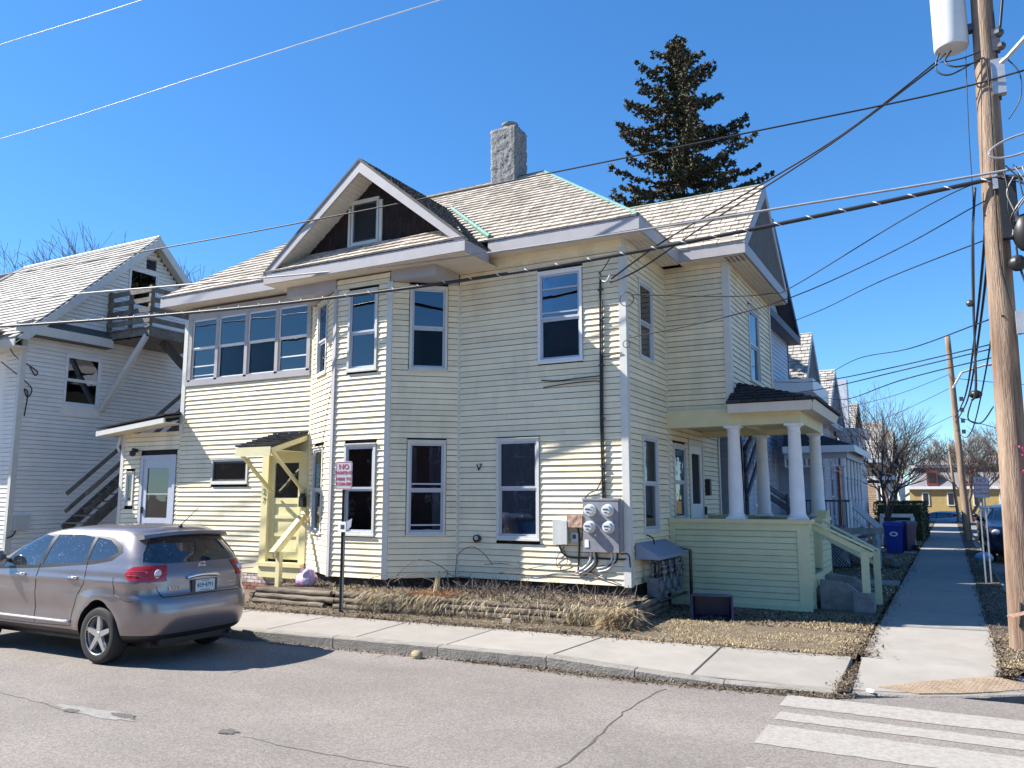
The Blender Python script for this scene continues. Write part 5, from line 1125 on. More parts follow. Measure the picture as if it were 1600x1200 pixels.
# ---- hedge with white rail frame
def leafmass(name, label, cat, box_, n, m, s=(.03, .07)):
    x0, x1, y0, y1, z0, z1 = box_; mb = MB()
    for i in range(n):
        p = Vector((rnd(x0, x1), rnd(y0, y1), rnd(z0, z1))); 
        if random.random() < .75:
            ax = random.choice((0, 1, 2, 2)); p[ax] = (x0, y0, z1)[ax] if random.random() < .5 or ax == 2 else (x1, y1, z1)[ax]
        p += Vector((1, 1, 1)) * .10 * noise.noise(p * 2.5); a = Vector((rnd(-1, 1), rnd(-1, 1), rnd(-1, 1))).normalized() * rnd(*s); b = a.cross(Vector((rnd(-1, 1), rnd(-1, 1), 1))).normalized() * rnd(*s) * .6
        mb.add([p - a, p + b, p + a, p - b], [(0, 1, 2, 3)])
    mb.box(x0 + .12, x1 - .12, y0 + .12, y1 - .12, z0, z1 - .12); o = mb.build(name, m, recalc=False); o['label'] = label; o['category'] = cat; return o
leafmass('hedge', 'clipped dark green hedge beside the pavement behind the recycling bins', 'hedge', (-3.0, -1.0, 40, 47, 0, 1.7), 9000, 'hedge')
wf_ = thing('white_railing', 'low white railing frame in front of the hedge', 'railing', (-2, 36, 0)); mb = MB(); mb.beam((-2.5, 36, 1.2), (-1.3, 36, 1.2), .12, .14, (0, 0, 1)); mb.build('top_rail', 'white', wf_)
for x in (-2.45, -1.33): mb = MB(); mb.box(x - .07, x + .07, 35.94, 36.06, 0, 1.15); mb.build('post', 'white', wf_)
wr2 = thing('wooden_rail', 'weathered white board rail across the lawn behind the porch', 'railing', (-2.4, 22, 0)); mb = MB(); mb.beam((-3.6, 20.4, 1.12), (-1.45, 21.6, 1.10), .05, .15); mb.build('rail_board', 'old_concrete', wr2)
for t_ in (.3, .9): p = Vector((-3.6, 20.4, 0)).lerp(Vector((-1.45, 21.6, 0)), t_); mb = MB(); mb.box(p.x - .05, p.x + .05, p.y, p.y + .1, 0, 1.1); mb.build('post', 'old_concrete', wr2)
# strip paths crossing the lawn
for (a, b) in ((19.6, 20.6), (31.0, 31.9)): mb = MB(); mb.box(-3.8, -1.1, a, b, -.1, .035); mb.build('slab', 'concrete', pv)

# ---- raised bed with log edging
bed = thing('log_edging', 'weathered stacked landscape logs edging the raised bed in front of the house', 'edging', (-7.5, 11.2, 0))
def log(a, b, r, m='log'):
    a = Vector(a); b = Vector(b); n = 8; pts = []; rr = []
    for i in range(n + 1): pts.append(a.lerp(b, i / n) + Vector((0, rnd(-.008, .008), rnd(-.008, .008)))); rr.append(r * rnd(.92, 1.06))
    mb = MB(); mb.tube(pts, rr, 9); return mb.build('log', m, bed, smooth=60)
for k_, z in enumerate((.05, .145, .24)):
    log((-11.35 + rnd(0, .1), 10.98 + k_ * .03, z), (-9.5 + rnd(-.2, .2), 11.02 + k_ * .03, z), .052); log((-9.45, 11.03 + k_ * .03, z), (-7.2 + rnd(-.2, .2), 11.25 + k_ * .03, z), .052)
    log((-7.1, 11.27 + k_ * .03, z), (-4.3 + rnd(-.05, .05), 11.42 + k_ * .03, z), .052); log((-4.27, 11.45, z + .01), (-4.30, 13.4, z + .01), .05)
log((-11.4, 11.0, .05), (-11.38, 12.2, .05), .05); log((-11.4, 11.0, .15), (-11.38, 12.2, .15), .05)
mb = MB(); xs_ = [-11.3 + i * .25 for i in range(29)]; ys_ = [0, .12, .4, .8, 1.3]
for x in xs_:
    yb0 = 11.05 + (x + 11.3) / 7 * .42
    for j, y in enumerate(ys_): mb.v.append((x, yb0 + y, .27 + .05 * noise.noise((x * 1.7, y * 2, 3)) - (.05 if j == 0 else 0) + .04 * (x > -6.5) + .02))
for i in range(len(xs_) - 1):
    for j in range(4): mb.f.append((i * 5 + j, (i + 1) * 5 + j, (i + 1) * 5 + j + 1, i * 5 + j + 1)); mb.m.append(0)
mb.v += []; mb.build('bed_soil', 'soil', smooth=True, kind='structure')
def bed_pt():
    x = rnd(-9.6, -4.3); y = 11.05 + (x + 11.3) / 7 * .42 + abs(random.gauss(0, .35)); z = .30 + .05 * noise.noise((x * 1.7, (y - 11) * 2, 3))
    d = noise.noise((x * 1.1, y, 5)); dens = 1 if x < -6.9 or x > -5.9 else .35
    if random.random() > dens * (.35 + .65 * (d > -.1)) or y > 12.4: return None
    mi = 2 if (-8.1 < x < -7.2 and random.random() < .75) else (0 if random.random() < .55 else 1)
    return ((x, y, z - .02), mi, 1, (0, -.35, 0))
blades('dry_grass', 15000, bed_pt, ['straw', 'straw_grey', 'straw_orange'], (.05, .15), .0038, 2.4)
def hang_pt():
    x = rnd(-9.2, -4.25); 
    dens = .75 if (-9.0 < x < -7.4 or x > -5.2) else .10
    if random.random() > dens: return None
    y = 11.02 + (x + 11.3) / 7 * .42 - .03; z = rnd(.12, .33)
    return ((x, y, z), 0 if random.random() < .5 else 1, 1, (0, -1.0, -1.4))
blades('dry_grass', 5200, hang_pt, ['straw', 'straw_grey'], (.10, .24), .004, 1.0)
def tuft_pt():
    a = rnd(0, 6.28); r = abs(random.gauss(0, .16)); return ((-4.42 + r * math.cos(a), 11.42 + r * math.sin(a) * .8, rnd(.0, .3)), 0 if random.random() < .55 else (1 if random.random() < .8 else 2), 1, (math.cos(a) * .5, -.7, -.9))
blades('dry_grass', 4200, tuft_pt, ['straw', 'straw_grey', 'straw_orange'], (.12, .30), .004, 1.2)
blades('dry_grass', 2200, lambda: ((rnd(-11, -4.3), rnd(11.0, 11.15) + .04, rnd(0, .05)) and ((lambda x: ((x, 11.0 + (x + 11.3) / 7 * .42 - rnd(.02, .12), .0), 0 if random.random() < .5 else 1, 1))(rnd(-11, -4.3)))), ['straw', 'straw_grey'], (.04, .12), .004, 1.8)
# dead vines and twigs along the wall foot
def vine(pts, r=.008, m='twig'):
    return pts, r
vs = MB(); rs = random.Random(4)
arcs = [[(-8.6, 11.55, .45), (-8.0, 11.75, .62), (-7.6, 12.0, .55), (-7.2, 12.25, .42)], [(-8.3, 11.5, .2), (-8.5, 11.5, .55), (-8.1, 11.6, .85), (-7.7, 11.9, .65), (-7.75, 12.0, .3)], [(-7.75, 12.2, .3), (-7.7, 12.2, .9), (-7.35, 12.2, 1.05), (-7.0, 12.25, .75)], [(-9.0, 11.4, .5), (-8.4, 11.45, .55), (-7.8, 11.7, .48)], [(-6.9, 12.3, .62), (-6.2, 12.33, .55), (-5.5, 12.33, .66), (-5.0, 12.33, .60)], [(-7.2, 12.3, .75), (-6.4, 12.36, .70), (-5.4, 12.35, .78)]]
for a in arcs:
    P = [Vector(p) for p in a]; out = []
    for i in range(len(P) - 1):
        for t in range(5): out.append(P[i].lerp(P[i + 1], t / 5) + Vector((0, 0, .05 * math.sin(math.pi * t / 5))))
    out.append(P[-1]); vs.tube(out, .007, 5)
for i in range(700):
    x = rs.choice((rs.gauss(-6.8, .45), rs.uniform(-9.3, -4.4))); y = 11.3 + (x + 9.5) * .1 + rs.uniform(0, .9); y = min(y, 12.3); z = .3; d = Vector((rs.gauss(0, .6), rs.gauss(0, .4), rs.uniform(.1, 1))).normalized(); L = rs.uniform(.08, .34); p = Vector((x, y, z)); e = p + d * L; m_ = p.lerp(e, .5) + Vector((rs.gauss(0, .03), 0, rs.gauss(0, .03))); vs.tube([p, m_, e], [.006, .005, .003], 3, cap=False)
v_ = vs.build('dead_vines', 'twig', recalc=False, kind='stuff')
mb = MB(); sp = Vector((-7.72, 11.55, .3))
for i in range(9): a = i * .7; mb.prism([sp + Vector((math.cos(a) * .05, math.sin(a) * .04, 0)), sp + Vector((math.cos(a + .5) * .06, math.sin(a + .5) * .05, 0)), sp + Vector((math.cos(a + .25) * .04 + .04, 0, rnd(.18, .42)))], (.015, .01, 0))
o = mb.build('tree_stump', 'straw'); o['label'] = 'small splintered pale stump in the raised bed under the bay'; o['category'] = 'stump'
# ---- two houses on our side of the street, mirrored in the window panes
def across(name, label, x0, x1, m, za):
    t = thing(name, label, 'house', ((x0 + x1) / 2, -15, 0)); mb = MB(); mb.box(x0, x1, -23, -15, -.3, 6.2); mb.build('wall', m, t)
    xc = (x0 + x1) / 2; mb = MB(); mb.prism([(x0 - .4, -14.6, 6.1), (x1 + .4, -14.6, 6.1), (xc, -14.6, za)], (0, -9, 0)); mb.build('roof', 'slate_dark', t)
    f = Fr((x0, -15), (x1, -15), True)
    for lv in (1.2, 4.1):
        for k_ in range(3): window(t, f, 1.2 + k_ * 2.6, 2.2 + k_ * 2.6, lv, lv + 1.6, m_sash='white')
across('house_across', 'dark red house across the street, mirrored in the left windows', -34, -24.5, 'darkbrick', 9.6)
across('house_across', 'tan house across the street, mirrored in the glazed upper porch', -46, -36.5, 'tan_wall', 9.9)
across('house_across', 'grey house across the street, mirrored in the window beside the meters', -22.5, -13, 'mansard', 9.4)
across('house_across', 'brown house across the street, mirrored in the right windows', -11, -2.5, 'darkbrick', 9.2)
across('house_across', 'corner house across the street, mirrored in the right face of the bay', 14.5, 25.5, 'darkbrick', 9.3)
def across_side(label, y0, y1, x0, m, za):
    t = thing('house_across', label, 'house', (x0, (y0 + y1) / 2, 0)); mb = MB(); mb.box(x0, x0 + 8, y0, y1, -.3, 6); mb.build('wall', m, t)
    yc = (y0 + y1) / 2; mb = MB(); mb.prism([(x0 - .4, y0 - .4, 5.9), (x0 - .4, y1 + .4, 5.9), (x0 - .4, yc, za)], (9, 0, 0)); mb.build('roof', 'slate_dark', t)
    f = Fr((x0, y0), (x0, y1), True)
    for lv in (1.2, 4.0):
        for k_ in range(3): window(t, f, 1.2 + k_ * 2.6, 2.2 + k_ * 2.6, lv, lv + 1.6, m_sash='white')
across_side('house beyond the parked cars, mirrored in the side windows', 26, 35, 16, 'pale_trim', 9)
across_side('second house beyond the parked cars, mirrored in the porch windows', 38, 47, 16, 'darkbrick', 9.3)
# ================================================================ VEHICLES
mat('rock_tan', (.34, .28, .17), .9, .3, 9, bump=.5)
def lerp_tab(tab, z):
    for i in range(len(tab) - 1):
        if tab[i][0] <= z <= tab[i + 1][0]:
            t = (z - tab[i][0]) / (tab[i + 1][0] - tab[i][0]); p0 = tab[max(0, i - 1)]; p1 = tab[i]; p2 = tab[i + 1]; p3 = tab[min(len(tab) - 1, i + 2)]; out = []
            for k in range(1, len(p1)):
                m1 = (p2[k] - p0[k]) / max(1e-6, (p2[0] - p0[0])) * (p2[0] - p1[0]); m2 = (p3[k] - p1[k]) / max(1e-6, (p3[0] - p1[0])) * (p2[0] - p1[0])
                out.append((2 * t ** 3 - 3 * t * t + 1) * p1[k] + (t ** 3 - 2 * t * t + t) * m1 + (-2 * t ** 3 + 3 * t * t) * p2[k] + (t ** 3 - t * t) * m2)
            return out
    return list(tab[-1][1:])
#        z    xr    xf    W    cr(corner radius rear)
CT = [(.27, .24, 4.45, .74, .30), (.33, .12, 4.55, .84, .36), (.45, .04, 4.62, .885, .42), (.60, .00, 4.64, .90, .46), (.72, .015, 4.63, .905, .46), (.765, .05, 4.62, .905, .44), (.80, .10, 4.61, .90, .40), (.90, .12, 4.56, .895, .38), (.98, .13, 4.42, .885, .36), (1.03, .15, 4.05, .875, .34), (1.075, .18, 3.62, .86, .32), (1.12, .21, 3.42, .845, .32), (1.22, .27, 3.22, .815, .32), (1.34, .36, 3.00, .77, .32), (1.44, .44, 2.80, .72, .32), (1.50, .50, 2.62, .68, .32), (1.55, .56, 2.36, .62, .34), (1.585, .66, 2.10, .52, .36), (1.605, .85, 1.85, .38, .34), (1.612, 1.1, 1.6, .2, .2)]
def build_car_mesh():
    zs = []; 
    for i in range(len(CT) - 1):
        n = max(1, int(round((CT[i + 1][0] - CT[i][0]) / .016)))
        n = max(n, 3)
        zs += [CT[i][0] + (CT[i + 1][0] - CT[i][0]) * k / n for k in range(n)]
    zs.append(CT[-1][0]); NP = 160; mb = MB(); 
    for z in zs:
        xr, xf, W, cr = lerp_tab(CT, z); L = xf - xr; cx = (xr + xf) / 2; pts = []
        crf = min(cr * 1.25, W * .9, L * .45); crr = min(cr, W * .9, L * .45)
        def outline(t):   # t 0..1 around half: rear centre -> side -> front centre, y>=0
            segs = [W - crr, math.pi / 2 * crr, L - crr - crf, math.pi / 2 * crf, W - crf]; tot = sum(segs); d = t * tot
            bow = lambda y: .055 * (y / W) ** 2 * min(1, L / 3)
            if d < segs[0]: return (xr + bow(d), d)
            d -= segs[0]
            if d < segs[1]: a = d / crr; y = W - crr + crr * math.sin(a); return (xr + crr - crr * math.cos(a) + bow(W - crr), y)
            d -= segs[1]
            if d < segs[2]: return (xr + crr + d + bow(W - crr) * (1 - d / max(1e-6, segs[2])), W)
            d -= segs[2]
            if d < segs[3]: a = d / crf; return (xf - crf + crf * math.sin(a), W - crf + crf * math.cos(a))
            d -= segs[3]; return (xf, W - crf - d)
        half = [outline(k / (NP // 2)) for k in range(NP // 2 + 1)]
        # uniform-ish taper towards nose and tail in plan
        P = []
        for (x, y) in half: u = (x - 2.3) / 2.3; P.append((x, y * (1 - .035 * abs(u) ** 3)))
        ring = P + [(x, -y) for x, y in P[-2:0:-1]]
        # sculpting of flanks
        out = []
        for (x, y) in ring:
            ay = abs(y); sgn = 1 if y >= 0 else -1
            if ay > .6:
                fl = 0
                for wx_ in (.93, 3.62):
                    r = math.hypot(x - wx_, (z - .34) * 1.0); fl += .022 * math.exp(-((r - .42) / .10) ** 2) * (z < 1.0)
                dip = -.022 * math.exp(-((z - .62) / .12) ** 2) * (1 / (1 + math.exp(-(x - 1.5) * 8))) * (1 / (1 + math.exp((x - 3.0) * 8))); sh = .012 * math.exp(-((z - .93) / .035) ** 2)
                y = sgn * (ay + fl + dip + sh)
            out.append((x, y))
        mb.v += [(x, y, z) for x, y in out]
    k = NP; nz = len(zs)
    for j in range(nz - 1):
        for i in range(k): mb.f.append((j * k + i, j * k + (i + 1) % k, (j + 1) * k + (i + 1) % k, (j + 1) * k + i)); mb.m.append(0)
    mb.f.append(tuple(range(k))[::-1]); mb.f.append(tuple((nz - 1) * k + i for i in range(k))); mb.m += [0, 0]
    me = bpy.data.meshes.new('body'); me.from_pydata(mb.v, [], mb.f); bm = bmesh.new(); bm.from_mesh(me); bmesh.ops.recalc_face_normals(bm, faces=bm.faces)
    bmesh.ops.triangulate(bm, faces=[f for f in bm.faces if len(f.verts) > 4]); bm.to_mesh(me); bm.free()
    ob = bpy.data.objects.new('b', me); COL.objects.link(ob); me.materials.append(M['paint_silver']); me.materials.append(M['black']); cut = []
    for wx_ in (.93, 3.62):
        for s in (-1, 1):
            c = MB(); c.lathe([(.405, s * .50), (.405, s * 1.2)], 48, (wx_, 0, .345), 'y'); co = c.build('c', 'black'); co.data.materials.clear(); co.data.materials.append(M['black']); cut.append(co)
            md = ob.modifiers.new('b', 'BOOLEAN'); md.operation = 'DIFFERENCE'; md.object = co; md.solver = 'EXACT'
            try: md.material_mode = 'TRANSFER'
            except Exception: pass
    dg = bpy.context.evaluated_depsgraph_get(); me2 = bpy.data.meshes.new_from_object(ob.evaluated_get(dg))
    for c in cut: bpy.data.objects.remove(c)
    bpy.data.objects.remove(ob); return me2
def cut_poly(bm, poly, plane, sel):
    """bisect the faces accepted by sel along the edges of a polygon given in the (a,b) axes of `plane`, return the faces inside"""
    ia, ib = plane
    P = poly; A = sum(P[i][0] * P[(i + 1) % len(P)][1] - P[(i + 1) % len(P)][0] * P[i][1] for i in range(len(P)))
    if A < 0: P = P[::-1]
    x0 = min(p[0] for p in P) - .05; x1 = max(p[0] for p in P) + .05; y0 = min(p[1] for p in P) - .05; y1 = max(p[1] for p in P) + .05
    for i in range(len(P)):
        p, q_ = P[i], P[(i + 1) % len(P)]
        fs = [f for f in bm.faces if sel(f) and x0 < f.calc_center_median()[ia] < x1 and y0 < f.calc_center_median()[ib] < y1]
        geom = list({v for f in fs for v in f.verts}) + list({e for f in fs for e in f.edges}) + fs
        co = [0, 0, 0]; co[ia] = p[0]; co[ib] = p[1]; no = [0, 0, 0]; no[ia] = q_[1] - p[1]; no[ib] = -(q_[0] - p[0])
        bmesh.ops.bisect_plane(bm, geom=geom, dist=1e-5, plane_co=co, plane_no=Vector(no).normalized())
    def ins(c): return all((P[(i + 1) % len(P)][1] - P[i][1]) * (c[ia] - P[i][0]) - (P[(i + 1) % len(P)][0] - P[i][0]) * (c[ib] - P[i][1]) <= 0 for i in range(len(P)))
    return [f for f in bm.faces if sel(f) and x0 < f.calc_center_median()[ia] < x1 and ins(f.calc_center_median())]
def split_off(bm, faces, name, m, parent, off=0.0, smooth=True, thick=0):
    fs = list(faces)
    if not fs: return None
    vi = {}; mb = MB()
    for f in fs:
        idx = []
        for v in f.verts:
            if v.index not in vi: vi[v.index] = len(mb.v); mb.v.append(tuple(v.co + v.normal * off))
            idx.append(vi[v.index])
        mb.f.append(tuple(idx)); mb.m.append(0)
    bmesh.ops.delete(bm, geom=fs, context='FACES')
    return mb.build(name, m, parent, smooth=smooth, recalc=False)
LAMP = [(.02, .935), (.02, 1.105), (.22, 1.12), (.44, 1.10), (.52, 1.03), (.46, .965), (.3, .94)]
def make_car(label):
    me = build_car_mesh(); root = thing('parked_car', label, 'car', worldparts=False)
    bm = bmesh.new(); bm.from_mesh(me); bm.normal_update()
    bvh = BVHTree.FromBMesh(bm)
    body = bpy.data.objects.new('body', me)
    # side glass (polygons in side view), both sides
    WIN = [('door_window', [(3.10, 1.025), (2.30, 1.07), (2.22, 1.44), (2.52, 1.475), (2.72, 1.40)]), ('door_window', [(2.22, 1.075), (1.36, 1.13), (1.36, 1.45), (1.62, 1.475), (2.14, 1.465)]), ('quarter_window', [(1.30, 1.165), (.98, 1.19), (.78, 1.27), (.82, 1.33), (1.02, 1.42), (1.30, 1.45)])]
    parts = []
    for s in (-1, 1):
        sel = lambda f, s=s: f.normal.y * s > .25 and f.calc_center_median().y * s > .45
        fr_ = cut_poly(bm, [(3.30, .985), (2.2, 1.035), (1.2, 1.105), (.84, 1.165), (.68, 1.27), (.74, 1.36), (1.0, 1.455), (1.6, 1.50), (2.45, 1.505), (2.78, 1.43)], (0, 2), sel)
        for f in fr_: f.material_index = 1
        for nm, P in WIN:
            fs = cut_poly(bm, P, (0, 2), sel); bm.verts.index_update(); bm.normal_update(); split_off(bm, fs, nm, 'car_glass', root, -.004)
        fs = cut_poly(bm, LAMP, (0, 2), lambda f, s=s: f.calc_center_median().y * s > .30 and f.calc_center_median().x < 1 and (f.normal.y * s > .02))
        pn = Vector((0, s, .45)).normalized(); pc = Vector((0, s * .58, .93)); g_ = list({v for f in fs for v in f.verts}) + list({e for f in fs for e in f.edges}) + fs
        bmesh.ops.bisect_plane(bm, geom=g_, dist=1e-5, plane_co=pc, plane_no=pn)
        fs = cut_poly(bm, LAMP, (0, 2), lambda f, s=s: f.calc_center_median().y * s > .30 and f.calc_center_median().x < 1 and (f.normal.y * s > -.05) and (f.calc_center_median() - pc).dot(pn) > 0)
        bm.verts.index_update(); bm.normal_update(); split_off(bm, fs, 'tail_lamp', 'tail_red', root, .006)
    selr = lambda f: f.normal.x < -.2 and f.calc_center_median().x < .9
    fs = cut_poly(bm, [(-.74, 1.16), (-.5, 1.13), (.5, 1.13), (.74, 1.16), (.70, 1.26), (.60, 1.40), (.52, 1.47), (-.52, 1.47), (-.60, 1.40), (-.70, 1.26)], (1, 2), selr); bm.verts.index_update(); bm.normal_update(); split_off(bm, fs, 'rear_window', 'car_glass', root, -.006)
    self_ = lambda f: f.normal.x > .2 and f.calc_center_median().x > 2.2
    fs = cut_poly(bm, [(-.72, 1.12), (.72, 1.12), (.60, 1.48), (-.60, 1.48)], (1, 2), self_); bm.verts.index_update(); bm.normal_update(); split_off(bm, fs, 'windscreen', 'car_glass', root, -.004)
    for f in bm.faces:
        if f.calc_center_median().z < .37: f.material_index = 1
    bm.to_mesh(me); bm.free()
    me.polygons.foreach_set('use_smooth', [True] * len(me.polygons)); me.set_sharp_from_angle(angle=R(38)); link(body, root)
    def hit(x, z, s, off=.002):
        r = bvh.ray_cast(Vector((x, s * 2, z)), Vector((0, -s, 0)))
        return (r[0] + Vector((0, s * off, 0))) if r[0] else Vector((x, s * .85, z))
    def hitr(y, z, off=.002):
        r = bvh.ray_cast(Vector((-1, y, z)), Vector((1, 0, 0))); return (r[0] + Vector((-off, 0, 0))) if r[0] else Vector((.1, y, z))
    def hitf(y, z, off=.002):
        r = bvh.ray_cast(Vector((6, y, z)), Vector((-1, 0, 0))); return (r[0] + Vector((off, 0, 0))) if r[0] else Vector((4.5, y, z))
    def gap(P, s):
        gaps = MB()
        out = []
        for i in range(len(P) - 1):
            n = max(2, int(math.hypot(P[i + 1][0] - P[i][0], P[i + 1][1] - P[i][1]) / .04))
            for t in range(n): k = t / n; out.append(hit(P[i][0] * (1 - k) + P[i + 1][0] * k, P[i][1] * (1 - k) + P[i + 1][1] * k, s, .0))
        out.append(hit(*P[-1], s, .0)); gaps.tube(out, .0045, 4, cap=False); gaps.build('panel_gap', 'black', root, recalc=False)
    for s in (-1, 1):
        gap([(2.26, 1.08), (2.28, .9), (2.27, .42)], s); gap([(3.30, 1.0), (3.34, .8), (3.26, .40), (2.27, .40)], s); gap([(1.30, 1.14), (1.26, .92), (1.40, .74), (1.47, .60), (1.50, .42), (2.27, .40)], s); gap([(.72, .98), (.66, .80), (.50, .76), (.34, .755)], s)
    gaps = MB(); rg = [hitr(-.62 + 1.24 * i / 20, .775, 0) for i in range(21)]; gaps.tube(rg, .006, 4); gaps.build('panel_gap', 'black', root, recalc=False); gaps = MB(); gaps.tube([hitr(-.62, .775, 0), hitr(-.66, .85, 0), hitr(-.68, 1.02, 0)], .005, 4); gaps.build('panel_gap', 'black', root, recalc=False); gaps = MB(); gaps.tube([hitr(.62, .775, 0), hitr(.66, .85, 0), hitr(.68, 1.02, 0)], .005, 4)
    gaps.build('panel_gap', 'black', root, recalc=False)
    for s in (-1, 1):
        for hx in (1.40, 2.52):
            p = hit(hx + .08, .955, s, .03); mb = MB(); mb.tube([hit(hx, .95, s, .0), hit(hx + .02, .955, s, .028), p, hit(hx + .17, .955, s, .028), hit(hx + .20, .95, s, .0)], .014, 8); mb.build('door_handle', 'chrome', root, smooth=True)
        mb = MB(); P = [hit(1.52 + 1.7 * i / 16, .47 + .0 * i, s, .012) for i in range(17)]; mb.tube(P, .018, 6); mb.build('side_moulding', 'lamp_clear', root, smooth=True)
        p = hit(3.0, 1.10, s, 0); mb = MB(); mb.ball((p.x + .02, p.y + s * .14, 1.16), .12, 12, (.55, .95, .7)); mb.tube([p, (p.x, p.y + s * .1, 1.12)], .03, 6); mb.build('wing_mirror', 'paint_silver', root, smooth=True)
        # clear lens in the tail lamp
        c = hitr(s * .64, 1.02, .0); mb = MB(); mb.ball((c.x - .0, s * .645, 1.02), .052, 14, (.5, 1, 1)); mb.build('reversing_lamp', 'lamp_clear', root, smooth=True); P = [hitr(s * .56, .945, .008), hitr(s * .545, 1.10, .008)]; mb = MB(); mb.tube(P, .006, 4); mb.build('lamp_edge', 'black', root)
        mb = MB(); P = [hit(.12 + .36 * i / 8, 1.0 + .012 * i / 8, s, .007) for i in range(9)]; mb.tube(P, .004, 4); P = [hit(.12 + .34 * i / 8, 1.055, s, .007) for i in range(9)]; mb.tube(P, .004, 4); mb.build('lamp_ribs', 'maroon_door', root, kind='stuff')
        # wheels
        for wx_ in (.93, 3.62):
            yy = s * .79; k = s; w = MB(); w.lathe([(.20, yy - k * .11), (.30, yy - k * .115), (.335, yy - k * .10), (.348, yy - k * .07), (.350, yy), (.348, yy + k * .07), (.335, yy + k * .10), (.30, yy + k * .115), (.235, yy + k * .105), (.225, yy + k * .08), (.215, yy - k * .06), (.20, yy - k * .11)], 48, (wx_, 0, .35), 'y', cap=False); w = w.build('wheel', 'rubber', root, smooth=50)
            rm = MB(); rm.lathe([(.228, yy + k * .102), (.236, yy + k * .108), (.228, yy + k * .085), (.21, yy + k * .03), (.21, yy - k * .08)], 40, (wx_, 0, .35), 'y', cap=False)
            for j in range(5):
                a = 2 * math.pi * j / 5 + .3; ca_, sa_ = math.cos(a), math.sin(a)
                def pp(r, t, d): return (wx_ + ca_ * r - sa_ * t, yy + k * d, .35 + sa_ * r + ca_ * t)
                rm.hexa([pp(.03, -.04, .055), pp(.03, .04, .055), pp(.222, .033, .070), pp(.222, -.033, .070), pp(.03, -.036, .095), pp(.03, .036, .095), pp(.225, .022, .098), pp(.225, -.022, .098)])
            rm.lathe([(.001, yy + k * .10), (.036, yy + k * .10), (.05, yy + k * .09), (.06, yy + k * .05)], 20, (wx_, 0, .35), 'y'); rm.build('rim', 'alloy', w, smooth=35)
            dk = MB(); dk.lathe([(.001, yy + k * .02), (.205, yy + k * .02)], 24, (wx_, 0, .35), 'y'); dk.build('brake_disc', 'dark_metal', w)
    # spoiler, bumper strip, number plate, badge, exhaust, underside
    mb = MB(); n = 16; top = []; 
    for i in range(n + 1):
        y = -.66 + 1.32 * i / n; e = 1 - (abs(y) / .66) ** 2.2; x = .36 + .10 * (1 - e) ; top.append((x, y, 1.525 - .045 * (1 - e), e))
    for (x, y, z, e) in top: mb.v += [(x, y, z - .035), (x + .02, y, z + .008), (x + .34, y * .97, z + .028 * 1), (x + .34, y * .97, z - .05), (x + .12, y, z - .06)]
    for i in range(n):
        for j in range(5): mb.f.append((i * 5 + j, i * 5 + (j + 1) % 5, (i + 1) * 5 + (j + 1) % 5, (i + 1) * 5 + j)); mb.m.append(0)
    mb.f += [(0, 1, 2, 3, 4), tuple(n * 5 + j for j in (4, 3, 2, 1, 0))]; mb.m += [0, 0]; mb.build('spoiler', 'paint_silver', root, smooth=50)
    mb = MB(); p = hitr(0, .935, 0); 
    for i in range(12): pass
    P = [hitr(-.26 + .52 * i / 10, .98 - .02 * abs(i / 5 - 1) ** 2, .018) for i in range(11)]; mb.tube(P, .022, 8); mb.build('tailgate_trim', 'chrome', root, smooth=True)
    px_ = hitr(0, .87, .012); mb = MB(); mb.box(px_.x - .012, px_.x + .02, -.20, .20, .775 + .02, .93); mb.build('plate_recess', 'dark_metal', root)
    mb = MB(); mb.box(px_.x - .020, px_.x - .012, -.152, .152, .795, .925); pl = mb.build('number_plate', 'plate', root)
    mrot = lambda x, y, z: Matrix.Translation((x, y, z)) @ Matrix.Rotation(R(-90), 4, 'Z') @ Matrix.Rotation(R(90), 4, 'X')
    text_obj('459\u00b74791', .070, 'plate_ink', pl, mrot(px_.x - .0215, 0, .862), ext=.001); text_obj('NEW HAMPSHIRE' if False else 'VERMONT' if False else '', .02, 'plate_ink', pl, mrot(px_.x - .0215, 0, .91)) if False else None
    mb = MB(); mb.box(px_.x - .0225, px_.x - .0205, -.08, .08, .806, .812); mb.box(px_.x - .0225, px_.x - .0205, -.06, .06, .908, .913); mb.build('plate_print', 'plate_ink', pl)
    b_ = hitr(0, 1.08, .01); mb = MB(); ring = []
    for i in range(25): a = 2 * math.pi * i / 24; ring.append((b_.x + .012 * math.sin(a) * -1, math.cos(a) * .052, 1.08 + math.sin(a) * .046))
    mb.tube(ring, .007, 6); mb.box(b_.x - .008, b_.x + .004, -.066, .066, 1.071, 1.089); mb.build('badge', 'chrome', root, smooth=40)
    t_ = hitr(.40, .85, .004); text_obj('ROGUE', .055, 'chrome', root, mrot(t_.x - .004, .44, .855), ext=.002)
    t_ = hitr(-.45, .87, .004); mb = MB(); mb.box(t_.x - .004, t_.x + .002, -.52, -.40, .868, .876); mb.build('badge_strip', 'chrome', root)
    mb = MB(); mb.box(.30, 4.3, -.62, .62, .20, .34); mb.box(.18, .34, -.55, .55, .24, .40); mb.build('underbody', 'black', root)
    mb = MB(); mb.tube([(.12, -.5, .27), (.5, -.5, .27)], .03, 10); mb.build('exhaust', 'dark_metal', root)
    mb = MB(); mb.ball((.62, .0, 1.585), .03, 8); mb.tube([(.62, 0, 1.60), (.30, 0, 1.83)], [.007, .004], 5); mb.build('aerial', 'black', root)
    for s in (-1, 1):
        h_ = hitf(s * .62, .80, .01); mb = MB(); mb.ball((h_.x - .08, s * .66, .84), .14, 12, (.9, .9, .55)); mb.build('headlight', 'lamp_clear', root, smooth=True)
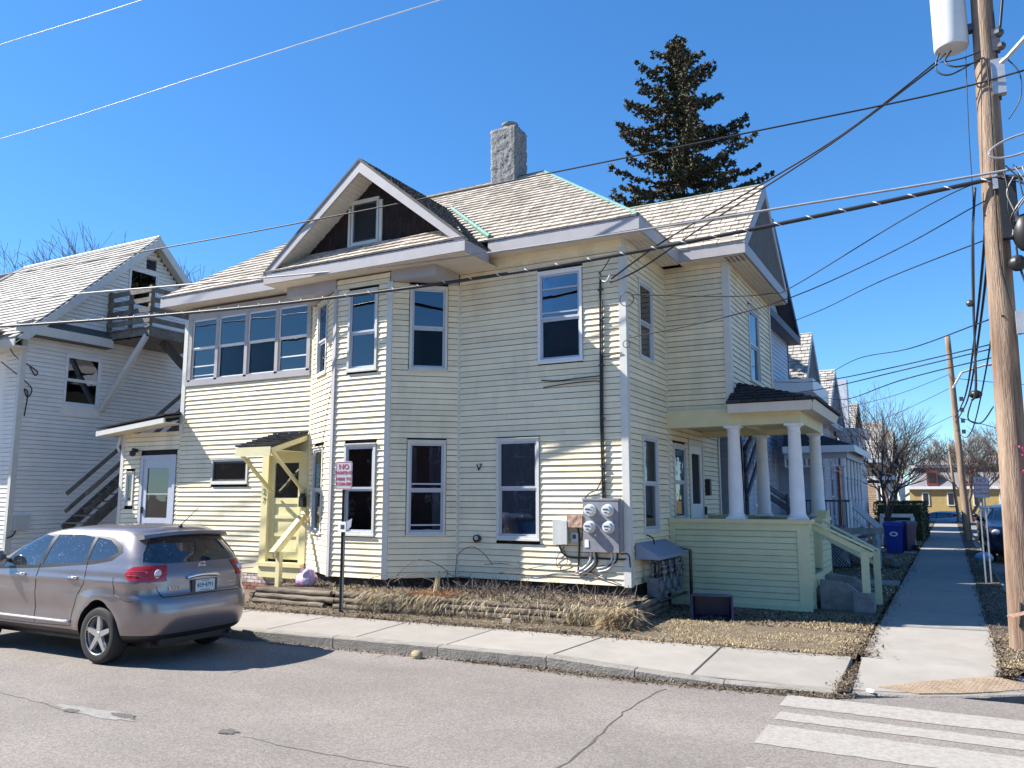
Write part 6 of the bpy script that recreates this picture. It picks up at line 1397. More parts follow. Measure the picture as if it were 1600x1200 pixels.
    g_ = hitf(0, .72, .01); mb = MB(); mb.box(g_.x - .06, g_.x + .01, -.42, .42, .62, .82); mb.build('grille', 'black', root); mb = MB(); mb.box(g_.x, g_.x + .02, -.26, .26, .42, .53); mb.build('number_plate', 'plate', root)
    def zmap(z):
        T = [(-9, -9), (.70, .70), (.775, .825), (1.08, 1.17), (1.5, 1.58), (1.62, 1.695), (9, 9.075)]
        for i in range(len(T) - 1):
            if z <= T[i + 1][0]: return T[i][1] + (z - T[i][0]) / (T[i + 1][0] - T[i][0]) * (T[i + 1][1] - T[i][1])
    for o in root.children_recursive:
        if o.type == 'MESH':
            for v in o.data.vertices: v.co.z = zmap(v.co.z)
    return root
car = make_car('brownish silver sports utility car parked at the kerb in front of the house')
# world: rear at X=-8.47 facing -X; local +x forward -> rotate 180 about Z, driver side (local -y after the turn) towards the camera
car.location = (-8.50, 7.49, -.14); car.rotation_euler = (0, 0, R(180))
g_ = 'cars parked along the side street'; car['group'] = 'parked cars'
def other(loc, rz, label, sw, sc_=1.0): return dup(car, loc, rz, label, 'parked cars', sw, (sc_, sc_, sc_))
c2 = other((2.35, 22.3, -.14), R(90), 'black car parked nearest on the side street, half hidden by the big pole', {'paint_silver': 'paint_black'})
c3 = other((1.95, 34.6, -.14), R(-90), 'dark blue car facing us on the side street, just left of the big pole', {'paint_silver': 'paint_navy'}, 1.08)
c4 = other((2.0, 46.0, -.14), R(-90), 'small dark car farther along the side street behind the sign post', {'paint_silver': 'paint_black'})
c5 = other((1.2, 77.5, -.9), R(180), 'little pale blue car crossing the far end of the street', {'paint_silver': 'light_blue'})
c6 = other((-2.6, 78.5, -.9), R(180), 'distant dark car parked before the yellow building', {'paint_silver': 'paint_navy'})

# ================================================================ STREET FURNITURE
def wood_pole(name, label, base, top, r0, r1, m='pole_wood'):
    t = thing(name, label, 'pole', base); a = Vector(base); b = Vector(top); n = 16; pts = []; rr = []
    for i in range(n + 1): k = i / n; pts.append(a.lerp(b, k) + Vector((.02 * noise.noise((k * 3, base[1], 0)), 0, 0))); rr.append(r0 + (r1 - r0) * k)
    mb = MB(); mb.tube([pts[0] - Vector((0, 0, .3))] + pts, [r0] + rr, 18); mb.build('pole', m, t, smooth=True); return t
up = wood_pole('utility_pole', 'big leaning wooden utility pole at the right edge of the picture', (.72, 12.3, 0), (.93, 12.3, 11.5), .175, .125)
tr = MB(); tc_ = (.46, 12.28); tr.lathe([(.02, 8.20), (.21, 8.21), (.222, 8.24), (.222, 9.3), (.21, 9.36), (.1, 9.42), (.02, 9.42)], 28, (tc_[0], tc_[1], 0)); tr = tr.build('transformer', 'transformer', up, smooth=40)
mb = MB(); mb.box(.60, .80, 12.22, 12.34, 8.4, 8.5); mb.box(.60, .80, 12.22, 12.34, 8.95, 9.05); mb.build('bracket', 'dark_metal', up)
for (pts, r) in (([(.30, 12.2, 8.15), (.24, 12.15, 7.9), (.40, 12.1, 7.75), (.70, 12.1, 7.85), (.8, 12.12, 7.9)], .012), ([(.45, 12.2, 8.15), (.36, 12.1, 7.95), (.5, 12.05, 7.82), (.78, 12.1, 7.85)], .012), ([(.38, 12.2, 8.13), (.3, 12.15, 8.0), (.55, 12.1, 7.95), (.8, 12.12, 8.0)], .010), ([(.80, 12.1, 7.9), (.86, 12.1, 7.7), (.84, 12.12, 6.5), (.80, 12.1, 5.2), (.85, 12.1, 4.6), (.96, 12.12, 4.0)], .012),
                 ([(.62, 12.1, 8.1), (.58, 12.15, 6.9), (.56, 12.2, 5.9), (.5, 12.25, 4.8), (.46, 12.3, 4.2)], .006)): cable(pts, r, 'wire', 'cable', up)
mb = MB(); mb.tube([(.99, 12.25, 7.3), (.99, 12.25, 8.6)], .018, 6); mb.box(.94, 1.04, 12.18, 12.3, 8.0, 8.32); mb.ball((1.03, 12.2, 8.25), .07, 8); mb.ball((1.05, 12.2, 8.05), .06, 8); mb.build('cutout_switch', 'dark_metal', up)
cable([(1.05, 12.2, 8.3), (1.12, 12.2, 8.8), (1.2, 12.2, 9.4), (1.15, 12.2, 10.2)], .02, 'wire', 'cable', up); cable([(1.08, 12.15, 7.85), (1.22, 12.1, 7.55), (1.2, 12.1, 7.2), (1.05, 12.12, 6.95)], .008, 'wire', 'cable', up)
mb = MB(); mb.tube([(.95, 12.2, 7.75), (1.1, 12.1, 7.82), (1.5, 11.9, 8.15), (2.6, 11.4, 8.6)], .03, 10); mb.box(.9, 1.06, 12.13, 12.25, 7.35, 7.85); arm = mb.build('lamp_arm', 'metal', up)
mb = MB(); mb.ball((2.9, 11.2, 8.62), .28, 14, (1.4, .7, .35)); mb.build('lamp_head', 'metal', arm, smooth=True)
# ring of coiled cable, splice case, cable riser bundle
ring = [(1.12 + .34 * math.cos(a), 12.0, 6.52 + .13 * math.sin(a) + .06 * math.cos(a)) for a in [2 * math.pi * i / 28 for i in range(29)]]
mb = MB(); mb.tube(ring, .014, 6, cap=False); mb.tube([(p[0] * .98 + .02, p[1] + .03, p[2] + .015) for p in ring], .010, 6, cap=False); mb.build('cable_coil', 'wire_grey', up)
mb = MB(); mb.box(.86, 1.06, 12.05, 12.2, 5.3, 6.1); mb.ball((1.12, 12.1, 5.35), .2, 12, (.8, .8, 1.3)); mb.ball((1.0, 12.1, 4.95), .11, 10); mb.build('splice_case', 'black', up, smooth=30)
for i in range(7): cable([(1.0 + rnd(-.1, .15), 12.05, 6.2 + rnd(-.1, .1)), (1.0 + rnd(-.1, .2), 12.0, 5.9), (1.02 + rnd(-.15, .15), 12.0, 5.6 + rnd(-.1, .1)), (.98 + rnd(-.05, .2), 12.05, 5.3)], .009, random.choice(('wire', 'wire', 'wire_grey')), 'cable', up)
mb = MB(); mb.box(.72, .98, 12.1, 12.16, 6.12, 6.16); mb.box(.80, .86, 12.08, 12.14, 6.0, 6.2); mb.build('clamp', 'metal', up)
mb = MB(); mb.tube([(.68, 12.12, .3), (.70, 12.12, .6)], .012, 6); mb.build('ground_clip', 'dark_metal', up)
mb = MB(); mb.box(1.06, 1.40, 11.9, 12.2, 3.75, 4.55); mb.box(.92, 1.06, 12.0, 12.1, 4.0, 4.3); mb.build('control_box', 'metal', up)
cable([(1.0, 12.1, 5.2), (1.02, 12.1, 4.9), (1.1, 12.05, 4.5)], .014, 'black', 'cable', up); cable([(1.1, 12.05, 3.78), (1.0, 12.1, 3.65), (.98, 12.12, 3.2), (.98, 12.12, .2)], .014, 'wire_grey', 'conduit', up)
mb = MB(); mb.beam((.55, 12.08, .42), (1.2, 11.9, .66), .04, .04); mb.build('tie_strap', 'rust', up)
p2 = wood_pole('utility_pole', 'second wooden utility pole, midway down the side street', (.64, 42, 0), (.44, 42, 9.4), .165, .115)
wood_pole('utility_pole', 'distant utility pole, the taller of the two thin ones', (1.05, 66, -.3), (.72, 66, 7.4), .16, .12); wood_pole('utility_pole', 'distant utility pole, the shorter and thinner of the two thin ones', (.6, 74, -.5), (.25, 74, 6.2), .12, .10)
mb = MB(); mb.tube([(.5, 41.8, 6.9), (.9, 41.8, 7.6), (1.9, 41.8, 7.9)], .05, 6); mb.ball((2.1, 41.8, 7.9), .2, 8, (1.6, .8, .4)); mb.build('lamp_arm', 'metal', p2); mb = MB()
for z in (4.8, 5.3, 5.8, 6.3): mb.box(.72, .88, 41.7, 41.85, z, z + .18)
mb.build('insulators', 'dark_metal', p2)
# ---- signs
def sign(name, label, x, y, zc, w, h, ptop, lines, tilt=0, twin=False):
    t = thing(name, label, 'sign', (x, y, 0)); mb = MB()
    if twin: mb.box(x - .075, x - .045, y, y + .03, -.1, ptop); mb.box(x + .03, x + .06, y, y + .03, -.1, ptop)
    else:
        mb.box(x - .028, x + .028, y + .004, y + .012, -.1, ptop); mb.box(x - .036, x - .028, y - .012, y + .012, -.1, ptop); mb.box(x + .028, x + .036, y - .012, y + .012, -.1, ptop)
    pst = mb.build('post', 'dark_metal' if not twin else 'metal', t)
    if not twin:
        mb = MB()
        for i in range(80): mb.box(x + .026, x + .0375, y - .014, y + .014, .05 + i * .0254, .05 + i * .0254 + .011)
        mb.build('punched_holes', 'metal', pst, kind='stuff')
    c = .03; P = [(-w / 2 + c, -h / 2), (w / 2 - c, -h / 2), (w / 2 - .01, -h / 2 + .01), (w / 2, -h / 2 + c), (w / 2, h / 2 - c), (w / 2 - .01, h / 2 - .01), (w / 2 - c, h / 2), (-w / 2 + c, h / 2), (-w / 2 + .01, h / 2 - .01), (-w / 2, h / 2 - c), (-w / 2, -h / 2 + c), (-w / 2 + .01, -h / 2 + .01)]
    mt = Matrix.Translation((x, y - .03, zc)) @ Matrix.Rotation(tilt, 4, 'Z')
    mb = MB(); mb.prism([mt @ Vector((a, 0, b)) for a, b in P], mt.to_3x3() @ Vector((0, .004, 0))); pl = mb.build('plate', 'sign_white', t)
    mb = MB(); bw = .006
    k = .012
    for (a0, a1, b0, b1) in ((-w / 2 + k, w / 2 - k, h / 2 - k - bw, h / 2 - k), (-w / 2 + k, w / 2 - k, -h / 2 + k, -h / 2 + k + bw), (-w / 2 + k, -w / 2 + k + bw, -h / 2 + k, h / 2 - k), (w / 2 - k - bw, w / 2 - k, -h / 2 + k, h / 2 - k)):
        mb.hexa([mt @ Vector(v) for v in ((a0, -.002, b0), (a1, -.002, b0), (a1, -.0005, b0), (a0, -.0005, b0), (a0, -.002, b1), (a1, -.002, b1), (a1, -.0005, b1), (a0, -.0005, b1))])
    mb.build('border', 'sign_red', pl)
    for (s, size, dz) in lines: text_obj(s, size, 'sign_red', pl, mt @ Matrix.Translation((0, -.002, dz)) @ Matrix.Rotation(R(90), 4, 'X'))
    return t
LN = [('NO', .125, .145), ('PARKING', .082, .045), ('HERE TO', .072, -.06), ('CORNER', .075, -.145)]
s1 = sign('parking_sign', 'NO PARKING HERE TO CORNER sign on a punched steel post by the yellow door', -9.07, 10.76, 2.28, .33, .48, 2.12, LN, R(8))
mb = MB(); mb.box(-9.16, -8.99, 10.725, 10.728, 1.33, 1.50); mb.prism([(-8.99, 10.728, 1.34), (-8.90, 10.75, 1.42), (-8.88, 10.75, 1.56), (-8.99, 10.728, 1.5)], (0, .002, 0)); ntc = mb.build('paper_notice', 'white', s1); mb = MB(); mb.box(-9.10, -9.02, 10.722, 10.7245, 1.38, 1.45); mb.build('print', 'dark_metal', ntc)
s2 = sign('parking_sign', 'second NO PARKING sign on twin steel strips beside the big pole', .66, 21, 2.14, .31, .47, 1.93, LN, R(-4), True)
# ---- bins
def wheelie(name, label, loc, rz, m, group=None):
    t = thing(name, label, 'bin', loc, rz, group, worldparts=False); mb = MB()
    a = [(-.24, -.30, .05), (.24, -.30, .05), (.24, .22, .05), (-.24, .22, .05), (-.30, -.38, .95), (.30, -.38, .95), (.30, .32, .95), (-.30, .32, .95)]; mb.hexa(a); mb.box(-.32, .32, -.40, .34, .93, .98); b = mb.build('body', m, t)
    md = MB(); md.hexa([(-.33, -.42, .985), (.33, -.42, .985), (.33, .36, .985), (-.33, .36, .985), (-.28, -.34, 1.08), (.28, -.34, 1.08), (.28, .34, 1.08), (-.28, .34, 1.08)]); md.build('lid', m, t)
    mb = MB(); mb.tube([(-.26, .42, 1.0), (.26, .42, 1.0)], .018, 8); mb.build('handle', m, t)
    for s in (-1, 1): mb = MB(); mb.lathe([(.01, s * .26), (.12, s * .26), (.12, s * .31), (.01, s * .31)], 16, (0, .26, .12), 'x'); mb.build('wheel', 'rubber', t)
    mb = MB(); mb.lathe([(.001, -.352), (.13, -.352), (.13, -.36), (.001, -.36)], 20, (0, -.005, 0), 'y'); v = [(p[0], p[1] - .0, p[2] * .62 + .68) for p in mb.v]; mb.v = v; e = mb.build('emblem', 'white', t)
    mb = MB(); mb.lathe([(.001, -.368), (.075, -.368), (.075, -.372), (.001, -.372)], 16, (0, -.005, 0), 'y'); mb.v = [(p[0], p[1], p[2] * .5 + .68) for p in mb.v]; mb.build('emblem_mark', 'bin_blue', e); return t
wheelie('recycling_bin', 'blue wheeled recycling bin with a white oval emblem beside the pavement', (-1.78, 31.0, 0), R(6), 'bin_blue', 'wheeled bins by the pavement'); wheelie('recycling_bin', 'darker navy wheeled bin half hidden behind the blue one', (-1.50, 32.5, 0), R(-25), 'bin_navy', 'wheeled bins by the pavement')
# tipped-over dark blue recycling box on the lawn
t = thing('recycling_box', 'dark navy recycling box lying on its side by the porch wall', 'box', (-3.4, 12.9, 0)); bx0, bx1, by0, by1, bz = -3.72, -3.12, 12.80, 13.30, .38
mb = MB(); q0 = [(bx0 + .02, by1, .03), (bx1 - .02, by1, .03), (bx1 - .02, by1, bz - .03), (bx0 + .02, by1, bz - .03)]
def face_box(a, b, th=.012): pass
mb.box(bx0 + .02, bx1 - .02, by1 - .012, by1, .02, bz - .02)
mb.prism([(bx0, by0, .0), (bx0 + .02, by1, .02), (bx0 + .02, by1, bz - .02), (bx0, by0, bz)], (.012, 0, 0)); mb.prism([(bx1, by0, .0), (bx1 - .02, by1, .02), (bx1 - .02, by1, bz - .02), (bx1, by0, bz)], (-.012, 0, 0))
mb.prism([(bx0, by0, 0), (bx1, by0, 0), (bx1 - .02, by1, .02), (bx0 + .02, by1, .02)], (0, 0, .012)); mb.prism([(bx0, by0, bz), (bx1, by0, bz), (bx1 - .02, by1, bz - .02), (bx0 + .02, by1, bz - .02)], (0, 0, -.012))
rot = Matrix.Translation((-3.42, 13.0, 0)) @ Matrix.Rotation(R(14), 4, 'Z') @ Matrix.Translation((3.42, -13.0, 0)); mb.v = [tuple(rot @ Vector(v)) for v in mb.v]; mb.build('tub', 'bin_navy', t)
mb = MB(); mb.box(bx0 - .02, bx1 + .02, by0 - .03, by0 + .03, bz - .005, bz + .02); mb.box(bx0 - .025, bx0 + .005, by0 - .03, by0 + .03, .0, bz); mb.box(bx1 - .005, bx1 + .025, by0 - .03, by0 + .03, .0, bz); mb.box(bx0, bx1, by0 - .03, by0 + .03, -.01, .012); mb.v = [tuple(rot @ Vector(v)) for v in mb.v]; mb.build('rim', 'bin_navy', t)
mb = MB(); mb.box(bx0 - .022, bx0 - .016, by0 + .10, by0 + .2, .18, .26); mb.v = [tuple(rot @ Vector(v)) for v in mb.v]; mb.build('sticker', 'metal', t)
chips('leaf_litter', 120, lambda: (rnd(-3.6, -3.2), rnd(12.85, 13.15), .03), 'straw_grey', (.01, .03))
# ---- plastic bag of rubbish
mb = MB(); mb.ball((0, 0, 0), 1, 26); out_ = []
for v in mb.v:
    q_ = Vector(v); k_ = 1 + .35 * noise.noise(q_ * 1.6 + Vector((3, 1, 0))) + .22 * abs(noise.noise(q_ * 4.3)) + .10 * noise.noise(q_ * 9)
    z_ = q_.z * k_; out_.append((-10.48 + q_.x * k_ * .20 + .05 * max(0, z_), 11.42 + q_.y * k_ * .15, .40 + (z_ * .17 if z_ > -.6 else -.10) + (.10 * max(0, q_.z - .6))))
mb.v = out_
for a_, b_2 in (((-10.52, 11.40, .50), (-10.55, 11.38, .63)),):
    a_ = Vector(a_); b_2 = Vector(b_2); mb.add([a_ - Vector((.05, 0, 0)), a_ + Vector((.05, 0, 0)), b_2 + Vector((.045, .01, .01)), b_2 - Vector((.03, 0, 0)), a_ + Vector((0, .04, 0))], [(0, 1, 2, 3), (1, 4, 2), (0, 3, 4), (3, 2, 4)])
o = mb.build('plastic_bag', 'bag_pink', smooth=35); o['label'] = 'crumpled pink and white plastic bag on the log edging by the yellow door'; o['category'] = 'bag'
mb = MB(); mb.ball((0, 0, 0), .085, 14, (1, .8, .75)); mb.v = [tuple(Vector(v) * (1 + .25 * noise.noise(Vector(v) * 12)) + Vector((-6.15, 8.80, -.10))) for v in mb.v]; o = mb.build('rock', 'rock_tan'); o['label'] = 'small pale stone lying in the gutter against the kerb'; o['category'] = 'stone'
mb = MB(); mb.box(-6.15, -6.0, 11.05, 11.1, .0, .07); o = mb.build('litter_box', 'straw_grey'); o['label'] = 'tiny crushed drink carton at the back edge of the pavement'; o['category'] = 'carton'
mb = MB(); mb.add([(-.90, 9.47, -.095), (-.83, 9.44, -.10), (-.82, 9.48, -.085), (-.89, 9.50, -.08), (-.90, 9.47, -.11), (-.83, 9.44, -.112)], [(0, 1, 2, 3), (0, 4, 5, 1)]); o = mb.build('paper_scrap', 'white'); o['label'] = 'white scrap of paper on the corner of the pavement'; o['category'] = 'litter'
mb = MB(); mb.ball((.82, 28.5, .12), .2, 12, (1.3, 1, .8)); mb.v = [tuple(Vector(v) + Vector((1, 1, .6)) * .03 * noise.noise(Vector(v) * 9)) for v in mb.v]; o = mb.build('rubbish_bag', 'light_blue', smooth=True); o['label'] = 'pale blue rubbish sack on the verge behind the sign post'; o['category'] = 'bag'
# pink blossom twigs on the big pole
tw = MB(); bl = MB(); rs = random.Random(8)
for i in range(46):
    p = Vector((rs.uniform(.86, 1.05), 12.0, rs.uniform(.7, 2.5))); d = Vector((rs.uniform(-.5, .8), -.3, rs.uniform(-.2, 1))).normalized(); e = p + d * rs.uniform(.08, .25); tw.tube([p, e], [.005, .003], 3, cap=False)
    for k_ in range(16 if rs.random() < .6 else 3):
        c = p.lerp(e, rs.random()) + Vector((rs.gauss(0, .03), rs.gauss(0, .02), rs.gauss(0, .03))); a = Vector((rs.gauss(0, 1), rs.gauss(0, 1), rs.gauss(0, 1))).normalized() * .017; b = a.cross(Vector((0, 1, .3))).normalized() * .014; bl.add([c - a, c + b, c + a, c - b], [(0, 1, 2, 3)])
pk = thing('flower_spray', 'pink blossom sprays against the lower right side of the big pole', 'flowers', (1.0, 12.0, 0.0)); tw.build('twigs', 'twig', pk, recalc=False); bl.build('blossom', 'pinkflower', pk, recalc=False)

# ================================================================ UTILITIES ON THE HOUSE WALL
mp_ = thing('electricity_meters', 'grey panel with four round electricity meters on the corner house wall', 'meter', (-5.0, 12.4, 1.4)); f = F_main
a, b = f.sx(-5.32), f.sx(-4.70); mb = MB(); f.box(mb, a, b, .03, .14, 1.03, 1.88); f.box(mb, a - .01, b + .01, .02, .15, 1.86, 1.895); f.box(mb, b, b + .05, .02, .12, 1.05, 1.86); mb.build('panel', 'meter_panel', mp_)
for (x, z) in ((-5.18, 1.70), (-4.87, 1.70), (-5.19, 1.43), (-4.86, 1.43)):
    y0_ = YF - .14; mb = MB(); mb.lathe([(.10, y0_), (.10, y0_ - .03), (.085, y0_ - .035), (.085, y0_ - .10), (.07, y0_ - .125), (.001, y0_ - .13)], 24, (x, 0, z), 'y'); me_ = mb.build('meter', 'glassdome', mp_, smooth=40)
    mb = MB(); mb.box(x - .045, x + .045, y0_ - .1345, y0_ - .131, z + .01, z + .03); mb.box(x - .03, x + .03, y0_ - .1345, y0_ - .131, z - .035, z - .022); mb.build('dial', 'plate_ink', me_)
mb = MB(); f.box(mb, a + .03, a + .10, .14, .15, 1.10, 1.22); mb.ball((-5.10, YF - .145, 1.30), .02, 8); mb.build('seal', 'white', mp_)
mb = MB(); rough_box(mb, -5.60, -5.33, 12.27, 12.41, 1.42, 1.62, 6, 6, .004); mb.build('junction_box', 'rust', mp_)
mb = MB(); f.box(mb, f.sx(-5.88), f.sx(-5.62), .02, .13, 1.13, 1.54); f.box(mb, f.sx(-5.72), f.sx(-5.60), .13, .17, 1.14, 1.52); mb.build('telephone_box', 'grey_plastic', mp_)
mb = MB(); f.box(mb, f.sx(-5.55), f.sx(-5.44), .02, .09, 1.17, 1.33); mb.build('cable_box', 'grey_plastic', mp_); mb = MB(); f.box(mb, f.sx(-5.53), f.sx(-5.47), .09, .094, 1.23, 1.30); mb.build('sticker', 'plate_ink', mp_)
W_ = lambda x, z, d=.04: (x, YF - d, z)
for i, (pts, r, m_) in enumerate(((( W_(-5.22, 1.04, .08), W_(-5.24, .9), W_(-5.34, .78), W_(-5.50, .68)), .018, 'wire_pale'), ((W_(-5.16, 1.04, .08), W_(-5.17, .88), W_(-5.28, .76), W_(-5.45, .66)), .018, 'wire_pale'), ((W_(-5.12, 1.04, .08), W_(-5.12, .86), W_(-5.22, .74), W_(-5.36, .64)), .016, 'wire'), ((W_(-4.86, 1.04, .08), W_(-4.87, .90), W_(-4.98, .80), W_(-5.12, .76)), .018, 'wire_pale'), ((W_(-4.80, 1.04, .08), W_(-4.81, .92), W_(-4.92, .76), W_(-5.10, .71)), .018, 'wire_pale'), ((W_(-4.76, 1.04), W_(-4.78, .9), W_(-4.9, .82), W_(-5.05, .80)), .013, 'wire'),
    ((W_(-5.8, 1.14), W_(-5.75, 1.0), W_(-5.6, .93), W_(-5.2, .93), W_(-4.75, .92), W_(-4.62, .93)), .013, 'wire'), ((W_(-5.45, 1.42), W_(-5.43, 1.2), W_(-5.44, .95), W_(-5.46, .7)), .016, 'wire'), ((W_(-5.7, 1.1), W_(-5.85, .9), W_(-5.82, .75), W_(-5.65, .85), W_(-5.72, 1.05)), .006, 'wire'), ((W_(-4.7, 1.0), W_(-4.58, 1.0), W_(-4.55, .8)), .01, 'wire'), ((W_(-5.25, .7), W_(-5.0, .62), W_(-4.7, .52)), .008, 'wire'), ((W_(-5.35, 1.8), W_(-5.36, 1.4), W_(-5.4, 1.2)), .009, 'wire'))): cable(pts, r, m_, 'cable', mp_)
mast = [W_(-5.00, 1.88), W_(-5.00, 2.3, .05), W_(-5.01, 3.2, .05), W_(-5.0, 4.1, .05), W_(-4.99, 5.2, .05), W_(-4.98, 5.62, .05), W_(-4.98, 5.70, .10)]
cable(mast, .019, 'wire', 'service_cable', mp_); cable([(p[0] + .035, p[1], p[2]) for p in mast[:5]], .012, 'wire', 'service_cable', mp_)
for z in (2.4, 3.2, 4.1, 4.9, 5.4): mb = MB(); f.box(mb, f.sx(-5.03), f.sx(-4.94), .02, .07, z, z + .02); mb.build('strap', 'dark_metal', mp_)
cable([W_(-5.0, 2.25), W_(-5.1, 2.05), W_(-5.25, 1.97), W_(-5.33, 1.88)], .010, 'wire', 'cable', mp_); cable([W_(-5.0, 3.93), W_(-5.4, 3.92), W_(-5.8, 3.90), W_(-6.12, 3.93)], .010, 'wire', 'cable', mp_); cable([W_(-5.0, 3.80), W_(-5.1, 3.85), W_(-5.6, 3.84), W_(-6.08, 3.80)], .009, 'wire', 'cable', mp_); cable([W_(-4.98, 4.25), W_(-4.8, 4.27), W_(-4.62, 4.29)], .009, 'wire', 'cable', mp_)
cable([W_(-4.99, 5.7, .1), W_(-4.92, 5.55, .15), W_(-4.82, 5.5, .2), W_(-4.75, 5.6, .2)], .010, 'wire_pale', 'drip_loop', mp_); cable([W_(-4.99, 5.7, .1), W_(-4.9, 5.68, .2), W_(-4.8, 5.8, .2), W_(-4.77, 5.95, .1)], .009, 'wire', 'drip_loop', mp_)
for (x, z, r) in ((-4.50, 5.18, .12), (-4.52, 4.42, .06)):
    mb = MB(); ring = [(x - .02, YF - .10 + math.cos(t) * .01, z) for t in (0,)]; ring = [(x + r * math.cos(t), YF - .09, z + r * math.sin(t)) for t in [2 * math.pi * i / 24 for i in range(25)]]; mb.tube(ring, .007, 5, cap=False); mb.build('cable_loop', 'wire', mp_)
vn = thing('wall_vent', 'small round black vent low on the wall left of the lower window', 'vent', (-7.39, 12.4, 1.19)); mb = MB(); mb.lathe([(.001, YF - .03), (.065, YF - .03), (.065, YF - .10), (.045, YF - .11), (.04, YF - .06), (.001, YF - .06)], 20, (-7.39, 0, 1.19), 'y'); mb.build('ring', 'black', vn, smooth=40); mb = MB(); mb.lathe([(.02, YF - .11), (.038, YF - .115), (.038, YF - .10), (.02, YF - .10)], 14, (-7.38, 0, 1.2), 'y'); mb.build('flap', 'metal', vn)
mb = MB(); mb.beam((-7.42, YF - .03, 2.50), (-7.385, YF - .03, 2.39), .012, .016, (0, 1, 0)); mb.beam((-7.385, YF - .032, 2.39), (-7.32, YF - .032, 2.50), .012, .016, (0, 1, 0)); mb.tube([(-7.32, YF - .03, 2.50), (-7.37, YF - .03, 2.50)], .008, 4); o = mb.build('wall_bracket', 'black'); o['label'] = 'small black V shaped bracket on the wall between two windows'; o['category'] = 'bracket'
# gas meters with their blue-grey hood
gm = thing('gas_meters', 'cluster of dark gas meters and pipes under a sloping grey hood by the porch wall', 'meter', (-4.3, 13.4, 0)); mb = MB()
mb.prism([(XS + .03, 12.62, .92), (XS + .03, 12.62, 1.17), (XS + .06, 12.62, 1.17), (XS + .42, 12.62, .96), (XS + .42, 12.62, .91)], (0, 1.55, 0)); mb.build('hood', 'shelf_blue', gm)
for i in range(4):
    y = 13.0 + i * .36; mb = MB(); mb.box(XS + .12, XS + .30, y - .11, y + .11, .30, .60); mb.lathe([(.10, XS + .30), (.10, XS + .34), (.02, XS + .345)], 16, (0, y, .47), 'x'); mb.build('gas_meter', 'gas_grey', gm, smooth=30)
    for dy in (-.07, .07): mb = MB(); mb.tube([(XS + .2, y + dy, .60), (XS + .2, y + dy, .84), (XS + .26, y + dy, .88)], .022, 8); mb.ball((XS + .2, y + dy, .66), .036, 8); mb.ball((XS + .2, y + dy, .80), .036, 8); mb.build('pipe', 'dark_metal' if dy > 0 else 'gas_grey', gm, smooth=True)
    mb = MB(); mb.lathe([(.01, .78), (.065, .78), (.065, .80), (.03, .82), (.03, .87), (.01, .87)], 14, (XS + .36, y, 0)); mb.ball((XS + .38, y, .70), .05, 8); mb.tube([(XS + .38, y, .55), (XS + .38, y, .78)], .018, 6); mb.build('regulator', 'gas_grey', gm, smooth=30)
mb = MB(); mb.tube([(XS + .24, 12.85, .87), (XS + .24, 14.3, .87)], .028, 8); mb.tube([(XS + .34, 12.85, .24), (XS + .34, 14.35, .24)], .025, 8); mb.tube([(XS + .24, 14.3, .87), (XS + .24, 14.38, 1.0), (XS + .42, 14.4, .98), (XS + .42, 14.4, -.1)], .028, 8); mb.build('manifold', 'dark_metal', gm, smooth=True)
cable([(XS + .03, 13.2, 1.28), (XS + .12, 13.25, 1.22), (XS + .14, 13.25, 1.1)], .012, 'black', 'cable', gm)

# ================================================================ OVERHEAD WIRES
def wire(label, pts, r=.012, m='wire', lash=False):
    o = cable(pts, r, m, 'overhead_wire', None); o['label'] = label; o['category'] = 'wire'
    if lash:
        P = [Vector(p) for p in pts]; mb = MB()
        for i in range(len(P) - 1):
            n = int((P[i + 1] - P[i]).length / .45)
            for k in range(n): c = P[i].lerp(P[i + 1], (k + .5) / n); d = (P[i + 1] - P[i]).normalized(); mb.tube([c - d * .05 + Vector((0, 0, r * 1.2)), c + Vector((0, -r * 1.2, 0)), c + d * .05 - Vector((0, 0, r))], .009, 4)
        mb.build('lashing', 'wire_pale', o, kind='stuff')
    return o
wire('topmost pale wire across the upper left sky', [(-32, 9.2, 13.3), (-20.15, 10.3, 13.14), (-15.35, 10.73, 13.08), (-6, 11.6, 13.1), (.9, 12.2, 13.3)], .012, 'wire_pale')
wire('long pale wire sloping up through the upper left sky', [(-32, 9.2, 10.5), (-19.8, 10.33, 10.58), (-12.91, 10.96, 10.86), (-7.67, 11.43, 11.06), (.9, 12.2, 11.3)], .011, 'wire_pale')
wire('thin wire crossing the gable peak and the chimney base', [(-34, 9.0, 7.3), (-19.34, 10.37, 7.1), (-13.43, 10.91, 7.13), (-9.51, 11.27, 7.21), (-5.55, 11.63, 7.33), (-2.61, 11.89, 7.43), (.12, 12.14, 7.53), (1.28, 12.05, 7.56)], .013, 'wire')
wire('grey wire running along just under the eaves', [(-34, 9.0, 6.9), (-19.25, 10.38, 6.47), (-13.36, 10.91, 6.24), (-8.78, 11.33, 6.08), (-6.25, 11.56, 6.08), (-3.23, 11.84, 6.14), (-1.73, 11.97, 6.18), (.73, 12.1, 6.23), (1.6, 12.2, 6.3)], .017, 'wire_grey')
wire('thick black lashed telephone cable sagging across the house front', [(-34, 9.0, 6.5), (-19.17, 10.39, 5.85), (-13.32, 10.92, 5.64), (-9.32, 11.28, 5.61), (-6.25, 11.56, 5.67), (-4.05, 11.76, 5.78), (-1.74, 11.97, 5.95), (.5, 12.1, 6.13), (.95, 12.08, 6.14), (1.3, 12.0, 5.95), (1.45, 12.0, 5.5)], .030, 'wire', True)
wire('upper service wire from the transformer to the house corner', [(-4.75, 12.30, 5.55), (-3.79, 12.28, 6.07), (-2.43, 12.26, 6.63), (-1, 12.2, 7.25), (.28, 12.2, 8.05)], .013)
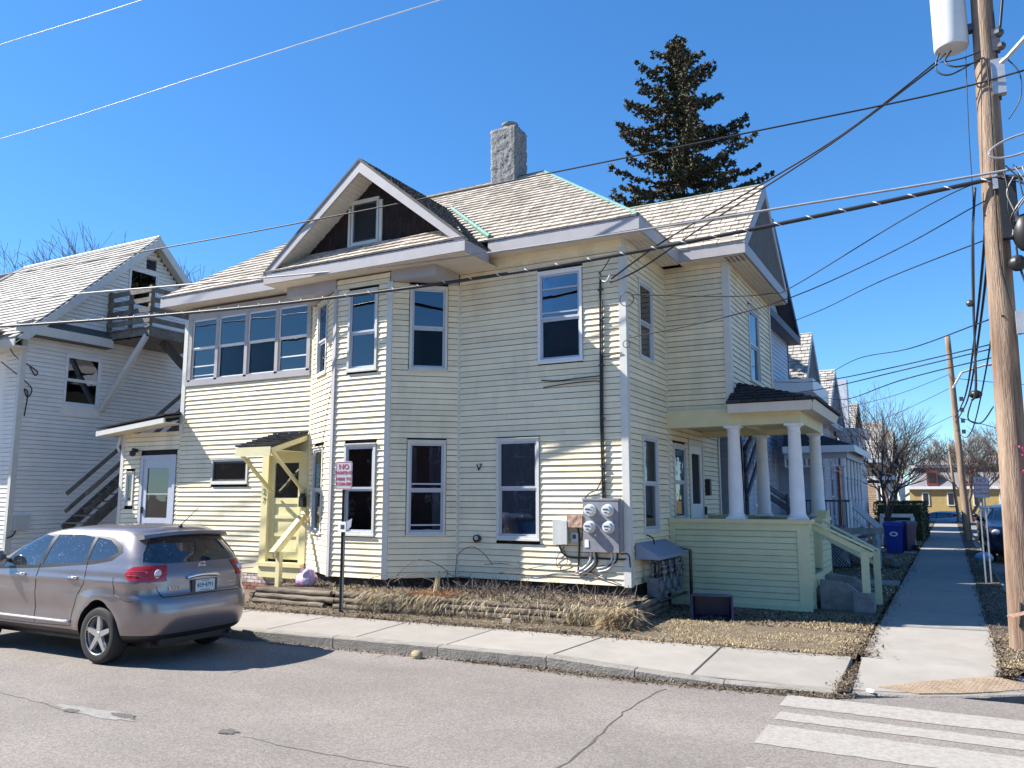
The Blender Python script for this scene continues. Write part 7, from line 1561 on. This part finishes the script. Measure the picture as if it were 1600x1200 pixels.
wire('lower service wire from the transformer to the house corner', [(-4.75, 12.25, 5.47), (-4.2, 12.28, 5.66), (-3.15, 12.27, 6.2), (-1.2, 12.2, 7.12), (.27, 12.21, 8.0)], .013)
wire('thin drop wire slung to the upper loop on the house corner', [(-4.40, 12.33, 5.24), (-2.9, 12.3, 5.02), (-2.2, 12.26, 4.97), (-1.83, 12.25, 5.04), (-.4, 12.22, 5.76), (.34, 12.21, 6.08), (.86, 12.3, 6.25)], .008)
wire('thin drop wire slung to the lower loop on the house corner', [(-4.48, 12.33, 4.52), (-3.2, 12.3, 4.64), (-1.84, 12.25, 4.88), (-.42, 12.22, 5.38), (.63, 12.2, 5.86), (.85, 12.3, 5.95)], .008)
wire('drop wire from the blue house to the pole top splice', [(-3.96, 26.3, 7.5), (-2.5, 22, 6.85), (-.86, 17.0, 6.16), (.82, 12.3, 5.42)], .010)
wire('drop wire to the pole, topmost of the fan over the porch', [(-3.9, 33.4, 6.7), (-2, 24, 5.75), (-.52, 18.25, 4.96), (.65, 12.6, 4.33), (.8, 12.4, 4.3)], .010)
wire('drop wire to the pole, second of the fan over the porch', [(-4.2, 22.8, 5.1), (-2.4, 18.6, 4.45), (-.88, 15.56, 4.17), (.8, 12.4, 3.98)], .009)
wire('drop wire to the pole, third of the fan over the porch', [(-4.2, 21.73, 4.6), (-2.4, 18.5, 4.25), (-.65, 15.1, 4.05), (.8, 12.4, 3.92)], .009)
wire('drop wire to the pole, lowest of the fan over the porch', [(-3.9, 30, 5.5), (-2.2, 22, 4.4), (-.6, 15.5, 3.95), (.8, 12.4, 3.80)], .009)
wire('wire from the second pole to the grey house', [(-3.9, 36, 5.6), (-1.8, 39, 6.4), (.45, 42, 7.6)], .012)
wire('wire from the second pole to the dark house', [(-3.9, 46, 5.6), (-1.7, 44, 6.2), (.5, 42, 7.0)], .012)
wire('low wire from the second pole across the bare tree', [(-3.9, 52, 4.8), (-1.7, 47, 5.1), (.5, 42, 5.7)], .012)
for i, (z0_, z1_, x0_, dx, nm_) in enumerate(((6.0, 5.6, .80, .0, 'hanging cable bundle along the street between the two nearest poles'), (5.85, 5.35, .84, .04, 'second hanging cable along the street between the two nearest poles'), (4.9, 5.0, .85, .1, 'slack lower cable looping between the two nearest poles'))):
    wire(nm_, [(x0_ - .05, 12.35, z0_), (x0_ - .10, 16, z0_ - .65), (x0_ - .16, 24, z0_ - 1.15), (x0_ - .2, 33, z0_ - .85), (.5, 42, z1_)], .022 if i < 2 else .014)
mb = MB(); mb.ball((.66, 19.9, 3.62 + .5), .12, 10, (1.1, 1.3, .8)); o = mb.build('cable_closure', 'black', smooth=True); o['label'] = 'black splice closure hanging on the street cables left of the big pole'; o['category'] = 'cable box'
mb = MB(); mb.ball((.43, 12.3, 4.52), .05, 10); o = None
cable([(.60, 12.2, 6.1), (.52, 12.25, 5.4), (.47, 12.28, 4.6), (.42, 12.3, 3.4), (.36, 12.35, 3.2)], .016, 'wire', 'cable', up); mb.build('cable_knot', 'dark_metal', up)
cable([(.36, 12.35, 3.2), (.30, 12.4, 2.96), (.45, 12.4, 2.9), (.6, 12.3, 3.1)], .010, 'wire', 'cable', up)
wire('farther wires crossing the sky beyond the second pole', [(.5, 42, 7.4), (5, 44, 7.0), (12, 48, 7.6)], .014); wire('low wire crossing the far street right of the second pole', [(.5, 42, 5.6), (5, 48, 4.8), (12, 56, 5.2)], .016)
wire('long wire running on from the second pole to the thin far poles', [(.45, 42, 8.2), (.7, 55, 6.9), (.75, 66, 6.9)], .014)
